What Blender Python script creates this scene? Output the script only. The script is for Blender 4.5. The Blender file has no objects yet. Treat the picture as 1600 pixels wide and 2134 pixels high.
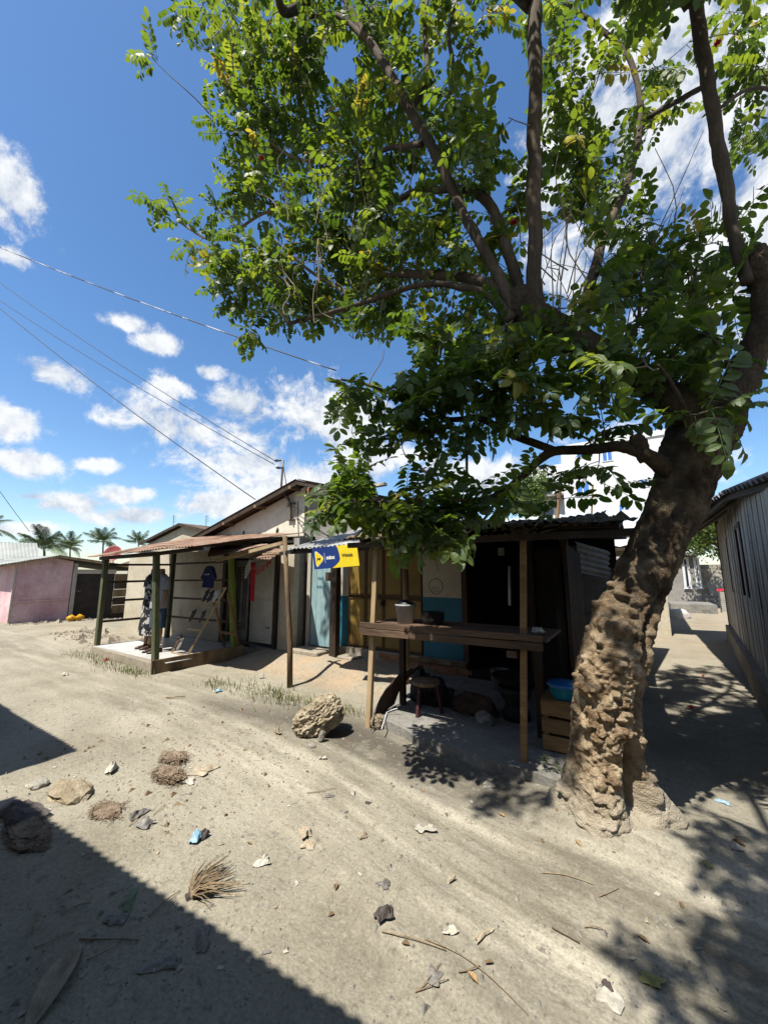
import bpy, bmesh, math, random
import numpy as np
from mathutils import Vector, Matrix

random.seed(7)
rng = np.random.default_rng(11)
scene = bpy.context.scene
col = scene.collection

# ------------------------------------------------------------------ camera, sky, sun, exposure
CAM_H, YAW, PITCH = 1.6, math.radians(33.0), math.atan(128 / 800)
cam_data = bpy.data.cameras.new("camera")
cam = bpy.data.objects.new("camera", cam_data)
col.objects.link(cam)
cam.location = (0, 0, CAM_H)
cam.rotation_euler = (math.pi / 2 + PITCH, 0, YAW)
cam_data.sensor_fit = 'HORIZONTAL'
cam_data.sensor_width = 36.0
cam_data.lens = 18.0
cam_data.clip_start = 0.05
cam_data.clip_end = 1500
scene.camera = cam

SUN_ELEV = math.radians(60)
LH = Vector((0.16, 1.0, 0)).normalized()          # where the sunlight travels on the ground
SKY_STRENGTH = 0.062
EXPOSURE = 1.15
sun_data = bpy.data.lights.new("sun", 'SUN')
sun_data.energy = 5.0
sun_data.angle = math.radians(0.53)
sun_data.color = (1.0, 0.955, 0.87)
sun = bpy.data.objects.new("sun", sun_data)
col.objects.link(sun)
ldir = Vector((LH.x * math.cos(SUN_ELEV), LH.y * math.cos(SUN_ELEV), -math.sin(SUN_ELEV)))
sun.rotation_euler = ldir.to_track_quat('-Z', 'Y').to_euler()
sun.location = (-3, -20, 30)

scene.view_settings.view_transform = 'Standard'
scene.view_settings.look = 'None'
scene.view_settings.gamma = 1.0
scene.view_settings.exposure = EXPOSURE
scene.view_settings.use_curve_mapping = False
scene.cycles.max_bounces = 6
scene.cycles.diffuse_bounces = 2
scene.cycles.transparent_max_bounces = 4

cp_, sp_ = math.cos(PITCH), math.sin(PITCH)
cy_, sy_ = math.cos(YAW), math.sin(YAW)
CAM = np.array([0, 0, CAM_H])
RIGHT = np.array([cy_, sy_, 0.0])

def ray(u, v):
    xc = (u - 800) / 800; yc = (1067 - v) / 800
    X, Y, Z = xc, cp_ - sp_ * yc, sp_ + cp_ * yc
    return np.array([X * cy_ - Y * sy_, X * sy_ + Y * cy_, Z])
def G(u, v, z=0.0):
    r = ray(u, v); return CAM + r * (z - CAM_H) / r[2]
def P(u, v, d): return CAM + d * ray(u, v)
def PY(u, v, y):
    r = ray(u, v); return CAM + r * (y / r[1])
def nrm(v):
    v = np.asarray(v, float); return v / (np.linalg.norm(v) + 1e-12)

# world: physical sky with broken cumulus
world = bpy.data.worlds.new("World"); scene.world = world; world.use_nodes = True
wt = world.node_tree; wt.nodes.clear()
def wn(t, **kw):
    n = wt.nodes.new(t)
    for k, v in kw.items(): setattr(n, k, v)
    return n
def wl(a, b): wt.links.new(a, b)
def wmath(op, a, b=None, clamp=False):
    n = wn('ShaderNodeMath', operation=op, use_clamp=clamp)
    for i, x in enumerate((a, b)):
        if x is None: continue
        if isinstance(x, (int, float)): n.inputs[i].default_value = x
        else: wl(x, n.inputs[i])
    return n.outputs[0]
def wvec(op, a, b=None):
    n = wn('ShaderNodeVectorMath', operation=op)
    for i, x in enumerate((a, b)):
        if x is None: continue
        if isinstance(x, (tuple, list, np.ndarray)): n.inputs[i].default_value = tuple(float(q) for q in x)
        else: wl(x, n.inputs[i])
    return n.outputs['Value'] if op in ('DOT_PRODUCT', 'LENGTH') else n.outputs[0]
sky = wn('ShaderNodeTexSky', sky_type='NISHITA')
sky.sun_disc = False
sky.sun_elevation = SUN_ELEV
sky.sun_rotation = math.atan2(-LH.x, -LH.y)
sky.altitude = 20; sky.air_density = 1.0; sky.dust_density = 0.7; sky.ozone_density = 2.2
hs = wn('ShaderNodeHueSaturation'); hs.inputs['Saturation'].default_value = 1.20; hs.inputs['Value'].default_value = 1.46
wl(sky.outputs[0], hs.inputs['Color'])
tc = wn('ShaderNodeTexCoord'); D = tc.outputs['Generated']
BLOBS = [(-20, 380, 110, 110), (0, 440, 60, 80), (20, 530, 60, 40), (100, 775, 85, 40), (40, 880, 95, 55), (70, 965, 85, 40),
         (255, 672, 62, 26), (320, 715, 60, 26), (365, 812, 62, 40), (435, 775, 40, 22), (420, 900, 190, 84), (500, 850, 90, 62),
         (520, 965, 200, 62), (700, 870, 170, 100), (760, 930, 170, 90), (620, 1000, 210, 80), (270, 1032, 75, 22), (130, 1050, 120, 26), (60, 1035, 80, 16),
         (205, 968, 60, 18), (290, 1075, 120, 24), (480, 1050, 160, 34), (1150, 330, 110, 210), (1370, 300, 280, 400), (1560, 480, 220, 320), (1330, 30, 230, 130),
         (1180, 570, 70, 60), (1000, 1000, 210, 70), (1250, 1000, 240, 120), (1420, 960, 120, 90), (30, 1100, 140, 20)]
mask = None
for (u, v, ru, rv) in BLOBS:
    c = nrm(ray(u, v)); a = nrm(ray(u + ru, v)) - c; b = nrm(ray(u, v - rv)) - c
    df = wvec('SUBTRACT', D, c)
    ea = wvec('DOT_PRODUCT', df, a / a.dot(a)); eb = wvec('DOT_PRODUCT', df, b / b.dot(b))
    e2 = wmath('ADD', wmath('MULTIPLY', ea, ea), wmath('MULTIPLY', eb, eb))
    m = wmath('SUBTRACT', 1.0, wmath('SQRT', e2))
    mask = m if mask is None else wmath('MAXIMUM', mask, m)
mask = wmath('MAXIMUM', mask, -1.5)
# outside the picture the same broken cumulus goes on
cf = nrm(ray(800, 900))
infr = wmath('MULTIPLY', wmath('SUBTRACT', wvec('DOT_PRODUCT', D, cf), 0.40), 5.0, True)
nz0 = wn('ShaderNodeTexNoise'); nz0.inputs['Scale'].default_value = 2.1; nz0.inputs['Detail'].default_value = 2
wl(D, nz0.inputs['Vector'])
gen = wmath('MULTIPLY', wmath('SUBTRACT', nz0.outputs[0], 0.50), 5.0)
gen = wmath('SUBTRACT', gen, wmath('MULTIPLY', infr, 4.0))
mask = wmath('MAXIMUM', mask, gen)
mp = wn('ShaderNodeMapping'); mp.inputs['Scale'].default_value = (1, 1, 1.1); wl(D, mp.inputs['Vector'])
def cloud_noise(off):
    src = mp.outputs[0]
    if off is not None: src = wvec('ADD', src, off)
    n = wn('ShaderNodeTexNoise'); n.inputs['Scale'].default_value = 7.5; n.inputs['Detail'].default_value = 10; n.inputs['Roughness'].default_value = 0.66
    n.inputs['Distortion'].default_value = 0.25
    wl(src, n.inputs['Vector']); return n.outputs[0]
n1 = cloud_noise(None); n2 = cloud_noise((-0.012, -0.012, 0.045))
dens = wmath('ADD', wmath('MULTIPLY', mask, 0.74), wmath('MULTIPLY', wmath('SUBTRACT', n1, 0.515), 2.9))
mr = wn('ShaderNodeMapRange', interpolation_type='SMOOTHSTEP'); wl(dens, mr.inputs['Value'])
mr.inputs['From Min'].default_value = 0.0; mr.inputs['From Max'].default_value = 0.50
alpha = wmath('MULTIPLY', mr.outputs[0], 0.96)
rel = wmath('ADD', wmath('MULTIPLY', wmath('SUBTRACT', n1, n2), 4.2), 0.64, True)
cr = wn('ShaderNodeMix', data_type='RGBA')
cr.inputs['A'].default_value = (4.0, 4.5, 5.3, 1); cr.inputs['B'].default_value = (7.3, 7.45, 7.6, 1)
wl(rel, cr.inputs['Factor'])
mx = wn('ShaderNodeMix', data_type='RGBA'); wl(alpha, mx.inputs['Factor']); wl(hs.outputs[0], mx.inputs['A']); wl(cr.outputs['Result'], mx.inputs['B'])
world.cycles.sampling_method = 'MANUAL'; world.cycles.sample_map_resolution = 256
bg = wn('ShaderNodeBackground'); bg.inputs['Strength'].default_value = SKY_STRENGTH; wl(mx.outputs['Result'], bg.inputs['Color'])
wo = wn('ShaderNodeOutputWorld'); wl(bg.outputs[0], wo.inputs['Surface'])

# ------------------------------------------------------------------ numpy value noise
def _hash(ix, iy, iz, s):
    h = (ix.astype(np.int64) * 374761393 + iy.astype(np.int64) * 668265263 + iz.astype(np.int64) * 2147483647 + s * 974634777) & 0xffffffff
    h = ((h ^ (h >> 13)) * 1274126177) & 0xffffffff
    h = h ^ (h >> 16)
    return (h & 0xffffff) / float(0xffffff)
def vnoise(p, s=0):
    p = np.asarray(p, float); i = np.floor(p).astype(np.int64); f = p - i; f = f * f * (3 - 2 * f)
    r = 0
    for dx in (0, 1):
        for dy in (0, 1):
            for dz in (0, 1):
                w = (f[:, 0] if dx else 1 - f[:, 0]) * (f[:, 1] if dy else 1 - f[:, 1]) * (f[:, 2] if dz else 1 - f[:, 2])
                r = r + w * _hash(i[:, 0] + dx, i[:, 1] + dy, i[:, 2] + dz, s)
    return r * 2 - 1
def fbm(p, oct=4, s=0, gain=0.5):
    a, t, r = 1.0, 0.0, 0.0
    p = np.asarray(p, float)
    for k in range(oct):
        r = r + a * vnoise(p * (2.03 ** k) + 13.7 * k, s + k); t += a; a *= gain
    return r / t

# ------------------------------------------------------------------ materials
ALB = 0.58                                       # the camera exposes for the shade, so surfaces keep their true, darker values
def material(name, ca, cb, scale=3.0, rough=0.85, bump=0.0, bscale=40.0, fine=0.25, stretch=None, spec=0.3, cc=None, objrand=0.0, detail=6, metal=0.0, low=0.35, high=0.68, coords='pos', stain=None):
    ca, cb = [tuple(q * ALB for q in c) for c in (ca, cb)]
    if cc: cc = tuple(q * ALB for q in cc)
    if stain: stain = (tuple(q * ALB for q in stain[0]),) + tuple(stain[1:])
    m = bpy.data.materials.new(name); m.use_nodes = True
    t = m.node_tree; N, Lk = t.nodes, t.links
    b = N['Principled BSDF']
    b.inputs['Roughness'].default_value = rough; b.inputs['Specular IOR Level'].default_value = spec; b.inputs['Metallic'].default_value = metal
    geo = N.new('ShaderNodeNewGeometry'); src = geo.outputs['Position']
    if coords == 'obj':
        tcn = N.new('ShaderNodeTexCoord'); src = tcn.outputs['Object']
    if stretch:
        mpn = N.new('ShaderNodeMapping'); mpn.inputs['Scale'].default_value = stretch; Lk.new(src, mpn.inputs['Vector']); vs = mpn.outputs[0]
    else: vs = src
    n1 = N.new('ShaderNodeTexNoise'); n1.inputs['Scale'].default_value = scale; n1.inputs['Detail'].default_value = detail; n1.inputs['Roughness'].default_value = 0.6
    Lk.new(vs, n1.inputs['Vector'])
    cr = N.new('ShaderNodeValToRGB'); Lk.new(n1.outputs[0], cr.inputs[0])
    cr.color_ramp.elements[0].position = low; cr.color_ramp.elements[0].color = (*ca, 1)
    cr.color_ramp.elements[1].position = high; cr.color_ramp.elements[1].color = (*cb, 1)
    if cc:
        e = cr.color_ramp.elements.new((low + high) / 2 + 0.03); e.color = (*cc, 1)
    out = cr.outputs[0]
    if fine:
        n2 = N.new('ShaderNodeTexNoise'); n2.inputs['Scale'].default_value = scale * 9; n2.inputs['Detail'].default_value = 5
        Lk.new(vs, n2.inputs['Vector'])
        mr_ = N.new('ShaderNodeMapRange'); mr_.inputs['From Min'].default_value = 0.3; mr_.inputs['From Max'].default_value = 0.7
        mr_.inputs['To Min'].default_value = 1 - fine; mr_.inputs['To Max'].default_value = 1 + fine * 0.6
        Lk.new(n2.outputs[0], mr_.inputs['Value'])
        mu = N.new('ShaderNodeMix'); mu.data_type = 'RGBA'; mu.blend_type = 'MULTIPLY'; mu.inputs['Factor'].default_value = 1
        Lk.new(out, mu.inputs['A']); Lk.new(mr_.outputs[0], mu.inputs['B']); out = mu.outputs['Result']
    if stain:                                    # (colour, scale, threshold, stretch): blotches with a shape of their own
        n4 = N.new('ShaderNodeTexNoise'); n4.inputs['Scale'].default_value = stain[1]; n4.inputs['Detail'].default_value = 8; n4.inputs['Roughness'].default_value = 0.65
        mp4 = N.new('ShaderNodeMapping'); mp4.inputs['Scale'].default_value = stain[3]; mp4.inputs['Location'].default_value = (3.1, 7.7, 1.3)
        Lk.new(src, mp4.inputs['Vector']); Lk.new(mp4.outputs[0], n4.inputs['Vector'])
        m4 = N.new('ShaderNodeMapRange'); m4.inputs['From Min'].default_value = stain[2]; m4.inputs['From Max'].default_value = stain[2] + 0.12; Lk.new(n4.outputs[0], m4.inputs['Value'])
        mx4 = N.new('ShaderNodeMix'); mx4.data_type = 'RGBA'; Lk.new(m4.outputs[0], mx4.inputs['Factor']); Lk.new(out, mx4.inputs['A']); mx4.inputs['B'].default_value = (*stain[0], 1)
        out = mx4.outputs['Result']
    if objrand:
        oi = N.new('ShaderNodeObjectInfo')
        m3 = N.new('ShaderNodeMapRange'); m3.inputs['To Min'].default_value = 1 - objrand; m3.inputs['To Max'].default_value = 1 + objrand
        Lk.new(oi.outputs['Random'], m3.inputs['Value'])
        mu = N.new('ShaderNodeMix'); mu.data_type = 'RGBA'; mu.blend_type = 'MULTIPLY'; mu.inputs['Factor'].default_value = 1
        Lk.new(out, mu.inputs['A']); Lk.new(m3.outputs[0], mu.inputs['B']); out = mu.outputs['Result']
    Lk.new(out, b.inputs['Base Color'])
    if bump:
        n3 = N.new('ShaderNodeTexNoise'); n3.inputs['Scale'].default_value = bscale; n3.inputs['Detail'].default_value = 5; Lk.new(vs, n3.inputs['Vector'])
        bp = N.new('ShaderNodeBump'); bp.inputs['Strength'].default_value = bump; bp.inputs['Distance'].default_value = 0.02
        Lk.new(n3.outputs[0], bp.inputs['Height']); Lk.new(bp.outputs[0], b.inputs['Normal'])
    return m

MT = {}
MT['cream'] = material('cream_plaster', (.50, .43, .31), (.66, .60, .47), 1.3, .92, .35, 45, .12, stain=((.30, .24, .16), 1.6, .60, (1, 1, .6)))
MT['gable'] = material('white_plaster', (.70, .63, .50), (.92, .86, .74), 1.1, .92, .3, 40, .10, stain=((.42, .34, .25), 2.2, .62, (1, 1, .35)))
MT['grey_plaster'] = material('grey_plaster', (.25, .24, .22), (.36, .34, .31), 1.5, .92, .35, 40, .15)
MT['brickwall'] = material('orange_brick', (.34, .14, .06), (.48, .24, .11), 5, .95, .4, 60, .2, objrand=.25)
MT['mortar'] = material('mortar', (.34, .31, .27), (.44, .41, .36), 5, .95, .3, 60, .2)
MT['rust'] = material('rusty_iron', (.20, .10, .06), (.43, .30, .215), 2.2, .75, .15, 80, .3, stretch=(.6, 2.2, 1), cc=(.36, .23, .155), objrand=.14, spec=.3)
MT['zinc'] = material('zinc_sheet', (.36, .36, .35), (.56, .56, .54), 2.0, .65, .1, 60, .2, stretch=(1.5, .5, 1), metal=.15, objrand=.12, stain=((.26, .15, .08), 2.0, .62, (2, .4, 1)))
MT['palerust'] = material('pale_rusty_sheet', (.40, .34, .25), (.62, .56, .45), 4, .7, .15, 60, .2, stain=((.30, .18, .10), 4, .60, (1, 1, 1)))
MT['oldzinc'] = material('dull_zinc_sheet', (.19, .18, .16), (.36, .34, .30), 3, .6, .15, 60, .25, metal=.2, objrand=.12, stain=((.20, .10, .05), 2.5, .58, (1, 1, 1)))
MT['blackroof'] = material('blackened_sheet', (.040, .030, .022), (.19, .14, .105), 5, .95, .6, 50, .4, objrand=.3, spec=.1)
MT['soot_shade'] = material('soot_shade_wall', (.022, .019, .016), (.055, .047, .04), 2.5, .95, .3, 40, .2)  # near-black for kitchen soot, and for interior shade put into the colour
MT['wood'] = material('weathered_wood', (.15, .095, .05), (.34, .235, .13), 6, .8, .25, 60, .3, stretch=(1, 1, .12), objrand=.2)
MT['woodx'] = material('weathered_wood_flat', (.10, .06, .036), (.23, .14, .085), 6, .8, .25, 60, .3, stretch=(.12, 1, 1), objrand=.2)
MT['palewood'] = material('pale_sawn_wood', (.36, .25, .13), (.55, .42, .25), 5, .75, .2, 60, .25, stretch=(1, 1, .1), objrand=.15)
MT['crate'] = material('crate_wood', (.22, .125, .05), (.36, .22, .10), 5, .8, .2, 60, .25, stretch=(.15, 1, 1), objrand=.25)
MT['darkwood'] = material('dark_brown_wood', (.040, .024, .014), (.085, .052, .03), 5, .75, .2, 60, .3, stretch=(1, 1, .12), objrand=.25)
MT['greenwood'] = material('green_painted_wood', (.065, .075, .032), (.135, .14, .068), 4, .75, .25, 50, .3, stretch=(1, 1, .2), objrand=.12, stain=((.22, .18, .12), 6, .60, (1, 1, .3)))
MT['limepost'] = material('lime_painted_wood', (.18, .25, .03), (.30, .38, .06), 4, .7, .2, 50, .25, stretch=(1, 1, .2))
MT['whiteplank'] = material('white_washed_plank', (.72, .63, .50), (1.0, .93, .80), 5, .85, .35, 50, .3, stretch=(1, 1, .10), objrand=.13, stain=((.16, .13, .10), 5, .57, (1.5, 1.5, .14)))
MT['maroon'] = material('maroon_wood', (.05, .012, .014), (.085, .02, .022), 5, .7, .2, 50, .3)
MT['whitewood'] = material('white_door_paint', (.44, .42, .36), (.58, .55, .47), 2, .6, .1, 50, .12, stain=((.32, .25, .16), 3, .62, (1, 1, .4)))
MT['bluedoor'] = material('pale_blue_door_paint', (.24, .39, .42), (.36, .50, .51), 3, .65, .2, 40, .15, stretch=(1, 1, .3), stain=((.40, .38, .29), 2.5, .56, (2, 1, .35)))
MT['tealpaint'] = material('teal_blue_paint', (.012, .13, .20), (.022, .19, .28), 2, .55, .1, 40, .12, stain=((.10, .16, .18), 6, .66, (1, 1, .5)))
MT['whitepaint'] = material('off_white_paint', (.56, .50, .40), (.68, .62, .52), 2, .8, .15, 40, .1, stain=((.35, .29, .2), 3, .64, (1, 1, .5)))
MT['yellowmetal'] = material('ochre_metal_paint', (.21, .13, .028), (.31, .205, .048), 2, .5, .08, 40, .15, stain=((.20, .11, .03), 4, .63, (1, 1, .4)))
MT['yellowframe'] = material('brown_metal_frame', (.10, .052, .016), (.17, .09, .03), 3, .6, .1, 40, .2)
MT['concrete'] = material('worn_concrete', (.22, .21, .185), (.33, .31, .275), 2.2, .95, .5, 35, .2, stain=((.13, .12, .105), 1.7, .57, (1, 1, 1)))
MT['plinth'] = material('plinth_render', (.30, .26, .20), (.44, .38, .29), 2.5, .95, .5, 30, .2)
MT['block'] = material('concrete_block', (.36, .335, .285), (.50, .47, .41), 2.2, .95, .5, 40, .2, objrand=.13)
MT['tile'] = material('white_floor_tile', (.60, .59, .56), (.76, .75, .72), 3, .35, 0, 10, .08, objrand=.05, stain=((.44, .40, .33), 3, .63, (1, 1, 1)))
MT['grout'] = material('dark_grout', (.18, .17, .15), (.26, .25, .22), 4, .95)
MT['pinkwall'] = material('faded_pink_plaster', (.68, .41, .44), (.90, .66, .68), 1.4, .9, .35, 40, .12, stain=((.42, .34, .25), 1.3, .60, (1, 1, 1.6)))
MT['blackdoor'] = material('black_steel_door', (.020, .015, .013), (.045, .034, .03), 4, .7, .15, 40, .3)
MT['metalpole'] = material('grey_steel_pipe', (.16, .13, .10), (.26, .22, .18), 6, .55, .1, 40, .2, metal=.4)
MT['wire'] = material('black_cable', (.012, .012, .014), (.03, .03, .034), 20, .6)
MT['twistwire'] = material('twisted_aluminium_cable', (.012, .012, .014), (.5, .5, .52), 1.7, .45, 0, 10, 0, low=.5, high=.6, metal=.2)
MT['red'] = material('red_cloth', (.42, .012, .022), (.55, .03, .04), 8, .9, .2, 30, .2)
MT['redletter'] = material('red_foil', (.30, .03, .03), (.45, .07, .05), 8, .4, .1, 30, .2)
MT['pinkcloth'] = material('magenta_cloth', (.55, .03, .17), (.70, .12, .28), 9, .9, .2, 30, .2, stretch=(1, 1, .2))
MT['whitecloth'] = material('white_cloth', (.62, .62, .62), (.78, .78, .78), 8, .9, .2, 30, .1)
MT['greytee'] = material('pale_grey_jersey', (.32, .33, .37), (.42, .43, .47), 10, .95, .2, 40, .15)
MT['navy'] = material('navy_jersey', (.010, .016, .085), (.016, .026, .13), 10, .95, .2, 40, .15)
MT['denim'] = material('dark_denim', (.035, .06, .10), (.06, .095, .15), 20, .95, .2, 80, .25)
MT['floral'] = material('black_floral_cloth', (.012, .012, .014), (.56, .54, .50), 11, .9, .1, 40, .1, low=.52, high=.56, detail=2)
MT['skin'] = material('tan_plastic_mannequin', (.30, .185, .10), (.36, .225, .125), 5, .45, 0, 10, .08)
MT['shoe'] = material('brown_leather', (.05, .03, .02), (.10, .06, .04), 10, .5)
MT['blackplastic'] = material('black_plastic', (.012, .012, .013), (.03, .03, .032), 10, .45)
MT['charred'] = material('charred_metal', (.010, .009, .008), (.03, .026, .022), 8, .7, .3, 40, .2)
MT['rustdark'] = material('dark_rust', (.045, .026, .016), (.11, .06, .035), 5, .75, .3, 50, .3)
MT['basin'] = material('turquoise_plastic', (.008, .23, .36), (.015, .28, .43), 4, .3, spec=.5, fine=.05)
MT['basinlid'] = material('blue_plastic', (.01, .12, .36), (.015, .15, .42), 4, .3, spec=.5, fine=.05)
MT['bucket'] = material('white_plastic_bucket', (.45, .45, .42), (.56, .56, .53), 4, .4, fine=.06)
MT['yellowplastic'] = material('yellow_plastic', (.62, .30, .012), (.72, .38, .02), 6, .4, fine=.06)
MT['reddish'] = material('red_dish_paint', (.30, .05, .05), (.40, .085, .08), 3, .5, fine=.1)
MT['bannerblue'] = material('banner_blue', (.008, .030, .165), (.014, .045, .21), 3, .5, .06, 12, .08)
MT['banneryellow'] = material('banner_yellow', (.78, .58, .012), (.86, .66, .025), 3, .5, .06, 12, .05)
MT['bannerwhite'] = material('banner_white', (.78, .78, .74), (.85, .85, .8), 3, .5, fine=.03)
MT['bannerink'] = material('banner_dark_ink', (.04, .03, .02), (.06, .045, .03), 3, .5, fine=.03)
MT['rock'] = material('coral_rock', (.30, .24, .155), (.52, .445, .32), 9, .95, .8, 55, .3, spec=.2)
MT['stone'] = material('grey_stone', (.26, .24, .20), (.44, .41, .35), 12, .95, .6, 60, .25, objrand=.25)
MT['husk'] = material('coconut_husk_fibre', (.20, .14, .09), (.38, .29, .20), 14, .95, .8, 90, .35)
MT['paper'] = material('dirty_white_paper', (.42, .385, .31), (.66, .62, .53), 14, .85, .2, 60, .15, objrand=.12)
MT['bluebag'] = material('pale_blue_plastic', (.22, .40, .55), (.42, .60, .72), 20, .4, .2, 60, .15)
MT['greybag'] = material('grey_plastic_film', (.17, .155, .14), (.30, .28, .25), 20, .5, .2, 60, .2, objrand=.2)
MT['darkbag'] = material('dark_rubber_scrap', (.055, .042, .04), (.12, .095, .085), 14, .7, .2, 60, .2)
MT['tanscrap'] = material('tan_cardboard', (.36, .29, .20), (.54, .46, .34), 14, .9, .2, 60, .2, objrand=.15)
MT['greenscrap'] = material('dull_green_wrapper', (.13, .20, .10), (.24, .30, .18), 10, .6, .2, 60, .2)
MT['dryleaf'] = material('dry_brown_leaf', (.17, .105, .05), (.36, .24, .11), 20, .8, .2, 60, .2, objrand=.35)
MT['yellowleaf'] = material('fallen_yellow_leaf', (.34, .32, .10), (.50, .48, .20), 20, .7, fine=.1, objrand=.2)
MT['stick'] = material('dry_stick', (.20, .14, .08), (.38, .29, .18), 20, .9, .3, 60, .2, objrand=.3)
MT['whitebldg'] = material('white_painted_wall', (.74, .76, .78), (.82, .83, .84), .4, .8, fine=.04)
MT['blueglass'] = material('blue_reflective_glass', (.06, .20, .62), (.10, .27, .70), .7, .12, spec=.8, fine=.05)
MT['darkglass'] = material('dark_window_glass', (.02, .022, .026), (.05, .053, .06), 1, .12, spec=.7, fine=0)
MT['palesheet'] = material('pale_blue_steel_roof', (.56, .62, .64), (.68, .73, .74), .7, .45, metal=.1, fine=.06, objrand=.05)
MT['whitesheet'] = material('whitish_roof_sheet', (.30, .31, .285), (.42, .43, .39), .6, .6, fine=.1, objrand=.07)
MT['brownsheet'] = material('brown_roof_sheet', (.085, .06, .045), (.19, .14, .105), 1.2, .8, .3, 20, .3, objrand=.2)
MT['sack'] = material('white_woven_sack', (.55, .53, .49), (.70, .68, .63), 14, .9, .3, 50, .12)
MT['palm'] = material('palm_leaf', (.055, .10, .022), (.15, .20, .065), 3, .5, fine=.2, objrand=.3)
MT['palmtrunk'] = material('palm_trunk_bark', (.16, .13, .10), (.30, .26, .20), 4, .9, .5, 20, .3)
MT['antenna'] = material('aluminium_rod', (.25, .24, .23), (.35, .34, .33), 5, .5, metal=.4, fine=0)

# ------------------------------------------------------------------ mesh helpers
ORG = {}
class MB:
    def __init__(s): s.v, s.f = [], []
    def add(s, vs, fs):
        o = len(s.v); s.v += [tuple(map(float, q)) for q in vs]; s.f += [tuple(i + o for i in f) for f in fs]; return s
    def box(s, x0, x1, y0, y1, z0, z1):
        return s.add([(x0, y0, z0), (x1, y0, z0), (x1, y1, z0), (x0, y1, z0), (x0, y0, z1), (x1, y0, z1), (x1, y1, z1), (x0, y1, z1)],
                     [(0, 3, 2, 1), (4, 5, 6, 7), (0, 1, 5, 4), (1, 2, 6, 5), (2, 3, 7, 6), (3, 0, 4, 7)])
    def hexa(s, b4, t4):
        return s.add(list(b4) + list(t4), [(0, 3, 2, 1), (4, 5, 6, 7), (0, 1, 5, 4), (1, 2, 6, 5), (2, 3, 7, 6), (3, 0, 4, 7)])
    def beam(s, a, b, w, h, up=(0, 0, 1), ws=None, hs=None):
        a, b = np.array(a, float), np.array(b, float); t = nrm(b - a); up = np.array(up, float)
        if abs(t.dot(up)) > .98: up = np.array([0, 1.0, 0])
        x = nrm(np.cross(t, up)); y = np.cross(x, t)
        w2, h2 = (ws or w), (hs or h)
        q = lambda c, ww, hh: [c - x * ww / 2 - y * hh / 2, c + x * ww / 2 - y * hh / 2, c + x * ww / 2 + y * hh / 2, c - x * ww / 2 + y * hh / 2]
        return s.hexa(q(a, w, h), q(b, w2, h2))
    def tube(s, pts, rad, n=8, cap=True, jit=0.0, seed=0):
        pts = np.array(pts, float); m = len(pts)
        rad = np.full(m, rad, float) if np.isscalar(rad) else np.array(rad, float)
        tan = np.gradient(pts, axis=0); tan /= np.linalg.norm(tan, axis=1)[:, None] + 1e-9
        ref = np.array([0, 0, 1.0]) if abs(tan[0][2]) < .9 else np.array([1.0, 0, 0])
        x = nrm(np.cross(tan[0], ref)); vs = []
        r_ = np.random.default_rng(seed)
        for i in range(m):
            x = nrm(x - tan[i] * x.dot(tan[i])); y = np.cross(tan[i], x)
            for k in range(n):
                a = 2 * math.pi * k / n
                rr = rad[i] * (1 + (r_.uniform(-jit, jit) if jit else 0))
                vs.append(pts[i] + rr * (math.cos(a) * x + math.sin(a) * y))
        fs = [(i * n + k, i * n + (k + 1) % n, (i + 1) * n + (k + 1) % n, (i + 1) * n + k) for i in range(m - 1) for k in range(n)]
        if cap: fs += [tuple(range(n - 1, -1, -1)), tuple((m - 1) * n + k for k in range(n))]
        return s.add(vs, fs)
    def rings(s, rings_, closed_ends=True):
        n = len(rings_[0]); m = len(rings_); vs = [q for r in rings_ for q in r]
        fs = [(i * n + k, i * n + (k + 1) % n, (i + 1) * n + (k + 1) % n, (i + 1) * n + k) for i in range(m - 1) for k in range(n)]
        if closed_ends: fs += [tuple(range(n - 1, -1, -1)), tuple((m - 1) * n + k for k in range(n))]
        return s.add(vs, fs)
    def lathe(s, c, prof, n=24, close=False):
        c = np.array(c, float)
        rg = [[c + np.array([r * math.cos(2 * math.pi * k / n), r * math.sin(2 * math.pi * k / n), z]) for k in range(n)] for r, z in prof]
        return s.rings(rg, close)
    def poly(s, pts, thick):
        """flat polygon (any plane) extruded by the vector thick"""
        n = len(pts); a = [np.array(q, float) for q in pts]; b = [q + np.array(thick, float) for q in a]
        return s.add(a + b, [tuple(range(n - 1, -1, -1)), tuple(range(n, 2 * n))] + [(k, (k + 1) % n, n + (k + 1) % n, n + k) for k in range(n)])
    def sheet(s, o, ux, uy, W, L, pitch=.076, amp=.010, rows=6, sag=.0, ragged=0.0, seed=0, warp=.0, spw=6):
        """corrugated sheet: o corner, ux unit across the waves, uy unit along them"""
        o, ux, uy = np.array(o, float), nrm(ux), nrm(uy); nz = np.cross(ux, uy)
        if nz[2] < 0: nz = -nz
        r_ = np.random.default_rng(seed)
        nc = max(8, int(W / pitch * spw)); xs = np.linspace(0, W, nc + 1); vs = []
        rag = np.interp(xs, np.linspace(0, W, 12), r_.uniform(-1, 1, 12)) * ragged
        wv = r_.uniform(-1, 1, (rows + 1, 5)) * warp
        for j in range(rows + 1):
            t = j / rows
            for i, x in enumerate(xs):
                e = t * L + (rag[i] if j == rows else 0)
                z = amp * math.sin(2 * math.pi * x / pitch) - sag * 4 * t * (1 - t) + np.interp(x, np.linspace(0, W, 5), wv[j])
                vs.append(o + ux * x + uy * e + nz * z)
        k = nc + 1
        return s.add(vs, [(j * k + i, j * k + i + 1, (j + 1) * k + i + 1, (j + 1) * k + i) for j in range(rows) for i in range(nc)])
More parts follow.
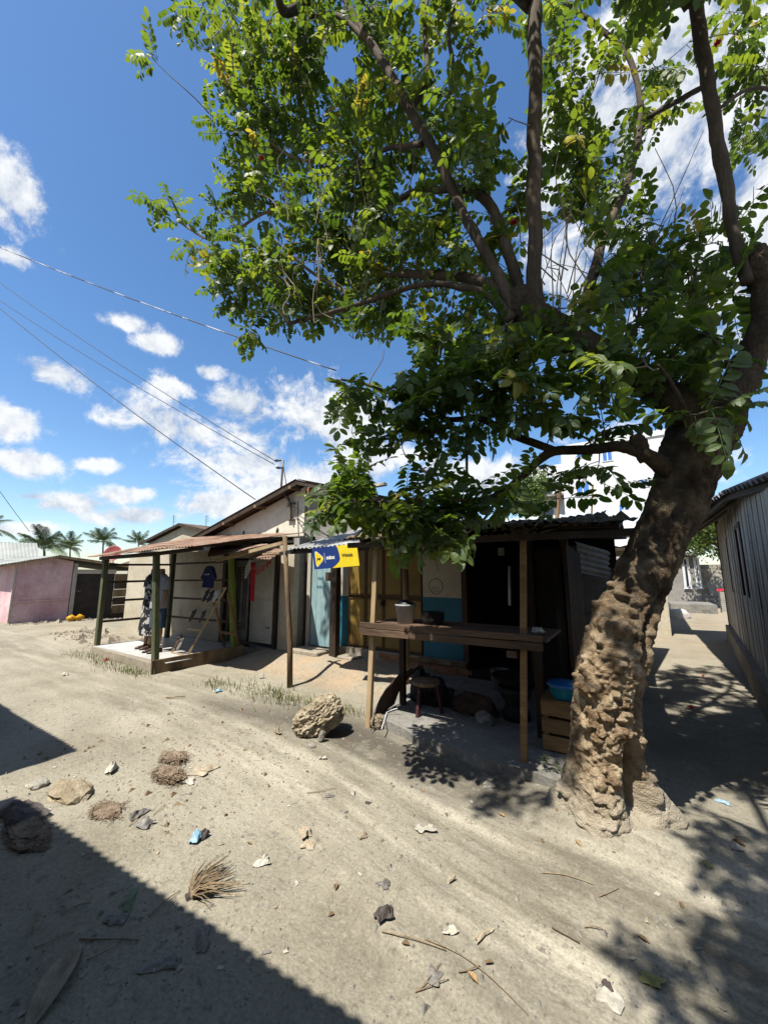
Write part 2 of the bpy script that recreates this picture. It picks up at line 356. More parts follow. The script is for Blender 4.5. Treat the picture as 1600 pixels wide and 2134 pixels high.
    def build(s, name, mat, parent=None, smooth=False, origin=None, bevel=0.0):
        V = np.array(s.v)
        if parent is not None: o = ORG[parent.name]
        elif origin is not None: o = np.array(origin, float)
        else: o = np.array([(V[:, 0].min() + V[:, 0].max()) / 2, (V[:, 1].min() + V[:, 1].max()) / 2, V[:, 2].min()])
        me = bpy.data.meshes.new(name); me.from_pydata((V - o).tolist(), [], s.f)
        if mat is not None: me.materials.append(MT[mat] if isinstance(mat, str) else mat)
        if smooth: me.polygons.foreach_set('use_smooth', [True] * len(me.polygons))
        me.update()
        ob = bpy.data.objects.new(name, me); col.objects.link(ob)
        if parent is not None: ob.parent = parent
        else: ob.location = o
        ORG[ob.name] = o
        if bevel:
            bv = ob.modifiers.new('bevel', 'BEVEL'); bv.width = bevel; bv.segments = 1; bv.limit_method = 'ANGLE'
        return ob
def tag(o, label, cat, group=None, kind=None):
    if label: o['label'] = label
    if cat: o['category'] = cat
    if group: o['group'] = group
    if kind: o['kind'] = kind
    return o
def root(name, loc, label, cat, group=None):
    o = bpy.data.objects.new(name, None); col.objects.link(o); o.location = tuple(map(float, loc)); o.empty_display_size = .2
    ORG[o.name] = np.array(loc, float)
    return tag(o, label, cat, group)
def bx(name, mat, parent, *a, bevel=0.0):
    return MB().box(*a).build(name, mat, parent, bevel=bevel)
def text_mesh(body, size, thick, bold=0.0):
    cu = bpy.data.curves.new('txt', 'FONT'); cu.body = body; cu.size = size; cu.extrude = thick; cu.offset = bold; cu.align_x = 'CENTER'; cu.align_y = 'CENTER'
    cu.resolution_u = 3
    ob = bpy.data.objects.new('txt', cu); col.objects.link(ob)
    dg = bpy.context.evaluated_depsgraph_get(); me = bpy.data.meshes.new_from_object(ob.evaluated_get(dg))
    bpy.data.objects.remove(ob); bpy.data.curves.remove(cu)
    return me
def put_text(name, body, size, thick, M4, mat, parent, bold=0.0):
    me = text_mesh(body, size, thick, bold); me.transform(M4)
    o = ORG[parent.name]; me.transform(Matrix.Translation(-Vector(o)))
    me.materials.clear(); me.materials.append(MT[mat]); me.name = name
    ob = bpy.data.objects.new(name, me); col.objects.link(ob); ob.parent = parent; ORG[ob.name] = o
    return ob

# ------------------------------------------------------------------ ground
def ytrack(x): return 2.85 - 0.85 / (1 + np.exp(-(x + 1.6) / 0.8))
def sstep(a, b, x):
    t = np.clip((x - a) / (b - a), 0, 1); return t * t * (3 - 2 * t)
def gz_arr(x, y):
    x = np.asarray(x, float); y = np.asarray(y, float)
    p = np.stack([x, y, np.zeros_like(x)], 1)
    near = np.exp(-((x + 1) ** 2 + (y - 3) ** 2) / 160.0)
    z = 0.030 * fbm(p * 0.55, 3, 3) * near + 0.014 * fbm(p * 2.2, 3, 9) * near + 0.010 * fbm(p * 7.0, 3, 21) * near
    tu = y - ytrack(x)
    rut = np.exp(-((tu - .55) / .16) ** 2) + np.exp(-((tu + .75) / .18) ** 2)
    z -= 0.022 * rut * near * (0.7 + 0.3 * fbm(p * 1.1, 2, 40))
    z += 0.006 * np.sin(tu * 17 + 5 * fbm(p * .9, 3, 5)) * np.exp(-((tu - .2) / .7) ** 2) * near * sstep(-3.5, -1.5, x)
    # sandy bank in front of the shops
    z += 0.16 * sstep(4.35, 5.35, y) * sstep(-6.9, -6.0, x) * (1 - sstep(-2.9, -2.4, x)) * (1 - sstep(6.2, 8, y))
    z += 0.03 * fbm(p * 3.0, 3, 60) * sstep(4.2, 4.8, y) * sstep(-6.9, -6.0, x) * (1 - sstep(-2.9, -2.4, x))
    # mound at the foot of the tree and the heap beside it
    z += 0.10 * np.exp(-(((x + .22) / .50) ** 2 + ((y - 3.05) / .42) ** 2))
    z += 0.075 * np.exp(-(((x - .45) / .30) ** 2 + ((y - 3.35) / .22) ** 2))
    z += 0.05 * np.exp(-(((x + 12.2) / 1.6) ** 2 + ((y - 4.3) / .5) ** 2)) * (1 + fbm(p * 5, 2, 77))
    z -= 0.10 * sstep(5.5, 7.5, y) * (1 - sstep(-14.5, -13, x))
    return z
def gz(x, y): return float(gz_arr([x], [y])[0])
def GG(u, v):
    w = G(u, v); z = gz(w[0], w[1]); w = G(u, v, z); z = gz(w[0], w[1]); return G(u, v, z)

def axis(lo, a, b, hi, step):
    mid = np.arange(a, b + 1e-6, step)
    L = [a]; s = step
    while L[-1] > lo: s *= 1.22; L.append(L[-1] - s)
    Rr = [b]; s = step
    while Rr[-1] < hi: s *= 1.22; Rr.append(Rr[-1] + s)
    return np.array(L[:0:-1] + list(mid) + Rr[1:])
gx = axis(-450, -7.5, 2.2, 350, .045); gy = axis(-60, .6, 6.2, 450, .04)
XX, YY = np.meshgrid(gx, gy)
xf, yf = XX.ravel(), YY.ravel(); zf = gz_arr(xf, yf)
nx_, ny_ = len(gx), len(gy)
idx = np.arange(nx_ * ny_).reshape(ny_, nx_)
quads = np.stack([idx[:-1, :-1], idx[:-1, 1:], idx[1:, 1:], idx[1:, :-1]], -1).reshape(-1, 4)
def mesh_np(name, V, Q):
    me = bpy.data.meshes.new(name)
    me.vertices.add(len(V)); me.vertices.foreach_set('co', np.asarray(V, np.float32).ravel())
    k = Q.shape[1]
    me.loops.add(Q.size); me.loops.foreach_set('vertex_index', Q.ravel().astype(np.int32))
    me.polygons.add(len(Q)); me.polygons.foreach_set('loop_start', np.arange(0, Q.size, k, dtype=np.int32)); me.polygons.foreach_set('loop_total', np.full(len(Q), k, np.int32))
    me.update(calc_edges=True); return me
gm = mesh_np('ground', np.stack([xf, yf, zf], 1), quads)
gm.polygons.foreach_set('use_smooth', [True] * len(gm.polygons))
def fattr(me, name, arr):
    a = me.attributes.new(name, 'FLOAT', 'POINT'); a.data.foreach_set('value', np.asarray(arr, np.float32))
tuv = yf - ytrack(xf)
fattr(gm, 'tu', tuv)
pz = np.stack([xf, yf, 0 * xf], 1)
dark_patch = 1.0 * np.exp(-(((xf + 2.95) / 1.05) ** 2 + ((yf - 3.38) / .32) ** 2)) + .9 * np.exp(-(((xf + 1.5) / 1.1) ** 2 + ((yf - 3.12) / .28) ** 2)) + .55 * np.exp(-(((xf + 4.2) / .8) ** 2 + ((yf - 3.1) / .22) ** 2))  # soft-edged darker patches on the ground
dark_patch += .55 * np.exp(-(((xf - .15) / .5) ** 2 + ((yf - 4.6) / .9) ** 2)) + .4 * np.exp(-(((xf + .55) / .35) ** 2 + ((yf - 1.75) / .14) ** 2)) + .3 * np.exp(-(((xf + .35) / .4) ** 2 + ((yf - 2.45) / .1) ** 2))
fattr(gm, 'dark_patch', np.clip(dark_patch, 0, 1))
sand = sstep(4.1, 4.7, yf) * sstep(-8, -6.2, xf) * (1 - sstep(-2.8, -2.3, xf)) + .6 * np.exp(-(((xf + 12.5) / 3) ** 2 + ((yf - 4.6) / .8) ** 2)) + .5 * sstep(7, 12, yf) * sstep(-1, 0, xf)
fattr(gm, 'sand', np.clip(sand, 0, 1))
ground = bpy.data.objects.new('ground', gm); col.objects.link(ground); ground['kind'] = 'structure'; ORG['ground'] = np.zeros(3)

def ground_material():
    m = bpy.data.materials.new('dusty_earth'); m.use_nodes = True
    t = m.node_tree; N, L = t.nodes, t.links; b = N['Principled BSDF']
    b.inputs['Roughness'].default_value = .95; b.inputs['Specular IOR Level'].default_value = .12
    geo = N.new('ShaderNodeNewGeometry'); pos = geo.outputs['Position']
    def noise(scale, det, vec=pos, rough=.6):
        n = N.new('ShaderNodeTexNoise'); n.inputs['Scale'].default_value = scale; n.inputs['Detail'].default_value = det; n.inputs['Roughness'].default_value = rough
        L.new(vec, n.inputs['Vector']); return n.outputs[0]
    def ramp(src, *st):
        r = N.new('ShaderNodeValToRGB'); L.new(src, r.inputs[0])
        while len(r.color_ramp.elements) < len(st): r.color_ramp.elements.new(.5)
        for e, (p_, c) in zip(r.color_ramp.elements, st): e.position = p_; e.color = (*[q * ALB for q in c], 1)
        return r.outputs[0]
    def mixc(f, a, b_, bl='MIX'):
        n = N.new('ShaderNodeMix'); n.data_type = 'RGBA'; n.blend_type = bl
        for s_, x in (('Factor', f), ('A', a), ('B', b_)):
            if isinstance(x, (int, float)): n.inputs[s_].default_value = x
            elif isinstance(x, tuple): n.inputs[s_].default_value = (*[q * ALB for q in x], 1)
            else: L.new(x, n.inputs[s_])
        return n.outputs['Result']
    def mrange(src, a, b_, c=0., d=1.):
        n = N.new('ShaderNodeMapRange'); L.new(src, n.inputs['Value'])
        for k, v in zip(('From Min', 'From Max', 'To Min', 'To Max'), (a, b_, c, d)): n.inputs[k].default_value = v
        return n.outputs[0]
    def at(nm):
        a = N.new('ShaderNodeAttribute'); a.attribute_name = nm; return a.outputs['Fac']
    def mul(a, b_):
        n = N.new('ShaderNodeMath'); n.operation = 'MULTIPLY'; n.use_clamp = True
        for i, x in enumerate((a, b_)):
            if isinstance(x, (int, float)): n.inputs[i].default_value = x
            else: L.new(x, n.inputs[i])
        return n.outputs[0]
    base = ramp(noise(.9, 8), (.28, (.240, .212, .156)), (.48, (.358, .324, .248)), (.74, (.455, .418, .328)))
    # tyre-track streaks that follow the bend of the road
    sx = N.new('ShaderNodeSeparateXYZ'); L.new(pos, sx.inputs[0])
    cb = N.new('ShaderNodeCombineXYZ'); L.new(mul(1, 1), cb.inputs[2])
    mu = N.new('ShaderNodeMath'); mu.operation = 'MULTIPLY'; L.new(at('tu'), mu.inputs[0]); mu.inputs[1].default_value = 3.6
    mv = N.new('ShaderNodeMath'); mv.operation = 'MULTIPLY'; L.new(sx.outputs[0], mv.inputs[0]); mv.inputs[1].default_value = .45
    L.new(mu.outputs[0], cb.inputs[0]); L.new(mv.outputs[0], cb.inputs[1])
    st = noise(1.5, 6, cb.outputs[0], .62)
    near = mul(mul(mrange(at('tu'), -1.0, -.2), mrange(at('tu'), 1.25, .8)), mul(mrange(noise(.8, 3), .22, .45), mrange(sx.outputs[0], -5.5, -1.5, .45, 1)))
    c = mixc(mul(mrange(st, .49, .64), mul(near, .95)), base, (.56, .51, .40))
    c = mixc(mul(mrange(st, .47, .34), mul(near, .90)), c, (.20, .175, .128))
    c = mixc(mul(at('sand'), mrange(noise(1.7, 5), .35, .6)), c, (.47, .355, .235))
    c = mixc(mul(mul(at('dark_patch'), mrange(noise(4, 6), .22, .46)), 1.0), c, (.125, .110, .088))
    # trodden dark flecks, pale crumbs
    f2 = noise(23, 6); f3 = noise(70, 4)
    c = mixc(mrange(f2, .56, .68, 0, .65), c, (.185, .168, .128))
    c = mixc(mrange(f2, .42, .30, 0, .40), c, (.50, .46, .38))
    c = mixc(1.0, c, mrange(f3, .3, .7, .76, 1.16), 'MULTIPLY')
    L.new(c, b.inputs['Base Color'])
    h = N.new('ShaderNodeMath'); h.operation = 'ADD'; L.new(mul(noise(16, 8), .8), h.inputs[0]); L.new(mul(noise(65, 6), .34), h.inputs[1])
    h2 = N.new('ShaderNodeMath'); h2.operation = 'ADD'; L.new(h.outputs[0], h2.inputs[0]); L.new(mul(st, .12), h2.inputs[1])
    bp = N.new('ShaderNodeBump'); bp.inputs['Strength'].default_value = .55; bp.inputs['Distance'].default_value = .03
    L.new(h2.outputs[0], bp.inputs['Height']); L.new(bp.outputs[0], b.inputs['Normal'])
    return m
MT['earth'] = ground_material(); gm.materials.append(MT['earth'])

# roof helper: n corrugated sheets side by side over a bilinear patch
def roof_sheets(parent, FL, FR, BL, BR, n, mat, pitch=.076, amp=.010, rows=5, ragged=.03, seed=0, name='roof_sheet', lap=.04, warp=.006, spw=6):
    FL, FR, BL, BR = [np.array(q, float) for q in (FL, FR, BL, BR)]
    W = (np.linalg.norm(FR - FL) + np.linalg.norm(BR - BL)) / 2
    r_ = np.random.default_rng(seed); out = []
    for k in range(n):
        a, b = k / n, min(1.0, (k + 1) / n + lap / W)
        nc = max(8, int((b - a) * W / pitch * spw)); vs = []
        nz = nrm(np.cross(FR - FL, BL - FL)); nz = nz if nz[2] > 0 else -nz
        off = r_.uniform(-ragged, ragged); lift = .004 * (k % 2) + r_.uniform(0, .003)
        wv = r_.uniform(-1, 1, (rows + 1, 4)) * warp
        skew = r_.uniform(-.5, .5) * ragged
        for j in range(rows + 1):
            t = j / rows
            for i in range(nc + 1):
                s_ = i / nc; q = a + (b - a) * s_
                F = FL + (FR - FL) * q; B = BL + (BR - BL) * q
                tt = t if j else -(off + skew * (s_ - .5)) / np.linalg.norm(B - F)
                z = amp * math.sin(2 * math.pi * q * W / pitch) + lift + np.interp(s_, [0, .33, .66, 1], wv[j])
                vs.append(F + (B - F) * tt + nz * z)
        kk = nc + 1
        mb = MB().add(vs, [(j * kk + i, j * kk + i + 1, (j + 1) * kk + i + 1, (j + 1) * kk + i) for j in range(rows) for i in range(nc)])
        o = mb.build(name, mat, parent, smooth=True)
        out.append(o)
    return out

# ------------------------------------------------------------------ houses across the street (their roofs shade the foreground)
def opposite_house(x0, x1, ye, label, sk=0.0):
    r = root('house', ((x0 + x1) / 2, ye - 3.2, 0), label, 'house')
    MB().box(x0 + .35, x1 - .35, ye - 6.0, ye - .55, -.1, 2.52).build('wall', 'cream', r)
    roof_sheets(r, (x0, ye, 2.60), (x1, ye + sk, 2.60), (x0, ye - 3.3, 3.55), (x1, ye - 3.3, 3.55), int((x1 - x0) / .9), 'oldzinc', rows=2, ragged=.012, seed=int(x0 * 7) % 99, spw=4)
    roof_sheets(r, (x0, ye - 6.6, 2.60), (x1, ye - 6.6, 2.60), (x0, ye - 3.3, 3.55), (x1, ye - 3.3, 3.55), int((x1 - x0) / .9), 'oldzinc', rows=2, seed=3, spw=4)
    for xe in (x0 + .36, x1 - .38):
        MB().poly([(xe, ye - .55, 2.52), (xe, ye - 6.0, 2.52), (xe, ye - 3.3, 3.42)], (.02, 0, 0)).build('gable', 'cream', r)
    MB().beam((x0 + .02, ye - .08, 2.52), (x1 - .02, ye + sk - .08, 2.52), .04, .12).build('fascia', 'darkwood', r)
    return r
opposite_house(-4.13, 7.0, -.36, 'cream house behind the viewer whose eave shades the foreground', .85)
opposite_house(-14.5, -4.62, .18, 'second cream house across the road, past a narrow gap')

# ------------------------------------------------------------------ gabled house behind the shops
gh = root('gabled_house', (-6.6, 9.5, 0), 'pale plastered house with a steep dark roof and leaning service mast', 'house')
GY = 6.40
pk = PY(617, 1000, 6.05); ev = PY(415, 1112, 6.05)
sl = (pk[2] - ev[2]) / (pk[0] - ev[0])
PKX, PKZ = pk[0], pk[2] + .02
def gz_roof(x): return PKZ - abs(x - PKX) * sl
EX0, EX1 = PKX - 4.75, PKX + 3.9
tw = .10
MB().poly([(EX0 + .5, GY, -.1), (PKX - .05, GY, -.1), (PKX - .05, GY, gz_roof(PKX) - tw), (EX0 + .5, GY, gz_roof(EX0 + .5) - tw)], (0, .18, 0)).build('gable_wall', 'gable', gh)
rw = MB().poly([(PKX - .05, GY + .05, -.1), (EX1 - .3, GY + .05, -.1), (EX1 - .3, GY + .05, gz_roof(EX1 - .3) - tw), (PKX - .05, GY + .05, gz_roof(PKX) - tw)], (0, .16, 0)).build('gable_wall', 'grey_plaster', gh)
MB().box(EX0 + .5, EX0 + .66, GY + .18, 14, -.1, gz_roof(EX0 + .5) - .12).build('side_wall', 'cream', gh)
MB().box(EX1 - .46, EX1 - .3, GY + .21, 14, -.1, gz_roof(EX1 - .3) - .12).build('side_wall', 'cream', gh)
MB().box(EX0 + .5, EX1 - .3, 13.9, 14.05, -.1, 2.4).build('back_wall', 'cream', gh)
# each slope is laid in sheets that run down from the ridge
def slope_sheets(x_eave, sgn, seed):
    n = 9
    for k in range(n):
        y0 = 6.05 + k * .9
        FL = (x_eave, y0, gz_roof(x_eave)); FR = (x_eave, y0 + .93, gz_roof(x_eave))
        roof_sheets(gh, FL, FR, (PKX + .03 * sgn, y0, PKZ), (PKX + .03 * sgn, y0 + .93, PKZ), 1, 'brownsheet', rows=4, seed=seed + k, ragged=.02, spw=4)
slope_sheets(EX0, -1, 100); slope_sheets(EX1, 1, 140)
MB().beam((EX0 + .1, 6.09, gz_roof(EX0 + .1) - .07), (PKX, 6.09, PKZ - .07), .03, .10).build('barge_board', 'darkwood', gh)
MB().beam((PKX, 6.10, PKZ - .07), (EX1 - .1, 6.10, gz_roof(EX1 - .1) - .07), .03, .10).build('barge_board', 'darkwood', gh)
for q in (.15, .42, .68, .93):
    xx = EX0 + .1 + (PKX - EX0) * q
    MB().box(xx - .03, xx + .03, 6.07, GY + .02, gz_roof(xx) - .13, gz_roof(xx) - .06).build('purlin', 'wood', gh)
MB().box(PKX - .03, PKX + 2.2, GY - .08, GY + .05, 3.36, 3.42).build('lintel', 'whitepaint', gh)
brick0 = None
for r_ in range(5):
    for c_ in range(9):
        x0 = PKX + .01 + c_ * .225 - (.11 if r_ % 2 else 0); z0 = 3.425 + r_ * .078
        x1 = x0 + .213; x0 = max(x0, PKX - .04)
        if z0 + .07 > gz_roof(x1) - .06: continue
        bx('brick', 'brickwall', gh, x0, x1, GY + .012, GY + .052, z0, z0 + .068)
MB().box(PKX + .03, PKX + .55, GY + .03, GY + .052, 2.85, 3.32).build('recessed_panel', 'mortar', gh)
for (u, v, w, h) in ((578, 1107, .055, .10), (508, 1110, .04, .06)):
    c = PY(u, v, GY)
    MB().poly([(c[0] - w, GY - .004, c[2] - h), (c[0] + w * .6, GY - .004, c[2] - h * .8), (c[0] + w, GY - .004, c[2] + h * .2), (c[0] + w * .1, GY - .004, c[2] + h), (c[0] - w * .9, GY - .004, c[2] + h * .3)], (0, .006, 0)).build('hole_patch', 'soot_shade', gh)  # flat black patch, the dark of a hole given as colour

# service mast
mast = root('service_mast', PY(607, 1083, 6.33), 'bent steel service mast with insulators fixed to the gable', 'mast')
mp_ = [PY(607, 1085, 6.33), PY(606, 1052, 6.33), PY(600, 1040, 6.3), PY(588, 1026, 6.26), PY(586, 1015, 6.24), PY(588, 985, 6.24), PY(590, 959, 6.24)]
MB().tube(mp_, .026, 10).build('pipe', 'metalpole', mast, smooth=True)
for (u, v) in ((605, 1083), (606, 1049)):
    c = PY(u, v, 6.34); MB().box(c[0] - .11, c[0] + .11, 6.335, 6.40, c[2] - .015, c[2] + .015).build('bracket', 'metalpole', mast)
for (u, v) in ((582, 960), (585, 975)):
    c = PY(u, v, 6.22)
    MB().tube([c + np.array([-.14, -.03, .02]), c + np.array([-.07, -.02, .01]), c, c + np.array([.06, 0, 0])], [.012, .035, .022, .016], 8).build('insulator', 'charred', mast, smooth=True)
c = PY(598, 1052, 6.36); MB().box(c[0] - .05, c[0] + .05, 6.33, 6.40, c[2] - .05, c[2] + .04).build('junction_box', 'whitepaint', mast)
def cable(name, pts, r, mat, label, cat='cable', parent=None, sag=0.0, n=24, sides=5):
    pts = [np.array(q, float) for q in pts]
    if len(pts) == 2 and sag is not None:
        a, b = pts; pts = [a + (b - a) * t - np.array([0, 0, sag * 4 * t * (1 - t)]) for t in np.linspace(0, 1, n)]
    o = MB().tube(pts, r, sides).build(name, mat, parent, smooth=True)
    if label: tag(o, label, cat)
    return o
cable('dropper', [PY(589, 965, 6.24), PY(600, 1030, 6.3), PY(608, 1060, 6.3), PY(625, 1085, 6.28), PY(650, 1100, 6.2), PY(685, 1117, 6.1)], .012, 'wire', None, parent=mast)
cable('dropper', [PY(610, 1055, 6.3), PY(640, 1072, 6.3), PY(665, 1080, 6.25), PY(690, 1092, 6.2)], .007, 'wire', None, parent=mast)
cable('conduit', [PY(620, 1045, 6.385), PY(622, 1128, 6.385)], .008, 'wire', None, parent=mast, n=3)

# overhead wires
cable('overhead_cable', [P(-60, 490, 10.5), P(700, 772, 7.6)], .013, 'twistwire', 'twisted aerial cable running behind the tree, topmost of the wires', sag=.10, n=60)
cable('overhead_wire', [P(-60, 545, 13.5), PY(576, 962, 6.20)], .009, 'wire', 'upper of the two thin wires tied to the service mast', sag=.16)
cable('overhead_wire', [P(-60, 585, 13.5), PY(572, 968, 6.20)], .009, 'wire', 'lower of the two thin wires tied to the service mast', sag=.16)
cable('overhead_cable', [P(-60, 592, 13.0), PY(532, 1041, 6.08)], .012, 'wire', 'black cable ending at the gable roof edge, lowest of the long wires', sag=.16)
cable('overhead_wire', [P(-40, 965, 30), P(62, 1108, 30)], .02, 'wire', 'short wire dropping to the palm crowns at far left', sag=.1)

# ------------------------------------------------------------------ clothes shop with a tiled porch
cs = root('clothes_shop', (-8.5, 5.3, 0), 'cream clothes shop with tiled porch, green posts and rusty sheet roof', 'shop')
SY = 5.30
MB().box(-12.1, -7.62, SY, SY + .16, -.15, 2.12).build('wall', 'cream', cs)
MB().box(-12.1, -11.94, SY + .16, 8.4, -.3, 2.25).build('side_wall', 'cream', cs)
MB().box(-5.98, -5.52, SY + .02, SY + .16, 0, 2.15).build('wall', 'cream', cs)
MB().box(-7.62, -5.98, SY + .01, SY + .15, 1.93, 2.2).build('lintel', 'cream', cs)
# shop inside, its dimness put into a near-black back wall and ceiling
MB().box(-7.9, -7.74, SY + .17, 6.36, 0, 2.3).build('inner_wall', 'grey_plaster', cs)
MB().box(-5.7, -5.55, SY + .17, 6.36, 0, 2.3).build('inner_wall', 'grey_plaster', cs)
MB().box(-7.74, -5.7, 6.28, 6.36, 0, 2.3).build('inner_wall', 'soot_shade', cs)
MB().box(-7.74, -5.7, SY + .17, 6.28, 2.21, 2.26).build('ceiling', 'soot_shade', cs)
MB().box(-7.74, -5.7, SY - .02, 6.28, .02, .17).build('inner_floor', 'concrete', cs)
# white sheet-steel door leaf, and the panelled leaf folded inside
dl = bx('door', 'whitewood', cs, -6.62, -5.98, SY - .06, SY - .02, .26, 1.92)
for z0, z1 in ((.26, .30), (1.05, 1.09), (1.88, 1.92)):
    bx('door_rail', 'whitewood', dl, -6.62, -5.98, SY - .072, SY - .061, z0, z1)
for x0, x1 in ((-6.62, -6.58), (-6.02, -5.98)):
    bx('door_stile', 'whitewood', dl, x0, x1, SY - .074, SY - .062, .301, 1.879)
bx('latch', 'metalpole', dl, -6.12, -6.03, SY - .09, SY - .075, .55, .57)
il = bx('door', 'oldzinc', cs, -7.50, -7.02, SY + .18, SY + .22, .2, 1.88)
for a in (.07, .12, .17):
    x0, x1, z0, z1 = -7.50 + a, -7.02 - a, .35 + a, 1.80 - a
    for (q0, q1, w0, w1) in ((x0, x0 + .018, z0, z1), (x1 - .018, x1, z0, z1), (x0 + .018, x1 - .018, z1 - .018, z1), (x0 + .018, x1 - .018, z0, z0 + .018)):
        bx('moulding', 'blackplastic', il, q0, q1, SY + .172, SY + .179, w0, w1)
bx('door_post', 'darkwood', cs, -7.64, -7.54, SY - .06, SY + .02, 0, 2.05)
bx('door_post', 'darkwood', cs, -5.975, -5.90, SY - .05, SY + .015, 0, 2.1)
# shelves with goods, dim inside
for z in (.62, .95, 1.28):
    bx('shelf', 'darkwood', cs, -7.0, -5.75, 6.0, 6.27, z, z + .025)
# platform and tiles
MB().hexa([(-9.35, 3.55, -.1), (-6.72, 3.44, -.1), (-6.45, 5.28, -.1), (-9.35, 5.28, -.1)], [(-9.35, 3.55, .145), (-6.72, 3.44, .145), (-6.45, 5.28, .145), (-9.35, 5.28, .145)]).build('platform', 'plinth', cs)
for i in range(7):
    for j in range(4):
        x0 = -9.33 + i * .4; y0 = 3.58 + j * .405
        if x0 + .39 > -6.5: continue
        bx('tile', 'tile', cs, x0 + .004, x0 + .396, y0, y0 + .397, .148, .156)
MB().beam((-6.66, 3.40, .085), (-6.40, 4.93, .13), .045, .25).build('skirt_board', 'wood', cs)
# posts and rails
PA, PB_, PC_, PD_ = (-9.30, 3.62), (-6.80, 3.46), (-6.62, 4.89), (-9.10, 4.95)
pa = MB().beam((-9.30, 3.64, -.08), (-9.36, 3.65, 1.93), .10, .085).build('post', 'greenwood', cs, bevel=.008)
pb = MB().beam((-6.66, 3.47, -.05), (-6.97, 3.47, 1.95), .10, .085).build('post', 'greenwood', cs, bevel=.008)
pd_ = MB().beam((-9.10, 4.93, .1), (-9.05, 4.90, 2.15), .10, .09).build('post', 'greenwood', cs, bevel=.008)
pc = MB().beam((-6.60, 4.88, .1), (-6.86, 4.88, 1.92), .11, .09).build('post', 'limepost', cs, bevel=.008)
for z in (.62, 1.03, 1.42, 1.78):
    MB().beam((-9.31, 3.70, z), (-9.08, 4.90, z + .02), .025, .045).build('rail', 'darkwood', cs)
for z in (.60, 1.02, 1.42, 1.80):
    MB().beam((-9.02, 4.97, z + .02), (-6.9, 4.97, z + .04), .025, .042).build('rail', 'darkwood', cs)
# rusty roof
ra = PY(200, 1157, 3.42); rb = PY(330, 1151, 3.30); rc = PY(448, 1135, 3.15)
roof_sheets(cs, (-9.55, 3.40, 1.945), (-6.95, 3.20, 1.955), (-10.4, 6.36, 2.66), (-7.6, 6.36, 2.55), 4, 'rust', rows=6, ragged=.06, seed=5, warp=.012)
roof_sheets(cs, (-6.98, 3.20, 1.965), (-5.55, 3.30, 2.02), (-7.6, 6.36, 2.56), (-6.2, 6.36, 2.52), 2, 'rust', rows=6, ragged=.08, seed=9, warp=.016)
MB().beam((-9.50, 3.60, 1.915), (-6.95, 3.44, 1.93), .05, .07).build('roof_beam', 'darkwood', cs)
MB().beam((-6.85, 3.44, 1.935), (-5.6, 3.46, 1.985), .05, .06).build('roof_beam', 'darkwood', cs)
MB().beam((-9.25, 4.92, 2.22), (-6.3, 4.92, 2.20), .05, .07).build('roof_beam', 'darkwood', cs)
b1, b2 = PY(452, 1168, 4.25), PY(590, 1131, 4.45)
MB().beam(b1, b2, .04, .055).build('loose_pole', 'palewood', cs)
roof_sheets(cs, PY(432, 1160, 3.9), PY(505, 1148, 4.2), PY(440, 1140, 4.7), PY(560, 1132, 4.8), 1, 'rust', rows=4, ragged=.05, seed=19, warp=.02)
roof_sheets(cs, PY(515, 1163, 4.45), PY(562, 1166, 4.40), PY(560, 1146, 5.2), PY(600, 1141, 5.1), 1, 'rust', rows=4, ragged=.02, seed=23, warp=.01)
MB().beam(PY(515, 1158, 4.7), PY(600, 1150, 4.6), .04, .03).build('roof_beam', 'palewood', cs)
# ------------------------------------------------------------------ shop row with yellow doors
sr = root('shop_row', (-3.4, 6.5, 0), 'row of small shops with yellow steel doors and teal painted wall', 'shop')
FY = 5.67
MB().box(-6.05, -5.50, FY + .1, FY + .2, 0, 2.35).build('wall', 'soot_shade', sr)
for k in range(4):
    bx('plank', 'darkwood', sr, -5.98 + k * .125, -5.865 + k * .125, FY - .02 - .006 * (k % 2), FY + .02, .1, 2.15)
bx('door_frame', 'whitewood', sr, -5.455, -5.37, FY - .05, FY + .03, .2, 2.1)
bd = bx('door', 'bluedoor', sr, -5.355, -4.86, FY + .004, FY + .03, .25, 2.02)
for k in range(4):
    bx('board', 'bluedoor', bd, -5.352 + k * .1235, -5.352 + k * .1235 + .119, FY - .018 + .003 * (k % 2), FY + .003, .252, 2.015)
Mw = Matrix.Translation((0, 0, 0)) @ Matrix.Rotation(math.pi / 2, 4, 'X')
put_text('chalk_writing', 'WAO', .09, .0006, Matrix.Translation((-5.12, FY - .021, 1.34)) @ Mw, 'tealpaint', bd)
put_text('chalk_writing', 'MAE', .08, .0006, Matrix.Translation((-5.13, FY - .021, 1.50)) @ Mw, 'tealpaint', bd)
bx('doorstep', 'plinth', sr, -5.48, -4.78, 5.22, FY - .03, .02, .235, bevel=.02)
bx('post', 'darkwood', sr, -4.63, -4.49, 5.36, 5.48, .05, 2.28)
bx('lock_box', 'darkwood', sr, -4.84, -4.66, 5.46, 5.52, 1.46, 1.62)
bx('wall_panel', 'whitepaint', sr, -4.85, -4.46, FY, FY + .14, 1.19, 2.2)
bx('wall_panel', 'tealpaint', sr, -4.85, -4.46, FY - .003, FY + .14, .2, 1.187)
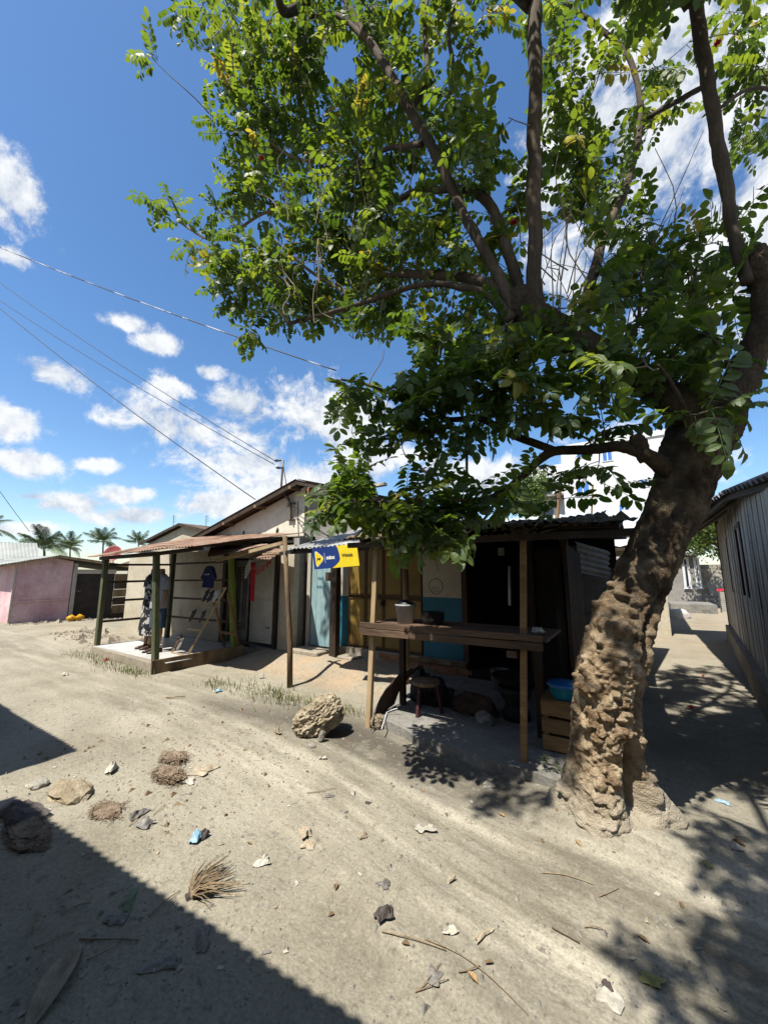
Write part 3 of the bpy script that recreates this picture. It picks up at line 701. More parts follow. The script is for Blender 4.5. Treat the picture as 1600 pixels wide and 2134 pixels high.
# yellow folding doors
yd = bx('door', 'yellowframe', sr, -4.455, -2.945, FY + .03, FY + .07, .31, 2.05)
for k in range(4):
    x0 = -4.445 + k * .3745; x1 = x0 + .364
    for (z0, z1) in ((.335, 1.17), (1.215, 2.03)):
        bx('panel', 'yellowmetal', yd, x0 + .022, x1 - .022, FY + .012, FY + .029, z0 + .02, z1 - .02, bevel=.004)
        for (q0, q1, w0, w1) in ((x0, x0 + .02, z0, z1), (x1 - .02, x1, z0, z1), (x0 + .02, x1 - .02, z1 - .018, z1), (x0 + .02, x1 - .02, z0, z0 + .018)):
            bx('frame_bar', 'yellowframe', yd, q0, q1, FY - .004, FY + .028, w0, w1)
bx('padlock', 'charred', yd, -3.73, -3.67, FY - .05, FY - .006, 1.05, 1.13)
bx('wall_panel', 'whitepaint', sr, -2.93, -2.26, FY, FY + .14, 1.225, 2.25)
bx('wall_panel', 'tealpaint', sr, -2.93, -2.26, FY - .003, FY + .14, .31, 1.222)
ring_c = PY(908, 1222, FY)
MB().tube([(ring_c[0] + .12 * math.cos(a), FY - .003, ring_c[2] + .12 * math.sin(a)) for a in np.linspace(0, 2 * math.pi, 30)], .004, 5, cap=False).build('painted_emblem', 'darkwood', sr)
for dz in (-.03, .0, .03):
    MB().beam((ring_c[0] - .08, FY - .003, ring_c[2] + dz - .04), (ring_c[0] + .07, FY - .003, ring_c[2] + dz - .05), .004, .005).build('painted_emblem', 'darkwood', sr)
bx('door_post', 'darkwood', sr, -2.255, -2.17, FY - .04, FY + .06, .1, 2.2)
bx('door_post', 'darkwood', sr, -1.30, -1.20, FY - .03, FY + .07, .1, 2.2)
# plinth with broken render and bare bricks
bx('plinth', 'plinth', sr, -4.75, -2.2, FY - .05, FY + .15, -.05, .305)
bx('step', 'plinth', sr, -4.45, -4.1, FY - .32, FY - .052, .02, .20, bevel=.02)
bx('plinth_ledge', 'wood', sr, -3.0, -2.2, FY - .10, FY - .052, .24, .30)
for r_ in range(3):
    for c_ in range(7):
        if (r_ * 3 + c_ * 5) % 7 in (1,): continue
        x0 = -3.75 + c_ * .22 + (.1 if r_ % 2 else 0)
        bx('brick', 'brickwall', sr, x0, x0 + .205, FY - .062, FY - .051, .06 + r_ * .075, .125 + r_ * .075)
bx('plinth', 'soot_shade', sr, -2.19, -.66, FY - .03, FY + .12, -.05, .22)
# dark kitchen behind the stall
bx('kitchen_wall', 'soot_shade', sr, -2.30, -2.20, FY + .15, 8.6, -.05, 2.5)
bx('kitchen_wall', 'soot_shade', sr, -2.20, -.30, 8.5, 8.6, -.05, 2.5)
bx('kitchen_floor', 'soot_shade', sr, -2.2, -.3, FY + .12, 8.5, .0, .2)
bx('kitchen_ceiling', 'soot_shade', sr, -2.3, -.1, FY + .02, 8.6, 2.24, 2.28)
bx('kitchen_screen', 'soot_shade', sr, -1.20, -.68, FY, FY + .05, .22, 1.95)
# side wall of crimped sheets along the alley
dA = np.array([.0995, .995, 0])
cnr = np.array([-.66, FY, 0])
r0 = np.random.default_rng(4)
q0, q1, q2 = PY(1200, 1192, 5.60), PY(1270, 1206, 6.5), PY(1200, 1128, 5.60)
MB().sheet(q0, q2 - q0, q1 - q0, np.linalg.norm(q2 - q0), np.linalg.norm(q1 - q0), rows=5, warp=.010, ragged=.02, seed=29, amp=.014).build('wall_sheet', 'palerust', sr, smooth=True)
for k, (z0, z1, mt) in enumerate(((1.58, 1.70, 'oldzinc'), (1.02, 1.66, 'rustdark'), (.45, 1.05, 'rustdark'), (-.02, .48, 'rustdark'))):
    for s_ in range(2):
        o_ = cnr + dA * (s_ * 1.75) + np.array([.012 * k + .004 * s_, 0, z0])
        MB().sheet(o_, (0, 0, 1), dA, z1 - z0, 1.82, rows=5, warp=.012, ragged=.015, seed=30 + k + s_).build('wall_sheet', mt, sr, smooth=True)
roof_sheets(sr, (-.85, FY + .55, 2.14), (-.10, FY + .75, 2.10), (-.8, 9.2, 2.45), (.25, 9.2, 2.35), 1, 'blackroof', rows=4, seed=8, ragged=.04, warp=.015)
# verandah roof
roof_sheets(sr, (-4.30, 4.0, 1.955), (-2.15, 4.0, 1.985), (-4.30, 6.38, 2.60), (-2.15, 6.38, 2.62), 3, 'zinc', rows=5, ragged=.03, seed=14, warp=.006)
roof_sheets(sr, (-2.18, 4.0, 1.985), (-.75, 4.0, 2.0), (-2.18, 8.6, 2.66), (-.55, 8.6, 2.66), 2, 'oldzinc', rows=5, ragged=.03, seed=15, warp=.006)
MB().beam((-4.30, 4.08, 1.915), (-2.1, 4.08, 1.945), .05, .06).build('eave_beam', 'darkwood', sr)
for xx in (-4.2, -3.2, -2.3):
    MB().beam((xx, 4.05, 1.955), (xx, 6.36, 2.56), .045, .05).build('rafter', 'darkwood', sr)
MB().beam((-4.45, 5.42, 2.26), (-2.2, 5.42, 2.28), .05, .07).build('roof_beam', 'darkwood', sr)
vp = MB().tube([(-4.26, 4.11, -.05), (-4.30, 4.12, .6), (-4.38, 4.12, 1.2), (-4.50, 4.12, 2.17)], [.042, .04, .036, .034], 9, jit=.05).build('post', 'wood', sr, smooth=True)
MB().beam((-4.62, 4.15, 1.90), (-4.20, 4.05, 1.93), .035, .05).build('tie', 'charred', sr)
MB().tube([(-2.79, 4.85, .05), (-2.77, 4.85, 1.0), (-2.79, 4.84, 2.14)], [.05, .045, .042], 9, jit=.06).build('post', 'wood', sr, smooth=True)

# hanging banner
ban = root('banner', (-3.37, 3.90, 1.65), 'blue and yellow vinyl banner reading Wakala under the sheet eave', 'banner')
TL, TR, BR_, BL_ = [PY(u, v, 3.90) for u, v in ((650, 1143), (743, 1133), (749, 1179), (656, 1187))]
def bq(s_, t_, off=0.0):
    p = (TL * (1 - s_) + TR * s_) * t_ + (BL_ * (1 - s_) + BR_ * s_) * (1 - t_)
    return p + np.array([0, -.003 * math.sin(s_ * 9 + 1) * (1 - t_) - off, 0])
def ban_patch(name, poly_fn, mat, off, nx=24, ny=8):
    vs, fs = [], []
    for j in range(ny + 1):
        t = j / ny; a, b = poly_fn(t)
        for i in range(nx + 1): vs.append(bq(a + (b - a) * i / nx, t, off))
    k = nx + 1
    fs = [(j * k + i, j * k + i + 1, (j + 1) * k + i + 1, (j + 1) * k + i) for j in range(ny) for i in range(nx)]
    return MB().add(vs, fs).build(name, mat, ban, smooth=True)
ban_patch('sheet', lambda t: (0, 1), 'banneryellow', 0)
def curve_edge(t):                                  # blue field: full height at the left, a big rounded nose pointing right
    y = t
    if y > .42: return .54 + .07 * math.sqrt(max(0, 1 - ((y - .42) / .60) ** 2)) + .0
    return .40 + .21 * math.sin((y / .42) * math.pi / 2)
ban_patch('blue_field', lambda t: (0.0, curve_edge(t)), 'bannerblue', .0025, 20, 16)
def flat_on_banner(name, pts, mat, off, parent=ban):
    vs = [bq(s_, t_, off) for s_, t_ in pts]; n = len(vs); c = sum(vs) / n
    return MB().add([c] + vs, [(0, k + 1, (k + 1) % n + 1) for k in range(n)]).build(name, mat, parent)
def rounded(pts, rad=.3, n=7):
    out = []; m = len(pts)
    for i in range(m):
        p0, p1, p2 = [np.array(pts[(i + k) % m]) for k in (-1, 0, 1)]
        a = p1 + (p0 - p1) * rad; b = p1 + (p2 - p1) * rad
        for t in np.linspace(0, 1, n): out.append(tuple((1 - t) ** 2 * a + 2 * t * (1 - t) * p1 + t * t * b))
    return out
tri = [(.055, .93), (.055, .02), (.275, .47)]
flat_on_banner('logo_border', rounded([(q[0], q[1]) for q in tri]), 'bannerwhite', .005)
cx_, cyy = .13, .475
flat_on_banner('logo_field', rounded([(cx_ + (q[0] - cx_) * .90, cyy + (q[1] - cyy) * .90) for q in tri]), 'banneryellow', .007)
bu = nrm(TR - TL); bvv = nrm(np.array([0, 0, 1]) - bu * bu[2])
def ban_M(s_, t_, off):
    c = bq(s_, t_, off); nn = np.cross(bu, bvv)
    return Matrix(((bu[0], bvv[0], nn[0], c[0]), (bu[1], bvv[1], nn[1], c[1]), (bu[2], bvv[2], nn[2], c[2]), (0, 0, 0, 1)))
put_text('lettering', 'yas', .056, .0006, ban_M(.135, .48, .0085), 'bannerink', ban, .002)
put_text('lettering', 'mixx', .072, .0006, ban_M(.405, .49, .006), 'bannerwhite', ban, .003)
put_text('lettering', 'Wakala', .060, .0006, ban_M(.775, .53, .004), 'bannerink', ban, .0008)
flat_on_banner('divider', [(.272, .25), (.278, .25), (.278, .73), (.272, .73)], 'bannerwhite', .005)

# ------------------------------------------------------------------ food stall
fs_ = root('food_stall', (-1.6, 4.2, 0), 'wooden food stall with plank counter and blackened sheet roof', 'stall')
MB().beam((-2.485, 3.53, -.03), (-2.40, 3.55, 1.93), .058, .05).build('post', 'palewood', fs_, bevel=.005)
MB().beam((-.90, 3.45, -.05), (-.80, 3.45, 1.90), .05, .045).build('post', 'crate', fs_, bevel=.005)
MB().beam((-.86, 4.02, .08), (-.86, 4.02, 1.05), .07, .07).build('table_leg', 'darkwood', fs_)
MB().beam((-2.40, 4.1, .08), (-2.40, 4.1, 1.02), .06, .06).build('table_leg', 'darkwood', fs_)
MB().beam((-.70, 4.75, .08), (-.66, 4.75, 2.05), .08, .08).build('post', 'darkwood', fs_)
for k, (z0, z1) in enumerate(((.955, 1.022), (1.026, 1.085))):
    MB().hexa([(-2.53, 3.415, z0), (-.68, 3.377, z0 + .025), (-.68, 3.40, z0 + .025), (-2.53, 3.44, z0)], [(-2.53, 3.415 - .002 * k, z1), (-.68, 3.377 - .002 * k, z1 + .02), (-.68, 3.40, z1 + .02), (-2.53, 3.44, z1)]).build('counter_board', 'woodx', fs_, bevel=.004)
bx('batten', 'woodx', fs_, -.98, -.90, 3.405, 3.47, .90, .955)
for k in range(5):
    bx('table_board', 'woodx', fs_, -2.5, -.66, 3.46 + k * .14, 3.59 + k * .14, 1.04 + .004 * (k % 2), 1.065 + .004 * (k % 2))
MB().beam((-2.65, 3.36, 1.905), (.02, 3.34, 1.90), .045, .055).build('fascia', 'darkwood', fs_)
MB().beam((-2.6, 4.7, 2.13), (-.1, 4.7, 2.12), .05, .06).build('roof_beam', 'darkwood', fs_)
for xx in (-2.45, -1.6, -.85, -.1):
    MB().beam((xx, 3.32, 1.945), (xx, 5.5, 2.25), .04, .045).build('rafter', 'darkwood', fs_)
roof_sheets(fs_, (-2.72, 3.22, 1.955), (.06, 3.24, 1.962), (-2.72, 5.6, 2.31), (-.12, 5.6, 2.31), 4, 'blackroof', rows=6, ragged=.05, seed=44, warp=.022)
roof_sheets(fs_, (-1.9, 3.3, 1.995), (-.25, 3.32, 2.005), (-1.8, 4.6, 2.20), (-.2, 4.5, 2.20), 2, 'blackroof', rows=6, ragged=.12, seed=46, warp=.03)
for k in range(7):
    bx('side_board', 'darkwood', fs_, -.64, -.60, 4.45 + k * .17, 4.60 + k * .17, .05, 1.9 + .05 * math.sin(k * 3))
bx('hanging_cloth', 'soot_shade', fs_, -.75, -.665, 4.5, 4.62, .5, 1.7)

# concrete floor of the stall
sl_pts = [(-2.58, 3.75), (-2.45, 3.62), (-2.05, 3.50), (-1.80, 3.36), (-1.45, 3.40), (-1.20, 3.30), (-.85, 3.32), (-.55, 3.26), (-.36, 3.45), (-.36, 4.6), (-.60, 5.64), (-2.85, 5.60), (-2.95, 4.6)]
sm = MB().poly([(x, y, -.08) for x, y in sl_pts], (0, 0, .18)).build('concrete_floor', 'concrete', None)
sm['kind'] = 'structure'; sm['label'] = 'grey concrete floor slab under the food stall'

# ------------------------------------------------------------------ the big tree
TB = GG(1272, 1676)
tree = root('tree', TB, 'large knobbly-trunked tree with pinnate leaves leaning over the stall', 'tree')

def bark_material(name, ca, cb, cc, dust=False):
    m = material(name, ca, cb, 7, .95, .9, 42, .35, cc=cc, low=.32, high=.70, stretch=(1, 1, .55), spec=.15)
    return m
MT['bark'] = bark_material('limb_bark', (.055, .038, .024), (.155, .115, .075), (.10, .072, .045))
MT['stem'] = material('smooth_stem_bark', (.065, .048, .032), (.155, .118, .08), 6, .9, .5, 40, .3, stretch=(1, 1, .3), spec=.2)
MT['twig'] = material('twig_bark', (.20, .155, .10), (.42, .345, .24), 6, .9, 0, 10, .2)
def trunk_material():
    m = bpy.data.materials.new('knobbly_bark'); m.use_nodes = True
    t = m.node_tree; N, L = t.nodes, t.links; b = N['Principled BSDF']; b.inputs['Roughness'].default_value = .95; b.inputs['Specular IOR Level'].default_value = .12
    geo = N.new('ShaderNodeNewGeometry'); pos = geo.outputs['Position']
    def noise(s, d, r=.62):
        n = N.new('ShaderNodeTexNoise'); n.inputs['Scale'].default_value = s; n.inputs['Detail'].default_value = d; n.inputs['Roughness'].default_value = r; L.new(pos, n.inputs['Vector']); return n.outputs[0]
    def ramp(src, *st):
        r = N.new('ShaderNodeValToRGB'); L.new(src, r.inputs[0])
        while len(r.color_ramp.elements) < len(st): r.color_ramp.elements.new(.5)
        for e, (p_, c) in zip(r.color_ramp.elements, st): e.position = p_; e.color = (*[q * .84 for q in c], 1)
        return r.outputs[0]
    def mixc(f, a, c):
        n = N.new('ShaderNodeMix'); n.data_type = 'RGBA'
        for s_, x in (('Factor', f), ('A', a), ('B', c)):
            if isinstance(x, (int, float)): n.inputs[s_].default_value = x
            elif isinstance(x, tuple): n.inputs[s_].default_value = (*x, 1)
            else: L.new(x, n.inputs[s_])
        return n.outputs['Result']
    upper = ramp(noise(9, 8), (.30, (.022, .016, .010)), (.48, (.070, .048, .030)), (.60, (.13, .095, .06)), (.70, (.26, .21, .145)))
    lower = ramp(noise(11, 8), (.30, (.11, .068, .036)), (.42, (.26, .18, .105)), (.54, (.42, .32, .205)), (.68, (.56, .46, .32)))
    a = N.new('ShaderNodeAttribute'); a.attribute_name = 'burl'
    c = mixc(a.outputs['Fac'], upper, lower)  # sunlit pale below and crown shade above are put into the bark colour
    d = N.new('ShaderNodeAttribute'); d.attribute_name = 'dust'
    c = mixc(d.outputs['Fac'], c, ramp(noise(14, 6), (.3, (.34, .29, .215)), (.7, (.47, .42, .33))))
    L.new(c, b.inputs['Base Color'])
    h = N.new('ShaderNodeMath'); h.operation = 'ADD'; L.new(noise(38, 8), h.inputs[0]); L.new(noise(110, 5), h.inputs[1])
    bp = N.new('ShaderNodeBump'); bp.inputs['Strength'].default_value = 1.0; bp.inputs['Distance'].default_value = .022
    L.new(h.outputs[0], bp.inputs['Height']); L.new(bp.outputs[0], b.inputs['Normal'])
    return m
MT['trunk'] = trunk_material()

def catmull(pts, n):
    pts = np.array(pts, float); m = len(pts); out = []
    ext = np.vstack([2 * pts[0] - pts[1], pts, 2 * pts[-1] - pts[-2]])
    for t in np.linspace(0, m - 1 - 1e-6, n):
        i = int(t); f = t - i; p0, p1, p2, p3 = ext[i:i + 4]
        out.append(.5 * ((2 * p1) + (-p0 + p2) * f + (2 * p0 - 5 * p1 + 4 * p2 - p3) * f * f + (-p0 + 3 * p1 - 3 * p2 + p3) * f ** 3))
    return np.array(out)

dB = float(np.dot(TB - CAM, np.array([-sy_ * cp_, cy_ * cp_, sp_])))
TR_ = [(1274, 1710, dB, 104), (1272, 1676, dB, 92), (1266, 1620, dB, 76), (1264, 1550, dB, 70), (1266, 1480, dB, 68), (1274, 1400, dB, 68), (1294, 1330, dB, 66), (1324, 1250, dB + .07, 51),
       (1362, 1150, dB + .08, 52), (1406, 1060, dB + .10, 54), (1430, 990, dB + .12, 61), (1450, 930, dB + .14, 68), (1472, 880, dB + .16, 72), (1500, 830, dB + .18, 58)]
raw = [list(P(u, v, d)) + [hw * d / 800 / math.hypot(1, (u - 800) / 800)] for u, v, d, hw in TR_]
sp4 = catmull(raw, 330)
C3, R0 = sp4[:, :3], sp4[:, 3]
m_, n_ = 330, 200
tan = np.gradient(C3, axis=0); tan /= np.linalg.norm(tan, axis=1)[:, None]
A = RIGHT - tan * (tan @ RIGHT)[:, None]; A /= np.linalg.norm(A, axis=1)[:, None]
toc = np.array([sy_, -cy_, 0.0]); Bv = toc - tan * (tan @ toc)[:, None]; Bv -= A * np.sum(A * Bv, 1)[:, None]; Bv /= np.linalg.norm(Bv, axis=1)[:, None]
th = np.linspace(-math.pi, math.pi, n_, endpoint=False)
TH, HZ = np.meshgrid(th, C3[:, 2] - TB[2])
SS = np.concatenate([[0], np.cumsum(np.linalg.norm(np.diff(C3, axis=0), axis=1))])[:, None] * np.ones((1, n_))
Rr = R0[:, None] * np.ones((1, n_))
base = (C3[:, None, :] + Rr[..., None] * (np.sin(TH)[..., None] * A[:, None, :] + np.cos(TH)[..., None] * Bv[:, None, :]))
pb_ = base.reshape(-1, 3)
def shp(a): return a.reshape(m_, n_)
lob = lambda c, w: np.exp(-((np.angle(np.exp(1j * (TH - c)))) / w) ** 2)
flare = np.exp(-np.clip(HZ, 0, 9) / .15) * (.08 + .34 * lob(1.2, .38) + .42 * lob(-.7, .42) + .40 * lob(-1.9, .4) + .35 * lob(2.6, .5)) + .10 * lob(1.15, .5) * (1 - sstep(.3, 1.2, HZ))
groove = -.42 * np.exp(-((TH - .42 - .1 * np.sin(HZ * 4)) / .17) ** 2) * sstep(0, .15, HZ) * (1 - sstep(1.25, 1.7, HZ))
cav = -.70 * np.exp(-((TH - .26) / .30) ** 4) * sstep(.03, .10, HZ) * (1 - sstep(.40, .58, HZ))
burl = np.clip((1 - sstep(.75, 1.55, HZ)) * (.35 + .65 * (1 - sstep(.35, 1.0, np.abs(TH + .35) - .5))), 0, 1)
lum = shp(fbm(pb_ * 5.0, 3, 1)); med = shp(fbm(pb_ * 14.0, 3, 2)); fin = shp(fbm(pb_ * 38.0, 3, 5))
fin2 = shp(fbm(pb_ * 75.0, 2, 8)); rid = 1 - np.abs(shp(fbm(pb_ * 22.0, 3, 6))) * 2
disp = R0[:, None] * (flare + groove + cav) + .026 * lum * (.6 + .6 * burl) + (.010 * burl + .008) * med + (.008 * burl + .006) * rid + .020 * (1 - .6 * burl) * (1 - 2 * np.abs(shp(fbm(pb_ * np.array([17.0, 17.0, 5.0]), 3, 16)))) + (.012 * burl + .010) * np.abs(fin) + .006 * burl * fin2
r1 = np.random.default_rng(5)
CLU = [(r1.uniform(.1, 1.3), r1.uniform(-1.5, .3)) for _ in range(13)]
for k in range(190):
    big = k < 16
    h = r1.uniform(.05, 1.38) if k % 7 else r1.uniform(1.3, 2.2); t0 = r1.uniform(-1.9, 1.3) if k % 3 else r1.uniform(-1.2, .2)
    if not big and k % 4:
        ch_, ct_ = CLU[k % 13]; h = ch_ + r1.normal() * .07; t0 = ct_ + r1.normal() * .28
    if big and t0 > .35 and h > .5 and k % 2: t0 -= 1.0
    rad = r1.uniform(.035, .075) if big else (r1.uniform(.008, .018) if k % 2 else r1.uniform(.016, .034))
    i0 = int(np.argmin(np.abs(C3[:, 2] - TB[2] - h))); c = C3[i0] + R0[i0] * (math.sin(t0) * A[i0] + math.cos(t0) * Bv[i0])
    if -.1 < t0 < .55 and h < .5: continue
    d = np.linalg.norm(base - c, axis=2) / rad
    d = d * (1 + .25 * med)
    prof = np.sqrt(np.clip(1 - d ** 2, 0, 1))
    hgt = rad * (.55 if big else 1.05) * (1 if h < 1.45 else .5)
    disp += hgt * prof * (1 + .5 * med * big)
disp += .05 * np.exp(-(((TH + 1.25) / .5) ** 2)) * np.exp(-(((HZ - 1.30) / .16) ** 2))     # shoulder of the old burl
disp += .045 * np.exp(-(((TH + 1.1) / .6) ** 2)) * np.exp(-(((HZ - .12) / .14) ** 2))
disp -= .03 * np.exp(-(((TH - 1.2) / .5) ** 2)) * sstep(.1, .3, HZ) * (1 - sstep(1.0, 1.5, HZ))
V = (base + disp[..., None] * (np.sin(TH)[..., None] * A[:, None, :] + np.cos(TH)[..., None] * Bv[:, None, :])).reshape(-1, 3)
ii = np.arange(m_ * n_).reshape(m_, n_); jn = np.roll(ii, -1, axis=1)
Q = np.stack([ii[:-1], jn[:-1], jn[1:], ii[1:]], -1).reshape(-1, 4)
tm = mesh_np('trunk', V - TB, Q); tm.polygons.foreach_set('use_smooth', [True] * len(tm.polygons))
fattr(tm, 'burl', np.clip(burl * 1.0 + .35 * lum, 0, 1).ravel()); fattr(tm, 'dust', np.clip((1 - sstep(.0, .38, HZ)) * 1.0 + .25 * lum * (HZ < .5), 0, .9).ravel())  # bark tone mask: burled sunlit part pale, shaded rest dark; dust at the foot
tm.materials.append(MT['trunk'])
tro = bpy.data.objects.new('trunk', tm); col.objects.link(tro); tro.parent = tree; ORG[tro.name] = TB

NODES, NRAD = [], []
def far_left(u, v, d): return d * (1 + .20 * float(sstep(-950, -480, -u)) * (v < 725))
def limb(pts, mat='bark', name='branch', n=None, sides=12, jit=.06, add=True, seed=0):
    pts = [list(P(u, v, d)) + [hw * d / 800 / math.hypot(1, (u - 800) / 800)] for u, v, d, hw in pts]
    n = n or len(pts) * 7
    s = catmull(pts, n); s[:, 3] = np.maximum(s[:, 3], .003)
    wob = np.stack([fbm(s[:, :3] * 3 + 7 * seed, 2, seed + 1), fbm(s[:, :3] * 3 + 31, 2, seed + 2), fbm(s[:, :3] * 3 + 77, 2, seed + 3)], 1) * (.35 * s[:, 3:4])
    c = s[:, :3] + wob; r = s[:, 3] * (1 + .16 * fbm(c * 9, 2, seed + 9))
    o = MB().tube(c, r, sides, jit=jit, seed=seed).build(name, mat, tree, smooth=True)
    if add:
        for q, rr in zip(c, r): NODES.append(q); NRAD.append(rr)
    return c
LIMBS = [
    ([(1478, 900, dB + .15, 60), (1520, 830, 2.60, 58), (1562, 760, 2.60, 52), (1588, 690, 2.60, 44), (1596, 620, 2.62, 42), (1582, 560, 2.64, 40), (1572, 520, 2.66, 32)], 'bark'),
    ([(1556, 590, 2.62, 24), (1538, 530, 2.66, 25), (1520, 430, 2.74, 26), (1497, 300, 2.85, 27), (1470, 150, 2.96, 27), (1447, 0, 3.1, 27), (1430, -170, 3.25, 24)], 'stem'),
    ([(1590, 560, 2.66, 26), (1625, 480, 2.7, 24), (1650, 330, 2.8, 20), (1660, 100, 3.0, 16), (1650, -100, 3.2, 12)], 'stem'),
    ([(1462, 905, dB + .15, 60), (1410, 850, 2.66, 56), (1350, 800, 2.76, 54), (1280, 757, 2.86, 52), (1200, 712, 2.95, 50), (1130, 672, 3.02, 50), (1085, 635, 3.06, 46), (1075, 608, 3.08, 34)], 'bark'),
    ([(1116, 680, 3.02, 26), (1114, 600, 3.08, 27), (1113, 400, 3.2, 26), (1114, 200, 3.35, 25), (1113, 0, 3.5, 24), (1112, -170, 3.7, 22)], 'stem'),
    ([(1072, 650, 3.04, 22), (1045, 590, 3.1, 20), (1005, 515, 3.2, 18), (950, 410, 3.4, 17), (890, 290, 3.6, 16), (860, 240, 3.7, 16), (800, 130, 3.9, 14), (745, 45, 4.1, 13), (695, -50, 4.3, 11)], 'stem'),
    ([(1088, 640, 3.12, 22), (1070, 560, 3.2, 21), (1045, 490, 3.3, 20), (1008, 412, 3.5, 17), (940, 393, 3.7, 13), (860, 402, 3.9, 12), (805, 435, 4.1, 8), (740, 480, 4.3, 5)], 'stem'),
    ([(1066, 665, 3.02, 22), (1020, 618, 3.08, 15), (960, 597, 3.2, 12), (870, 595, 3.4, 10), (760, 630, 3.7, 9), (660, 658, 3.9, 7), (604, 673, 4.0, 6)], 'stem'),
    ([(1062, 620, 3.12, 20), (1010, 590, 3.2, 18), (940, 575, 3.4, 17), (850, 570, 3.6, 13), (780, 585, 3.8, 9), (715, 612, 4.0, 6)], 'stem'),
    ([(1204, 690, 2.94, 26), (1222, 620, 3.0, 22), (1240, 560, 3.1, 20), (1262, 480, 3.3, 18), (1300, 400, 3.5, 15), (1325, 310, 3.7, 13), (1335, 230, 3.9, 11), (1310, 120, 4.1, 10), (1240, 50, 4.3, 9), (1195, 18, 4.4, 8), (1130, -40, 4.6, 6)], 'stem'),
    ([(1335, 250, 3.85, 11), (1400, 215, 3.4, 11), (1470, 178, 2.98, 12)], 'stem'),
    ([(1480, 240, 2.9, 8), (1560, 185, 3.1, 8), (1640, 190, 3.3, 7)], 'stem'),
    ([(880, 300, 3.62, 10), (800, 312, 3.85, 8), (740, 350, 4.05, 6), (680, 345, 4.2, 5)], 'stem'),
    ([(855, 235, 3.72, 10), (890, 160, 3.85, 9), (885, 60, 4.0, 8), (895, -40, 4.2, 6)], 'stem'),
    ([(925, 245, 3.7, 8), (945, 150, 3.85, 7), (935, 70, 4.0, 6), (960, -30, 4.2, 5)], 'stem'),
    ([(770, 85, 4.0, 9), (700, 30, 4.15, 8), (640, 36, 4.3, 7), (570, 62, 4.45, 6), (500, 60, 4.6, 4)], 'stem'),
    ([(604, 673, 4.0, 5), (545, 610, 4.1, 4), (500, 560, 4.2, 3)], 'twig'),
    ([(604, 673, 4.0, 5), (585, 600, 4.1, 4), (540, 520, 4.25, 3), (480, 500, 4.35, 3)], 'twig'),
    ([(700, 340, 4.15, 6), (620, 330, 4.3, 5), (560, 290, 4.4, 4), (500, 210, 4.5, 3)], 'twig'),
    ([(745, 478, 4.25, 6), (640, 455, 4.35, 5), (560, 440, 4.4, 4), (450, 500, 4.5, 3), (370, 460, 4.6, 3)], 'twig'),
    ([(720, 610, 4.0, 5), (640, 560, 4.1, 4), (560, 490, 4.25, 3)], 'twig'),
    # low limb that hangs over the stall
    ([(1400, 985, dB + .10, 40), (1350, 950, 2.60, 30), (1295, 932, 2.68, 23), (1230, 936, 2.8, 20), (1150, 942, 2.92, 17), (1095, 985, 2.96, 13), (1050, 1022, 2.98, 11), (980, 1050, 2.98, 8), (880, 1058, 2.95, 6), (770, 1045, 2.9, 4), (700, 1040, 2.9, 3)], 'bark'),
    ([(1160, 940, 2.9, 14), (1060, 902, 3.0, 15), (1000, 872, 3.1, 13), (925, 872, 3.2, 9), (840, 832, 3.3, 6), (760, 800, 3.4, 5), (710, 790, 3.4, 3)], 'bark'),
    ([(1000, 880, 3.1, 6), (975, 930, 3.05, 5), (972, 985, 3.02, 4)], 'twig'),
    ([(950, 1045, 2.98, 5), (905, 1000, 3.0, 4), (845, 950, 3.05, 3)], 'twig'),
    ([(1040, 1030, 2.98, 6), (1010, 1080, 2.9, 4), (960, 1120, 2.85, 3)], 'twig'),
    ([(880, 1058, 2.95, 5), (860, 1100, 2.9, 4), (845, 1150, 2.86, 3)], 'twig'),
    ([(1345, 960, 2.62, 26), (1330, 925, 2.62, 34), (1322, 905, 2.62, 20)], 'bark'),
    ([(1470, 950, 2.55, 20), (1440, 880, 2.4, 12), (1400, 800, 2.3, 7), (1370, 760, 2.25, 4)], 'stem'),
    ([(1530, 820, 2.56, 14), (1510, 740, 2.45, 9), (1470, 690, 2.4, 5)], 'stem'),
    ([(1300, 760, 2.8, 10), (1330, 660, 2.85, 7), (1340, 560, 2.95, 5), (1380, 470, 3.0, 3)], 'stem'),
    ([(1360, 800, 2.72, 10), (1430, 680, 2.75, 7), (1450, 560, 2.85, 5), (1460, 470, 2.95, 3)], 'stem'),
]
for k, (pts, mt) in enumerate(LIMBS):
    f_ = (.80 if k == 0 else .66) if pts[0][3] >= 58 else .60
    pts = [(u, v, far_left(u, v, d), hw * f_ if hw > 4 else hw * .8) for u, v, d, hw in pts]
    limb(pts, mt, seed=k * 3 + 1, sides=14 if pts[0][3] > 30 else 9)
# boughs that carry on over the viewer's head, out of the picture; the first leaves the trunk fork behind the leaves
def limb_w(pts, rad, mat='stem', seed=0):
    s = catmull([list(q) + [r] for q, r in zip(pts, rad)], len(pts) * 8)
    MB().tube(s[:, :3], s[:, 3], 9, jit=.05, seed=seed).build('branch', mat, tree, smooth=True)
    for q in s: NODES.append(q[:3]); NRAD.append(q[3])
limb_w([P(1113, 0, 3.5), (-1.25, 2.2, 7.9), (-1.2, 1.5, 8.2), (-1.0, .8, 8.3)], [.09, .07, .05, .03], seed=901)
limb_w([P(1113, 0, 3.5), (-1.4, 1.6, 6.6), (-1.5, .9, 6.2), (-1.3, .1, 6.1)], [.06, .045, .03, .015], seed=906)
limb_w([P(1447, 0, 3.1), (-.05, 1.75, 7.2), (-.3, 1.1, 7.4), (-.5, .4, 7.5)], [.08, .06, .045, .03], seed=902)
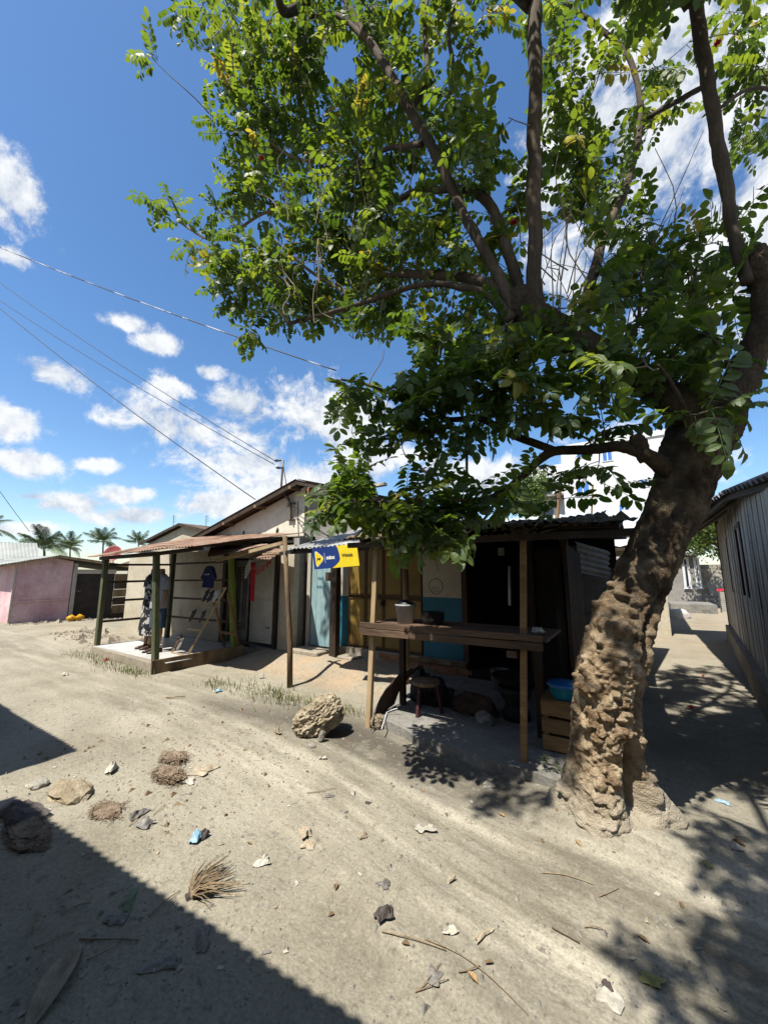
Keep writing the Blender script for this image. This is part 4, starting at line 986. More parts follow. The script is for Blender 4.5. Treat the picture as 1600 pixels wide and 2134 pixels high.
limb_w([P(1447, 0, 3.1), (.0, 1.7, 6.0), (.05, .6, 5.6), (.0, -.4, 5.3), (-.1, -1.0, 5.2)], [.05, .04, .03, .02, .012], seed=905)
limb_w([P(695, -50, far_left(695, -50, 4.3)), (-2.9, 2.3, 8.1), (-2.5, 1.9, 8.3), (-2.0, 1.6, 8.2)], [.05, .045, .035, .02], seed=903)
limb_w([P(1650, -100, 3.2), (1.3, 3.0, 7.3), (1.9, 3.6, 7.8)], [.05, .04, .03], seed=904)

# leaf clusters: centre, spread and number of shoots
CL = [(425, 20, 4.7, 60, 28, .35, 10), (500, 60, 4.6, 70, 50, .4, 16), (500, 150, 4.5, 60, 60, .4, 18), (530, 230, 4.5, 75, 60, .45, 24), (560, 320, 4.4, 90, 60, .45, 28), (640, 280, 4.35, 90, 80, .45, 30), (620, 90, 4.5, 90, 60, .4, 26),
      (640, 180, 4.4, 90, 60, .45, 24), (700, 60, 4.3, 70, 60, .4, 14), (325, 435, 4.6, 38, 40, .10, 6), (395, 505, 4.5, 45, 35, .15, 5), (500, 400, 4.4, 60, 45, .3, 16), (560, 430, 4.3, 90, 60, .45, 22), (510, 540, 4.25, 90, 60, .4, 28), (470, 630, 4.2, 45, 45, .3, 12), (600, 600, 4.15, 90, 60, .4, 26),
      (660, 510, 4.1, 90, 70, .45, 30), (520, 680, 4.1, 30, 28, .2, 5), (590, 640, 4.1, 80, 40, .3, 14), (700, 420, 4.05, 80, 70, .45, 26), (760, 560, 3.95, 80, 60, .4, 22), (770, 670, 3.85, 60, 30, .3, 10), (740, 300, 4.1, 80, 70, .4, 22), (810, 370, 3.95, 80, 60, .4, 18), (850, 490, 3.8, 70, 70, .4, 18), (840, 620, 3.7, 60, 50, .3, 10),
      (900, 240, 3.9, 70, 60, .4, 18), (790, 180, 4.1, 70, 50, .4, 12), (800, 40, 4.3, 80, 50, .4, 16), (900, 40, 4.2, 60, 55, .4, 14), (970, 140, 4.0, 50, 60, .3, 9), (985, 250, 3.2, 60, 50, .2, 10), (970, 330, 3.6, 60, 50, .3, 12), (940, 480, 3.55, 60, 60, .3, 14), (990, 560, 3.4, 50, 50, .3, 10), (910, 690, 3.4, 70, 50, .3, 16), (1000, 680, 3.25, 60, 50, .3, 12),
      (1070, 20, 4.1, 50, 40, .3, 8), (1170, 60, 4.2, 55, 60, .3, 9), (1185, 180, 4.1, 60, 60, .3, 13), (1180, 290, 3.9, 55, 60, .3, 13), (1230, 330, 3.9, 45, 50, .3, 8), (1260, 420, 3.7, 55, 50, .3, 12), (1190, 440, 3.6, 50, 50, .3, 8), (1300, 60, 4.4, 60, 60, .3, 10), (1310, 170, 4.2, 60, 50, .3, 10), (1350, 250, 4.1, 55, 45, .3, 9), (1400, 130, 4.2, 40, 60, .3, 7), (1070, 420, 3.5, 40, 60, .3, 8),
      (1560, 60, 4.3, 45, 60, .3, 10), (1540, 230, 3.9, 50, 50, .3, 7), (1575, 160, 4.0, 40, 50, .3, 7), (1555, 300, 3.8, 40, 40, .3, 4), (1570, 440, 3.4, 30, 40, .2, 4),
      (1300, 500, 3.2, 60, 55, .3, 12), (1390, 470, 3.1, 60, 50, .3, 14), (1450, 540, 3.0, 60, 60, .3, 15), (1340, 590, 3.0, 90, 60, .35, 20), (1450, 650, 2.85, 80, 50, .3, 16), (1230, 640, 3.0, 70, 60, .3, 15), (1150, 700, 2.9, 80, 50, .3, 16), (1060, 740, 2.95, 70, 50, .3, 14),
      (1290, 700, 2.75, 90, 60, .3, 18), (1400, 730, 2.6, 80, 60, .3, 14), (1490, 740, 2.45, 60, 60, .25, 10), (1330, 790, 2.55, 80, 50, .25, 12), (1500, 860, 2.35, 60, 50, .2, 8), (1210, 790, 2.75, 90, 50, .3, 14), (1100, 810, 2.85, 90, 50, .3, 16), (990, 790, 3.05, 80, 60, .3, 16), (890, 790, 3.15, 80, 50, .3, 16), (800, 790, 3.25, 60, 50, .3, 12), (720, 800, 3.3, 40, 28, .2, 5), (730, 870, 3.2, 35, 25, .15, 4),
      (850, 870, 3.15, 70, 50, .3, 14), (950, 870, 3.05, 70, 45, .3, 12), (1050, 880, 2.95, 70, 50, .3, 10), (1150, 890, 2.85, 70, 45, .3, 8), (1250, 870, 2.75, 70, 45, .3, 7), (880, 930, 3.05, 50, 30, .2, 5), (1220, 1000, 2.85, 60, 40, .25, 8), (1140, 1030, 2.9, 60, 50, .25, 9), (1260, 1030, 2.8, 30, 30, .2, 4), (1090, 1060, 2.95, 50, 35, .2, 7),
      (690, 1045, 2.9, 40, 30, .15, 11), (720, 1075, 2.88, 35, 22, .15, 7), (770, 1030, 2.9, 50, 35, .2, 8), (760, 1080, 2.85, 50, 30, .2, 8), (850, 1050, 2.9, 60, 40, .2, 10), (850, 1105, 2.85, 50, 35, .2, 9), (940, 1060, 2.95, 60, 40, .2, 10), (930, 1110, 2.85, 55, 40, .2, 9), (1020, 1050, 2.95, 50, 40, .2, 9), (860, 1155, 2.82, 40, 25, .15, 5), (970, 1120, 2.75, 30, 20, .1, 3), (745, 1000, 2.95, 50, 20, .15, 4)]
tips = []
r2 = np.random.default_rng(21)
DENS = 0.45
for (u, v, d, ru, rv, rd, n) in CL:
    d = far_left(u, v, d)
    dn_ = DENS * (.50 if (v > 430 and u > 1020 and v < 930) else 1.0)
    for k in range(max(1, int(n * dn_ + r2.uniform(0, 1)))):
        q = r2.normal(size=3) * .55; q = q / max(1, np.linalg.norm(q))
        tips.append(P(u + ru * q[0] * 1.25, v + rv * q[1] * 1.25, d + rd * q[2]))
out_tips = []  # unseen leaf clusters overhead, placed for the shade they cast
for (c, s, n) in (((-.55, 1.30, 6.1), (.5, .45, .4), 42), ((.35, 1.6, 6.3), (.5, .8, .4), 30), ((-.20, -.95, 5.3), (.42, .42, .3), 9), ((.15, -.75, 5.2), (.4, .5, .3), 12), ((.0, .05, 5.4), (.35, .3, .3), 9), ((-.9, .75, 7.6), (.7, .5, .5), 14), ((-1.5, .50, 6.2), (.6, .3, .3), 30), ((-1.7, -.2, 6.2), (.4, .3, .3), 6), ((.75, .9, 6.4), (.5, .7, .3), 26), ((1.0, 2.2, 6.6), (.5, .8, .3), 24), ((.7, 2.6, 6.3), (.5, .8, .4), 20), ((-1.9, 1.5, 8.0), (.5, .4, .4), 10), ((-1.3, 1.8, 8.0), (.8, .5, .4), 20), ((.2, 1.6, 7.2), (.6, .5, .4), 12), ((1.5, 3.0, 6.6), (.6, .8, .7), 22), ((-3.0, 2.2, 8.1), (.8, .7, .4), 16), ((.6, 2.6, 7.4), (.8, .7, .4), 18)):
    for k in range(n):
        out_tips.append(np.array(c) + np.array(s) * r2.normal(size=3) * .6)
tips = np.array(tips + out_tips)
# shoots grow from the nearest wood already there
nodes = np.array(NODES); nrad = np.array(NRAD)
twig = MB(); shoots = []
order = np.argsort([np.min(np.linalg.norm(nodes - t, axis=1)) for t in tips])
grown = [nodes]; allr = [nrad]; NA = nodes.copy()
for oi_ in order:
    t = tips[oi_]; dd = np.linalg.norm(NA - t, axis=1) + .25 * np.maximum(0, NA[:, 2] - t[2])
    j = int(np.argmin(dd)); a = NA[j]; L_ = np.linalg.norm(t - a)
    if L_ < .04: a = a + r2.normal(size=3) * .05
    mid1 = a + (t - a) * .35 + r2.normal(size=3) * .07 * L_ + np.array([0, 0, -.06 * L_])
    mid2 = a + (t - a) * .72 + r2.normal(size=3) * .06 * L_ + np.array([0, 0, -.03 * L_])
    c = catmull([a, mid1, mid2, t], max(5, int(L_ / .09)))
    rb_ = min(.0105, .0045 + .006 * L_)
    twig.tube(c, np.linspace(rb_, .0028, len(c)), 5, cap=False)
    NA = np.vstack([NA, c[1:]])
    shoots.append((t, nrm(c[-1] - c[-2]), L_))
# bare upright whips between the stems
for k in range(80):
    u, v, d = r2.uniform(1130, 1520), r2.uniform(560, 720), r2.uniform(2.75, 3.2)
    if k > 38: u, v, d = r2.uniform(560, 900), r2.uniform(420, 680), r2.uniform(3.7, 4.2)
    a = P(u, v, d); L_ = r2.uniform(.4, 1.0); b = a + np.array([r2.normal() * .28, r2.normal() * .28, 1]) * L_
    c = catmull([a, a + (b - a) * .35 + r2.normal(size=3) * .07, a + (b - a) * .7 + r2.normal(size=3) * .06, b], 9)
    twig.tube(c, np.linspace(.006, .002, 9), 5, cap=False)
tw = twig.build('twigs', 'twig', tree, smooth=True); tw['kind'] = 'stuff'

# compound leaves
def leaf_material():
    m = bpy.data.materials.new('leaf_green'); m.use_nodes = True
    t = m.node_tree; N, L = t.nodes, t.links
    for n in list(N): N.remove(n)
    at = N.new('ShaderNodeAttribute'); at.attribute_name = 'lv'; oi = N.new('ShaderNodeObjectInfo')
    ad = N.new('ShaderNodeMath'); ad.operation = 'MULTIPLY_ADD'; L.new(oi.outputs['Random'], ad.inputs[0]); ad.inputs[1].default_value = .35; L.new(at.outputs['Fac'], ad.inputs[2])
    fr = N.new('ShaderNodeMath'); fr.operation = 'FRACT'; L.new(ad.outputs[0], fr.inputs[0])
    def ramp(*st):
        r = N.new('ShaderNodeValToRGB'); L.new(fr.outputs[0], r.inputs[0])
        while len(r.color_ramp.elements) < len(st): r.color_ramp.elements.new(.5)
        for e, (p_, c) in zip(r.color_ramp.elements, st): e.position = p_; e.color = (*c, 1)
        return r.outputs[0]
    refl = ramp((0, (.026, .046, .012)), (.45, (.040, .070, .016)), (.85, (.066, .100, .022)), (.965, (.11, .135, .03)), (.992, (.24, .20, .04)))
    tran = ramp((0, (.080, .140, .012)), (.45, (.135, .210, .014)), (.85, (.215, .280, .018)), (.965, (.29, .32, .025)), (.992, (.42, .32, .03)))
    geo = N.new('ShaderNodeNewGeometry'); nz = N.new('ShaderNodeTexNoise'); nz.inputs['Scale'].default_value = 40; nz.inputs['Detail'].default_value = 3; L.new(geo.outputs['Position'], nz.inputs['Vector'])
    bp = N.new('ShaderNodeBump'); bp.inputs['Strength'].default_value = .35; bp.inputs['Distance'].default_value = .01; L.new(nz.outputs[0], bp.inputs['Height'])
    pr = N.new('ShaderNodeBsdfPrincipled'); pr.inputs['Roughness'].default_value = .52; pr.inputs['Specular IOR Level'].default_value = .5; L.new(refl, pr.inputs['Base Color']); L.new(bp.outputs[0], pr.inputs['Normal'])
    tr = N.new('ShaderNodeBsdfTranslucent'); L.new(tran, tr.inputs['Color'])
    mx_ = N.new('ShaderNodeMixShader'); mx_.inputs[0].default_value = .48; L.new(pr.outputs[0], mx_.inputs[1]); L.new(tr.outputs[0], mx_.inputs[2])
    o = N.new('ShaderNodeOutputMaterial'); L.new(mx_.outputs[0], o.inputs['Surface'])
    return m
MT['leaf'] = leaf_material()
def leaf_template(seed):
    """pinnate leaf of unit length along +x, up +z"""
    r_ = np.random.default_rng(seed); vs, fs = [], []
    npair = int(r_.integers(5, 8)); curve = r_.uniform(.10, .45)
    def rach(t): return np.array([t - .12 * curve * t * t, .05 * math.sin(3 * t + seed) * t, -curve * .62 * t * t])
    rr = [rach(t) for t in np.linspace(0, .97, 6)]
    for i, p in enumerate(rr):
        w = .010 * (1 - .6 * i / 5)
        vs += [p + np.array([0, w, 0]), p + np.array([0, -w, 0]), p + np.array([0, 0, -w * 1.5])]
    for i in range(5):
        for k in range(3):
            fs.append((i * 3 + k, i * 3 + (k + 1) % 3, (i + 1) * 3 + (k + 1) % 3, (i + 1) * 3 + k))
    def leaflet(p, a, n_up, L_, W):
        a = nrm(a); s_ = nrm(np.cross(n_up, a)); n_ = np.cross(a, s_)
        o = len(vs); bend = r_.uniform(.02, .45); fold = r_.uniform(.0, .40)
        tw_ = r_.uniform(-.40, .40); s2 = s_ * math.cos(tw_) + n_ * math.sin(tw_); n2 = np.cross(a, s2)
        for t, w in ((0, 0), (.25, .78), (.55, 1.0), (.82, .66), (1.0, 0)):
            c = p + a * (L_ * t) - n2 * (bend * L_ * t * t)
            if w == 0: vs.append(c)
            else:
                vs.append(c); vs.append(c + s2 * (W * w) + n2 * (fold * W * w)); vs.append(c - s2 * (W * w) + n2 * (fold * W * w))
        b0, m1, l1, r1_, m2, l2, r2_, m3, l3, r3, tp = range(o, o + 11)
        fs.extend([(b0, m1, l1), (b0, r1_, m1), (m1, m2, l2, l1), (m1, r1_, r2_, m2), (m2, m3, l3, l2), (m2, r2_, r3, m3), (m3, tp, l3), (m3, r3, tp)])
    for i in range(npair):
        t = .24 + .66 * i / max(1, npair - 1); p = rach(t); ax = nrm(rach(t + .02) - rach(t - .02))
        up = nrm(np.array([0, 0, 1.0]) - ax * ax[2])
        sz = (.235 + .06 * math.sin(math.pi * (i + .6) / npair)) * r_.uniform(.72, 1.15)
        for sg in (-1, 1):
            if r_.uniform() < .08: continue
            side = np.cross(up, ax) * sg
            a = side * 1.0 + ax * r_.uniform(.28, .62) - up * r_.uniform(.05, .45)
            leaflet(p + side * .012, a, up, sz, sz * r_.uniform(.27, .32))
    p = rach(.95); ax = nrm(rach(.97) - rach(.9)); leaflet(p, ax - np.array([0, 0, .1]), nrm(np.array([0, 0, 1.0]) - ax * ax[2]), .27, .27 * .29)
    return np.array(vs), fs
NT = 16
TPL = [leaf_template(300 + k) for k in range(NT)]
leaf_me = []
for k, (vs, fs) in enumerate(TPL):
    me = bpy.data.meshes.new('leaf'); me.from_pydata(vs.tolist(), [], fs); me.materials.append(MT['leaf']); fattr(me, 'lv', np.full(len(vs), (k * .37) % .65)); leaf_me.append(me)
r3 = np.random.default_rng(33)
LEAVES = []
fw = np.array([-sy_ * cp_, cy_ * cp_, sp_]); upc = np.array([sy_ * sp_, -cy_ * sp_, cp_])
CLEAR = [(600, 1095, 772, 1210), (560, 980, 632, 1210), (1015, 1082, 1345, 1300), (1140, 1035, 1345, 1300), (690, 1125, 800, 1250), (905, 1150, 1000, 1300), (672, 101, 748, 169), (992, 50, 1092, 150), (1035, 150, 1096, 290), (1245, 150, 1313, 236), (1390, 250, 1485, 410), (1130, 470, 1230, 560), (1350, 300, 1400, 430), (503, 440, 580, 470), (621, 700, 860, 765), (560, 705, 680, 1000), (1385, 60, 1440, 130), (900, 90, 960, 140)]
def clear_zone(q):                                   # shoots cropped where they would brush the roofs, the banner and the road
    w = q - CAM; d = w @ fw
    if d < .5: return False
    u = 800 + 800 * (w @ RIGHT) / d; v = 1067 - 800 * (w @ upc) / d
    return any(a < u < c and b < v < e for a, b, c, e in CLEAR) or (d < 3.6 and v > 1215)
for (t, dr, L_) in shoots:
    n = int(r3.integers(4, 7)); a0 = r3.uniform(0, 6.28)
    x = nrm(np.cross(dr, [0, 0, 1.0] if abs(dr[2]) < .9 else [1.0, 0, 0])); y = np.cross(dr, x)
    for k in range(n):
        a = a0 + 2.4 * k; spread = r3.uniform(.55, 1.5)
        d = nrm(dr * r3.uniform(.15, .9) + (x * math.cos(a) + y * math.sin(a)) * spread + np.array([0, 0, -.12]))
        up = nrm(np.array([0, 0, 1.0]) + r3.normal(size=3) * .30)
        z = up - d * up.dot(d)
        if np.linalg.norm(z) < .15: z = x
        z = nrm(z); s_ = np.cross(z, d)
        sc = r3.uniform(.25, .40) if (t - CAM) @ fw < 3.35 else r3.uniform(.26, .40)
        p = t - dr * r3.uniform(0, .12)
        if clear_zone(p + d * sc * .95) or clear_zone(p + d * sc * .5): continue
        LEAVES.append((int(r3.integers(0, NT)), np.stack([d, s_, z], 1) * sc, p, r3.uniform(0, 1)))
# the 300 that show largest are parts of their own
fw = np.array([-sy_ * cp_, cy_ * cp_, sp_]); upc = np.array([sy_ * sp_, -cy_ * sp_, cp_])
def seen_size(i):
    k, Mx, p, _ = LEAVES[i]; c = p + Mx[:, 0] * .5; w = c - CAM; d = w @ fw
    if d < .6: return 0
    u = 800 + 800 * (w @ RIGHT) / d; v = 1067 - 800 * (w @ upc) / d
    if not (-20 < u < 1620 and -20 < v < 2100): return 0
    return np.linalg.norm(Mx[:, 0]) / d
sz_ = np.array([seen_size(i) for i in range(len(LEAVES))]); big = set(np.argsort(-sz_)[:300].tolist())
VV, LV, polys = [], [], {3: [], 4: []}; off = 0
for i, (k, Mx, p, rv) in enumerate(LEAVES):
    if i in big:
        o = bpy.data.objects.new('leaf', leaf_me[k]); col.objects.link(o); o.parent = tree
        M4 = Matrix.Identity(4)
        for a in range(3):
            for b in range(3): M4[a][b] = Mx[a, b]
            M4[a][3] = (p - TB)[a]
        o.matrix_local = M4
        continue
    vs, fs = TPL[k]
    VV.append(vs @ Mx.T + p); LV.append(np.full(len(vs), rv))
    for f in fs: polys[len(f)].append([q + off for q in f])
    off += len(vs)
VV = np.vstack(VV) - TB; LV = np.concatenate(LV)
T3, T4 = np.array(polys[3]), np.array(polys[4])
me = bpy.data.meshes.new('foliage'); me.vertices.add(len(VV)); me.vertices.foreach_set('co', VV.astype(np.float32).ravel())
nl = T3.size + T4.size; me.loops.add(nl); me.loops.foreach_set('vertex_index', np.concatenate([T3.ravel(), T4.ravel()]).astype(np.int32))
me.polygons.add(len(T3) + len(T4))
ls = np.concatenate([np.arange(0, T3.size, 3), T3.size + np.arange(0, T4.size, 4)]); me.polygons.foreach_set('loop_start', ls.astype(np.int32))
me.polygons.foreach_set('loop_total', np.concatenate([np.full(len(T3), 3), np.full(len(T4), 4)]).astype(np.int32)); me.update(calc_edges=True)
fattr(me, 'lv', LV); me.materials.append(MT['leaf'])
fo = bpy.data.objects.new('foliage', me); col.objects.link(fo); fo.parent = tree; fo['kind'] = 'stuff'; ORG[fo.name] = TB
print('LEAVES', len(LEAVES), 'verts', len(VV), 'shoots', len(shoots))
# a few scarlet flowers
for k, (u, v, d) in enumerate([(545, 330, 4.15), (1495, 90, 3.6), (1070, 465, 3.3)]):
    c = P(u, v, d); mb = MB()
    for q in range(7):
        a = q * .9; mb.tube([c, c + np.array([.018 * math.cos(a), .018 * math.sin(a), .012]), c + np.array([.034 * math.cos(a), .034 * math.sin(a), .006 + .012 * (q % 2)])], [.004, .010, .004], 5)
    mb.build('flower', 'red', tree, smooth=True)
# small leafy sucker at the foot of the trunk
c0 = GG(1180, 1640)
sk = root('sapling', c0, 'tiny green leafy sprout beside the foot of the big tree', 'sprout')
for k in range(3):
    a = 1.8 + k * .7; e = c0 + np.array([.10 * math.cos(a) - .05, .05 * math.sin(a), .12 + .03 * k])
    MB().tube([c0 + np.array([.05, 0, .02]), (c0 + e) / 2 + np.array([.02, 0, .03]), e], [.004, .003, .002], 5).build('stem', 'palm', sk)
    for q in range(5):
        ang = q * 1.26; p = e + np.array([.0, 0, -.012 * q])
        d = nrm([math.cos(ang), math.sin(ang), .2]); s_ = nrm(np.cross([0, 0, 1.0], d))
        MB().add([p, p + d * .02 + s_ * .010, p + d * .04, p + d * .02 - s_ * .010], [(0, 1, 2, 3)]).build('leaflet', 'leaf', sk)

# ------------------------------------------------------------------ things on the porch
def ell(c, a, b, n=16, rot=0.0):
    return [np.array([c[0] + a * math.cos(t + rot) * 1.0, c[1] + b * math.sin(t + rot), c[2]]) for t in np.linspace(0, 2 * math.pi, n, endpoint=False)]
def mannequin(c, label, kind):
    c = np.array(c, float); r = root('mannequin', c, label, 'mannequin', 'headless shop mannequins')
    body = MB()
    prof = [(0, .78, .155, .105), (0, .86, .165, .11), (0, .98, .135, .09), (0, 1.05, .125, .085), (0, 1.18, .15, .10), (0, 1.30, .165, .10), (0, 1.38, .15, .08), (0, 1.42, .07, .06), (0, 1.50, .05, .05), (0, 1.53, .045, .045)]
    body.rings([ell(c + np.array([0, 0, z]), a, b) for _, z, a, b in prof])
    for s in (-1, 1):
        body.rings([ell(c + np.array([s * x, y, z]), a, a, 12) for x, y, z, a in ((.085, 0, .82, .085), (.085, 0, .62, .07), (.082, .0, .46, .05), (.08, .01, .36, .052), (.08, .01, .22, .038), (.08, .0, .07, .030))])
        body.rings([ell(c + np.array([s * x, y, z]), a, a, 10) for x, y, z, a in ((.155, 0, 1.36, .05), (.185, 0, 1.25, .042), (.195, .01, 1.10, .034), (.20, -.02, .95, .028), (.205, -.05, .82, .02))])
        body.rings([[c + np.array([s * .085 + .036 * math.cos(t) * w, -.05 + q, .005 + .03 * h * (1 + math.sin(t))]) for t in np.linspace(0, 2 * math.pi, 8, endpoint=False)] for q, w, h in ((-.11, .5, .5), (-.06, 1.0, .7), (.02, .95, 1.0), (.08, .8, 1.4), (.12, .5, 1.0))])
    body.build('body', 'skin', r, smooth=True)
    rr = np.random.default_rng(int(abs(c[0]) * 100))
    def wr(a, n=16): return a * (1 + rr.uniform(-.05, .05))
    if kind == 'dress':
        MB().rings([[q + np.array([0, 0, 0]) for q in ell(c + np.array([0, 0, z]), wr(a), wr(b), 18)] for z, a, b in ((.26, .235, .17), (.45, .215, .16), (.65, .20, .145), (.85, .19, .135), (1.02, .16, .115), (1.18, .178, .125), (1.32, .188, .118), (1.40, .15, .09), (1.43, .085, .07))], False).build('dress', 'floral', r, smooth=True)
        for s in (-1, 1):
            MB().rings([ell(c + np.array([s * x, 0, z]), a, a, 10) for x, z, a in ((.13, 1.38, .07), (.185, 1.28, .075), (.20, 1.17, .075))], False).build('sleeve', 'floral', r, smooth=True)
    else:
        MB().rings([ell(c + np.array([0, 0, z]), wr(a), wr(b), 18) for z, a, b in ((.80, .205, .145), (.95, .195, .14), (1.08, .185, .13), (1.20, .185, .13), (1.32, .19, .12), (1.40, .15, .09), (1.43, .085, .07))], False).build('shirt', 'greytee', r, smooth=True)
        for s in (-1, 1):
            MB().rings([ell(c + np.array([s * x, 0, z]), a, a, 10) for x, z, a in ((.13, 1.38, .07), (.185, 1.28, .078), (.205, 1.14, .082))], False).build('sleeve', 'greytee', r, smooth=True)
            MB().rings([ell(c + np.array([s * .09, 0, z]), a, a, 12) for z, a in ((.84, .10), (.66, .098), (.44, .092))], False).build('shorts', 'denim', r, smooth=True)
        MB().box(c[0] - .06, c[0] + .07, c[1] - .15, c[1] - .138, c[2] + 1.20, c[2] + 1.23).build('chest_print', 'denim', r)
    for s in (-1, 1):
        MB().rings([[c + np.array([s * .085 + .042 * math.cos(t) * w, -.06 + q, .0 + .028 * h * (1 + math.sin(t))]) for t in np.linspace(0, 2 * math.pi, 10, endpoint=False)] for q, w, h in ((-.12, .55, .6), (-.06, 1.05, .9), (.02, 1.0, 1.2), (.10, .85, 1.5), (.14, .5, 1.2))]).build('shoe', 'shoe', r, smooth=True)
    return r
mannequin((-8.12, 4.03, .157), 'mannequin in a black and white floral dress on the tiled porch', 'dress')
mannequin((-7.62, 3.93, .157), 'mannequin in a pale grey shirt and denim shorts on the porch', 'tee')

rk = root('display_rack', (-6.9, 4.3, .157), 'wooden A-frame shoe rack standing on the tiled porch', 'rack')
fl, fr = np.array([-7.26, 4.05, .16]), np.array([-6.72, 4.02, .16]); tl, tr_ = PY(436, 1224, 4.52), PY(471, 1224, 4.50)
for a, b in ((fl, tl), (fr, tr_)): MB().beam(a, b, .05, .03).build('rail', 'palewood', rk)
for t in (.0, .36, .98): MB().beam(fl + (tl - fl) * t, fr + (tr_ - fr) * t, .025, .035).build('crossbar', 'palewood', rk)
bl2, br2 = np.array([-7.0, 4.95, .16]), np.array([-6.5, 4.93, .16])
for a, b in ((bl2, tl + np.array([0, .05, -.1])), (br2, tr_ + np.array([0, .05, -.1]))): MB().beam(a, b, .05, .03).build('strut', 'crate', rk)
MB().beam(bl2 + (tl - bl2) * .25, br2 + (tr_ - br2) * .25, .03, .05).build('crossbar', 'crate', rk)
def sandal(c, d, up, mat, label, name='sandal', cat='sandal', group='sandals hung on the rack'):
    c, d = np.array(c, float), nrm(d); up = nrm(np.array(up, float)); s = np.cross(up, d)
    o = root(name, c, label, cat, group)
    L_ = .25
    out = [c + d * (L_ * (math.cos(t) * .5)) + s * (.045 * math.sin(t) * (1 - .18 * math.cos(t))) for t in np.linspace(0, 2 * math.pi, 18, endpoint=False)]
    MB().poly(out, up * .018).build('sole', mat, o)
    for sg in (-1, 1):
        MB().tube([c + d * .03 + s * sg * .042 + up * .018, c + d * .06 + s * sg * .02 + up * .05, c + d * .085 + up * .03], .008, 5).build('strap', mat, o)
    return o
rn_ = nrm(np.cross(fr - fl, tl - fl)); rn_ = rn_ if rn_[1] < 0 else -rn_
for k, (s_, t_, mt, lab) in enumerate(((.22, .86, 'blackplastic', 'black sandal at the top left of the wooden rack'), (.52, .85, 'blackplastic', 'black sandal at the top middle of the wooden rack'), (.82, .86, 'whitecloth', 'white sandal at the top right of the wooden rack'),
                                       (.10, .55, 'shoe', 'brown sandal hanging halfway down the left rail of the rack'), (.72, .55, 'darkbag', 'dark sandal hanging in the middle of the rack'), (.35, .14, 'greybag', 'grey sandal lying low on the rack'), (.12, .16, 'shoe', 'brown sandal low at the left foot of the rack'))):
    p = (fl * (1 - s_) + fr * s_) * (1 - t_) + (tl * (1 - s_) + tr_ * s_) * t_
    sandal(p + rn_ * .03, tl - fl, rn_, mt, lab)
sandal(G(494, 1346, .18), (1, .2, 0), (0, 0, 1), 'blackplastic', 'left of two black slippers by the shop doorway', 'slipper', 'slipper', 'slippers by the shop door')
sandal(G(512, 1346, .18), (1, -.1, 0), (0, 0, 1), 'blackplastic', 'right of two black slippers by the shop doorway', 'slipper', 'slipper', 'slippers by the shop door')

# navy T-shirt on a hanger
tc_ = PY(437, 1182, 4.35); ts = root('tshirt', tc_, 'navy blue T-shirt hanging under the rusty porch roof', 'shirt')
out = [(-.05, .02), (-.12, -.01), (-.22, -.17), (-.23, -.22), (-.15, -.245), (-.13, -.20), (-.14, -.40), (.14, -.40), (.13, -.20), (.15, -.245), (.23, -.22), (.22, -.17), (.12, -.01), (.05, .02), (0, -.015)]
nn = len(out)
front = [tc_ + np.array([x * .9, -.035 - .02 * math.sin(7 * x + 9 * z), z * .95]) for x, z in out]; back = [tc_ + np.array([x * .9, .03, z * .95]) for x, z in out]
MB().add(front + back, [tuple(range(nn)), tuple(range(2 * nn - 1, nn - 1, -1))] + [(k, nn + k, nn + (k + 1) % nn, (k + 1) % nn) for k in range(nn)]).build('cloth', 'navy', ts)
for x, z, mt in ((-.05, -.13, 'greytee'), (.01, -.14, 'whitecloth'), (.075, -.13, 'bannerwhite')):
    MB().box(tc_[0] + x - .012, tc_[0] + x + .012, tc_[1] - .07, tc_[1] - .064, tc_[2] + z - .014, tc_[2] + z + .012).build('print', mt, ts)
MB().tube([tc_ + np.array([0, 0, 0]), tc_ + np.array([0, 0, .07]), tc_ + np.array([.03, 0, .12]), tc_ + np.array([0, 0, .17])], .005, 5).build('hanger_hook', 'metalpole', ts)
# red trousers, white cloth, red letters
c = PY(528, 1172, 4.95)
rc_ = MB()
ringz = []
for k in range(9):
    t = k / 8; ringz.append([c + np.array([.062 * math.cos(a) * (1 - .2 * t) + .02 * t, .03 * math.sin(a), -.74 * t]) for a in np.linspace(0, 2 * math.pi, 10, endpoint=False)])
tag(rc_.rings(ringz).build('trousers', 'red', None, smooth=True), 'bright red trousers hanging in the shop doorway', 'trousers')
c = PY(520, 1168, 5.02); MB_ = MB()
pts = [(-.02, .02), (.16, -.02), (.10, -.12), (-.02, -.28), (-.10, -.36), (-.13, -.34), (-.09, -.15)]
tag(MB_.poly([c + np.array([x, .02 * math.sin(9 * z), z]) for x, z in pts], (0, .012, 0)).build('cloth', 'whitecloth', None), 'white cloth hung behind the red trousers', 'cloth')
lt = root('letter_garland', PY(560, 1185, 4.6), 'string of red foil letters drooping at the shop doorway', 'garland')
for ch, u, v, ang in (('J', 531, 1183, -58), ('O', 536, 1192, -48), ('O', 546, 1185, -38), ('Z', 557, 1176, -22), ('I', 563, 1171, -18)):
    p = PY(u, v, 4.62)
    M4 = Matrix.Translation(Vector(p)) @ Matrix.Rotation(math.radians(-ang), 4, 'Y') @ Matrix.Rotation(math.pi / 2, 4, 'X')
    put_text('letter', ch, .13, .010, M4, 'redletter', lt, .006)
MB().tube([PY(526, 1178, 4.66), PY(545, 1170, 4.65), PY(566, 1160, 4.66)], .003, 4).build('string', 'wire', lt)

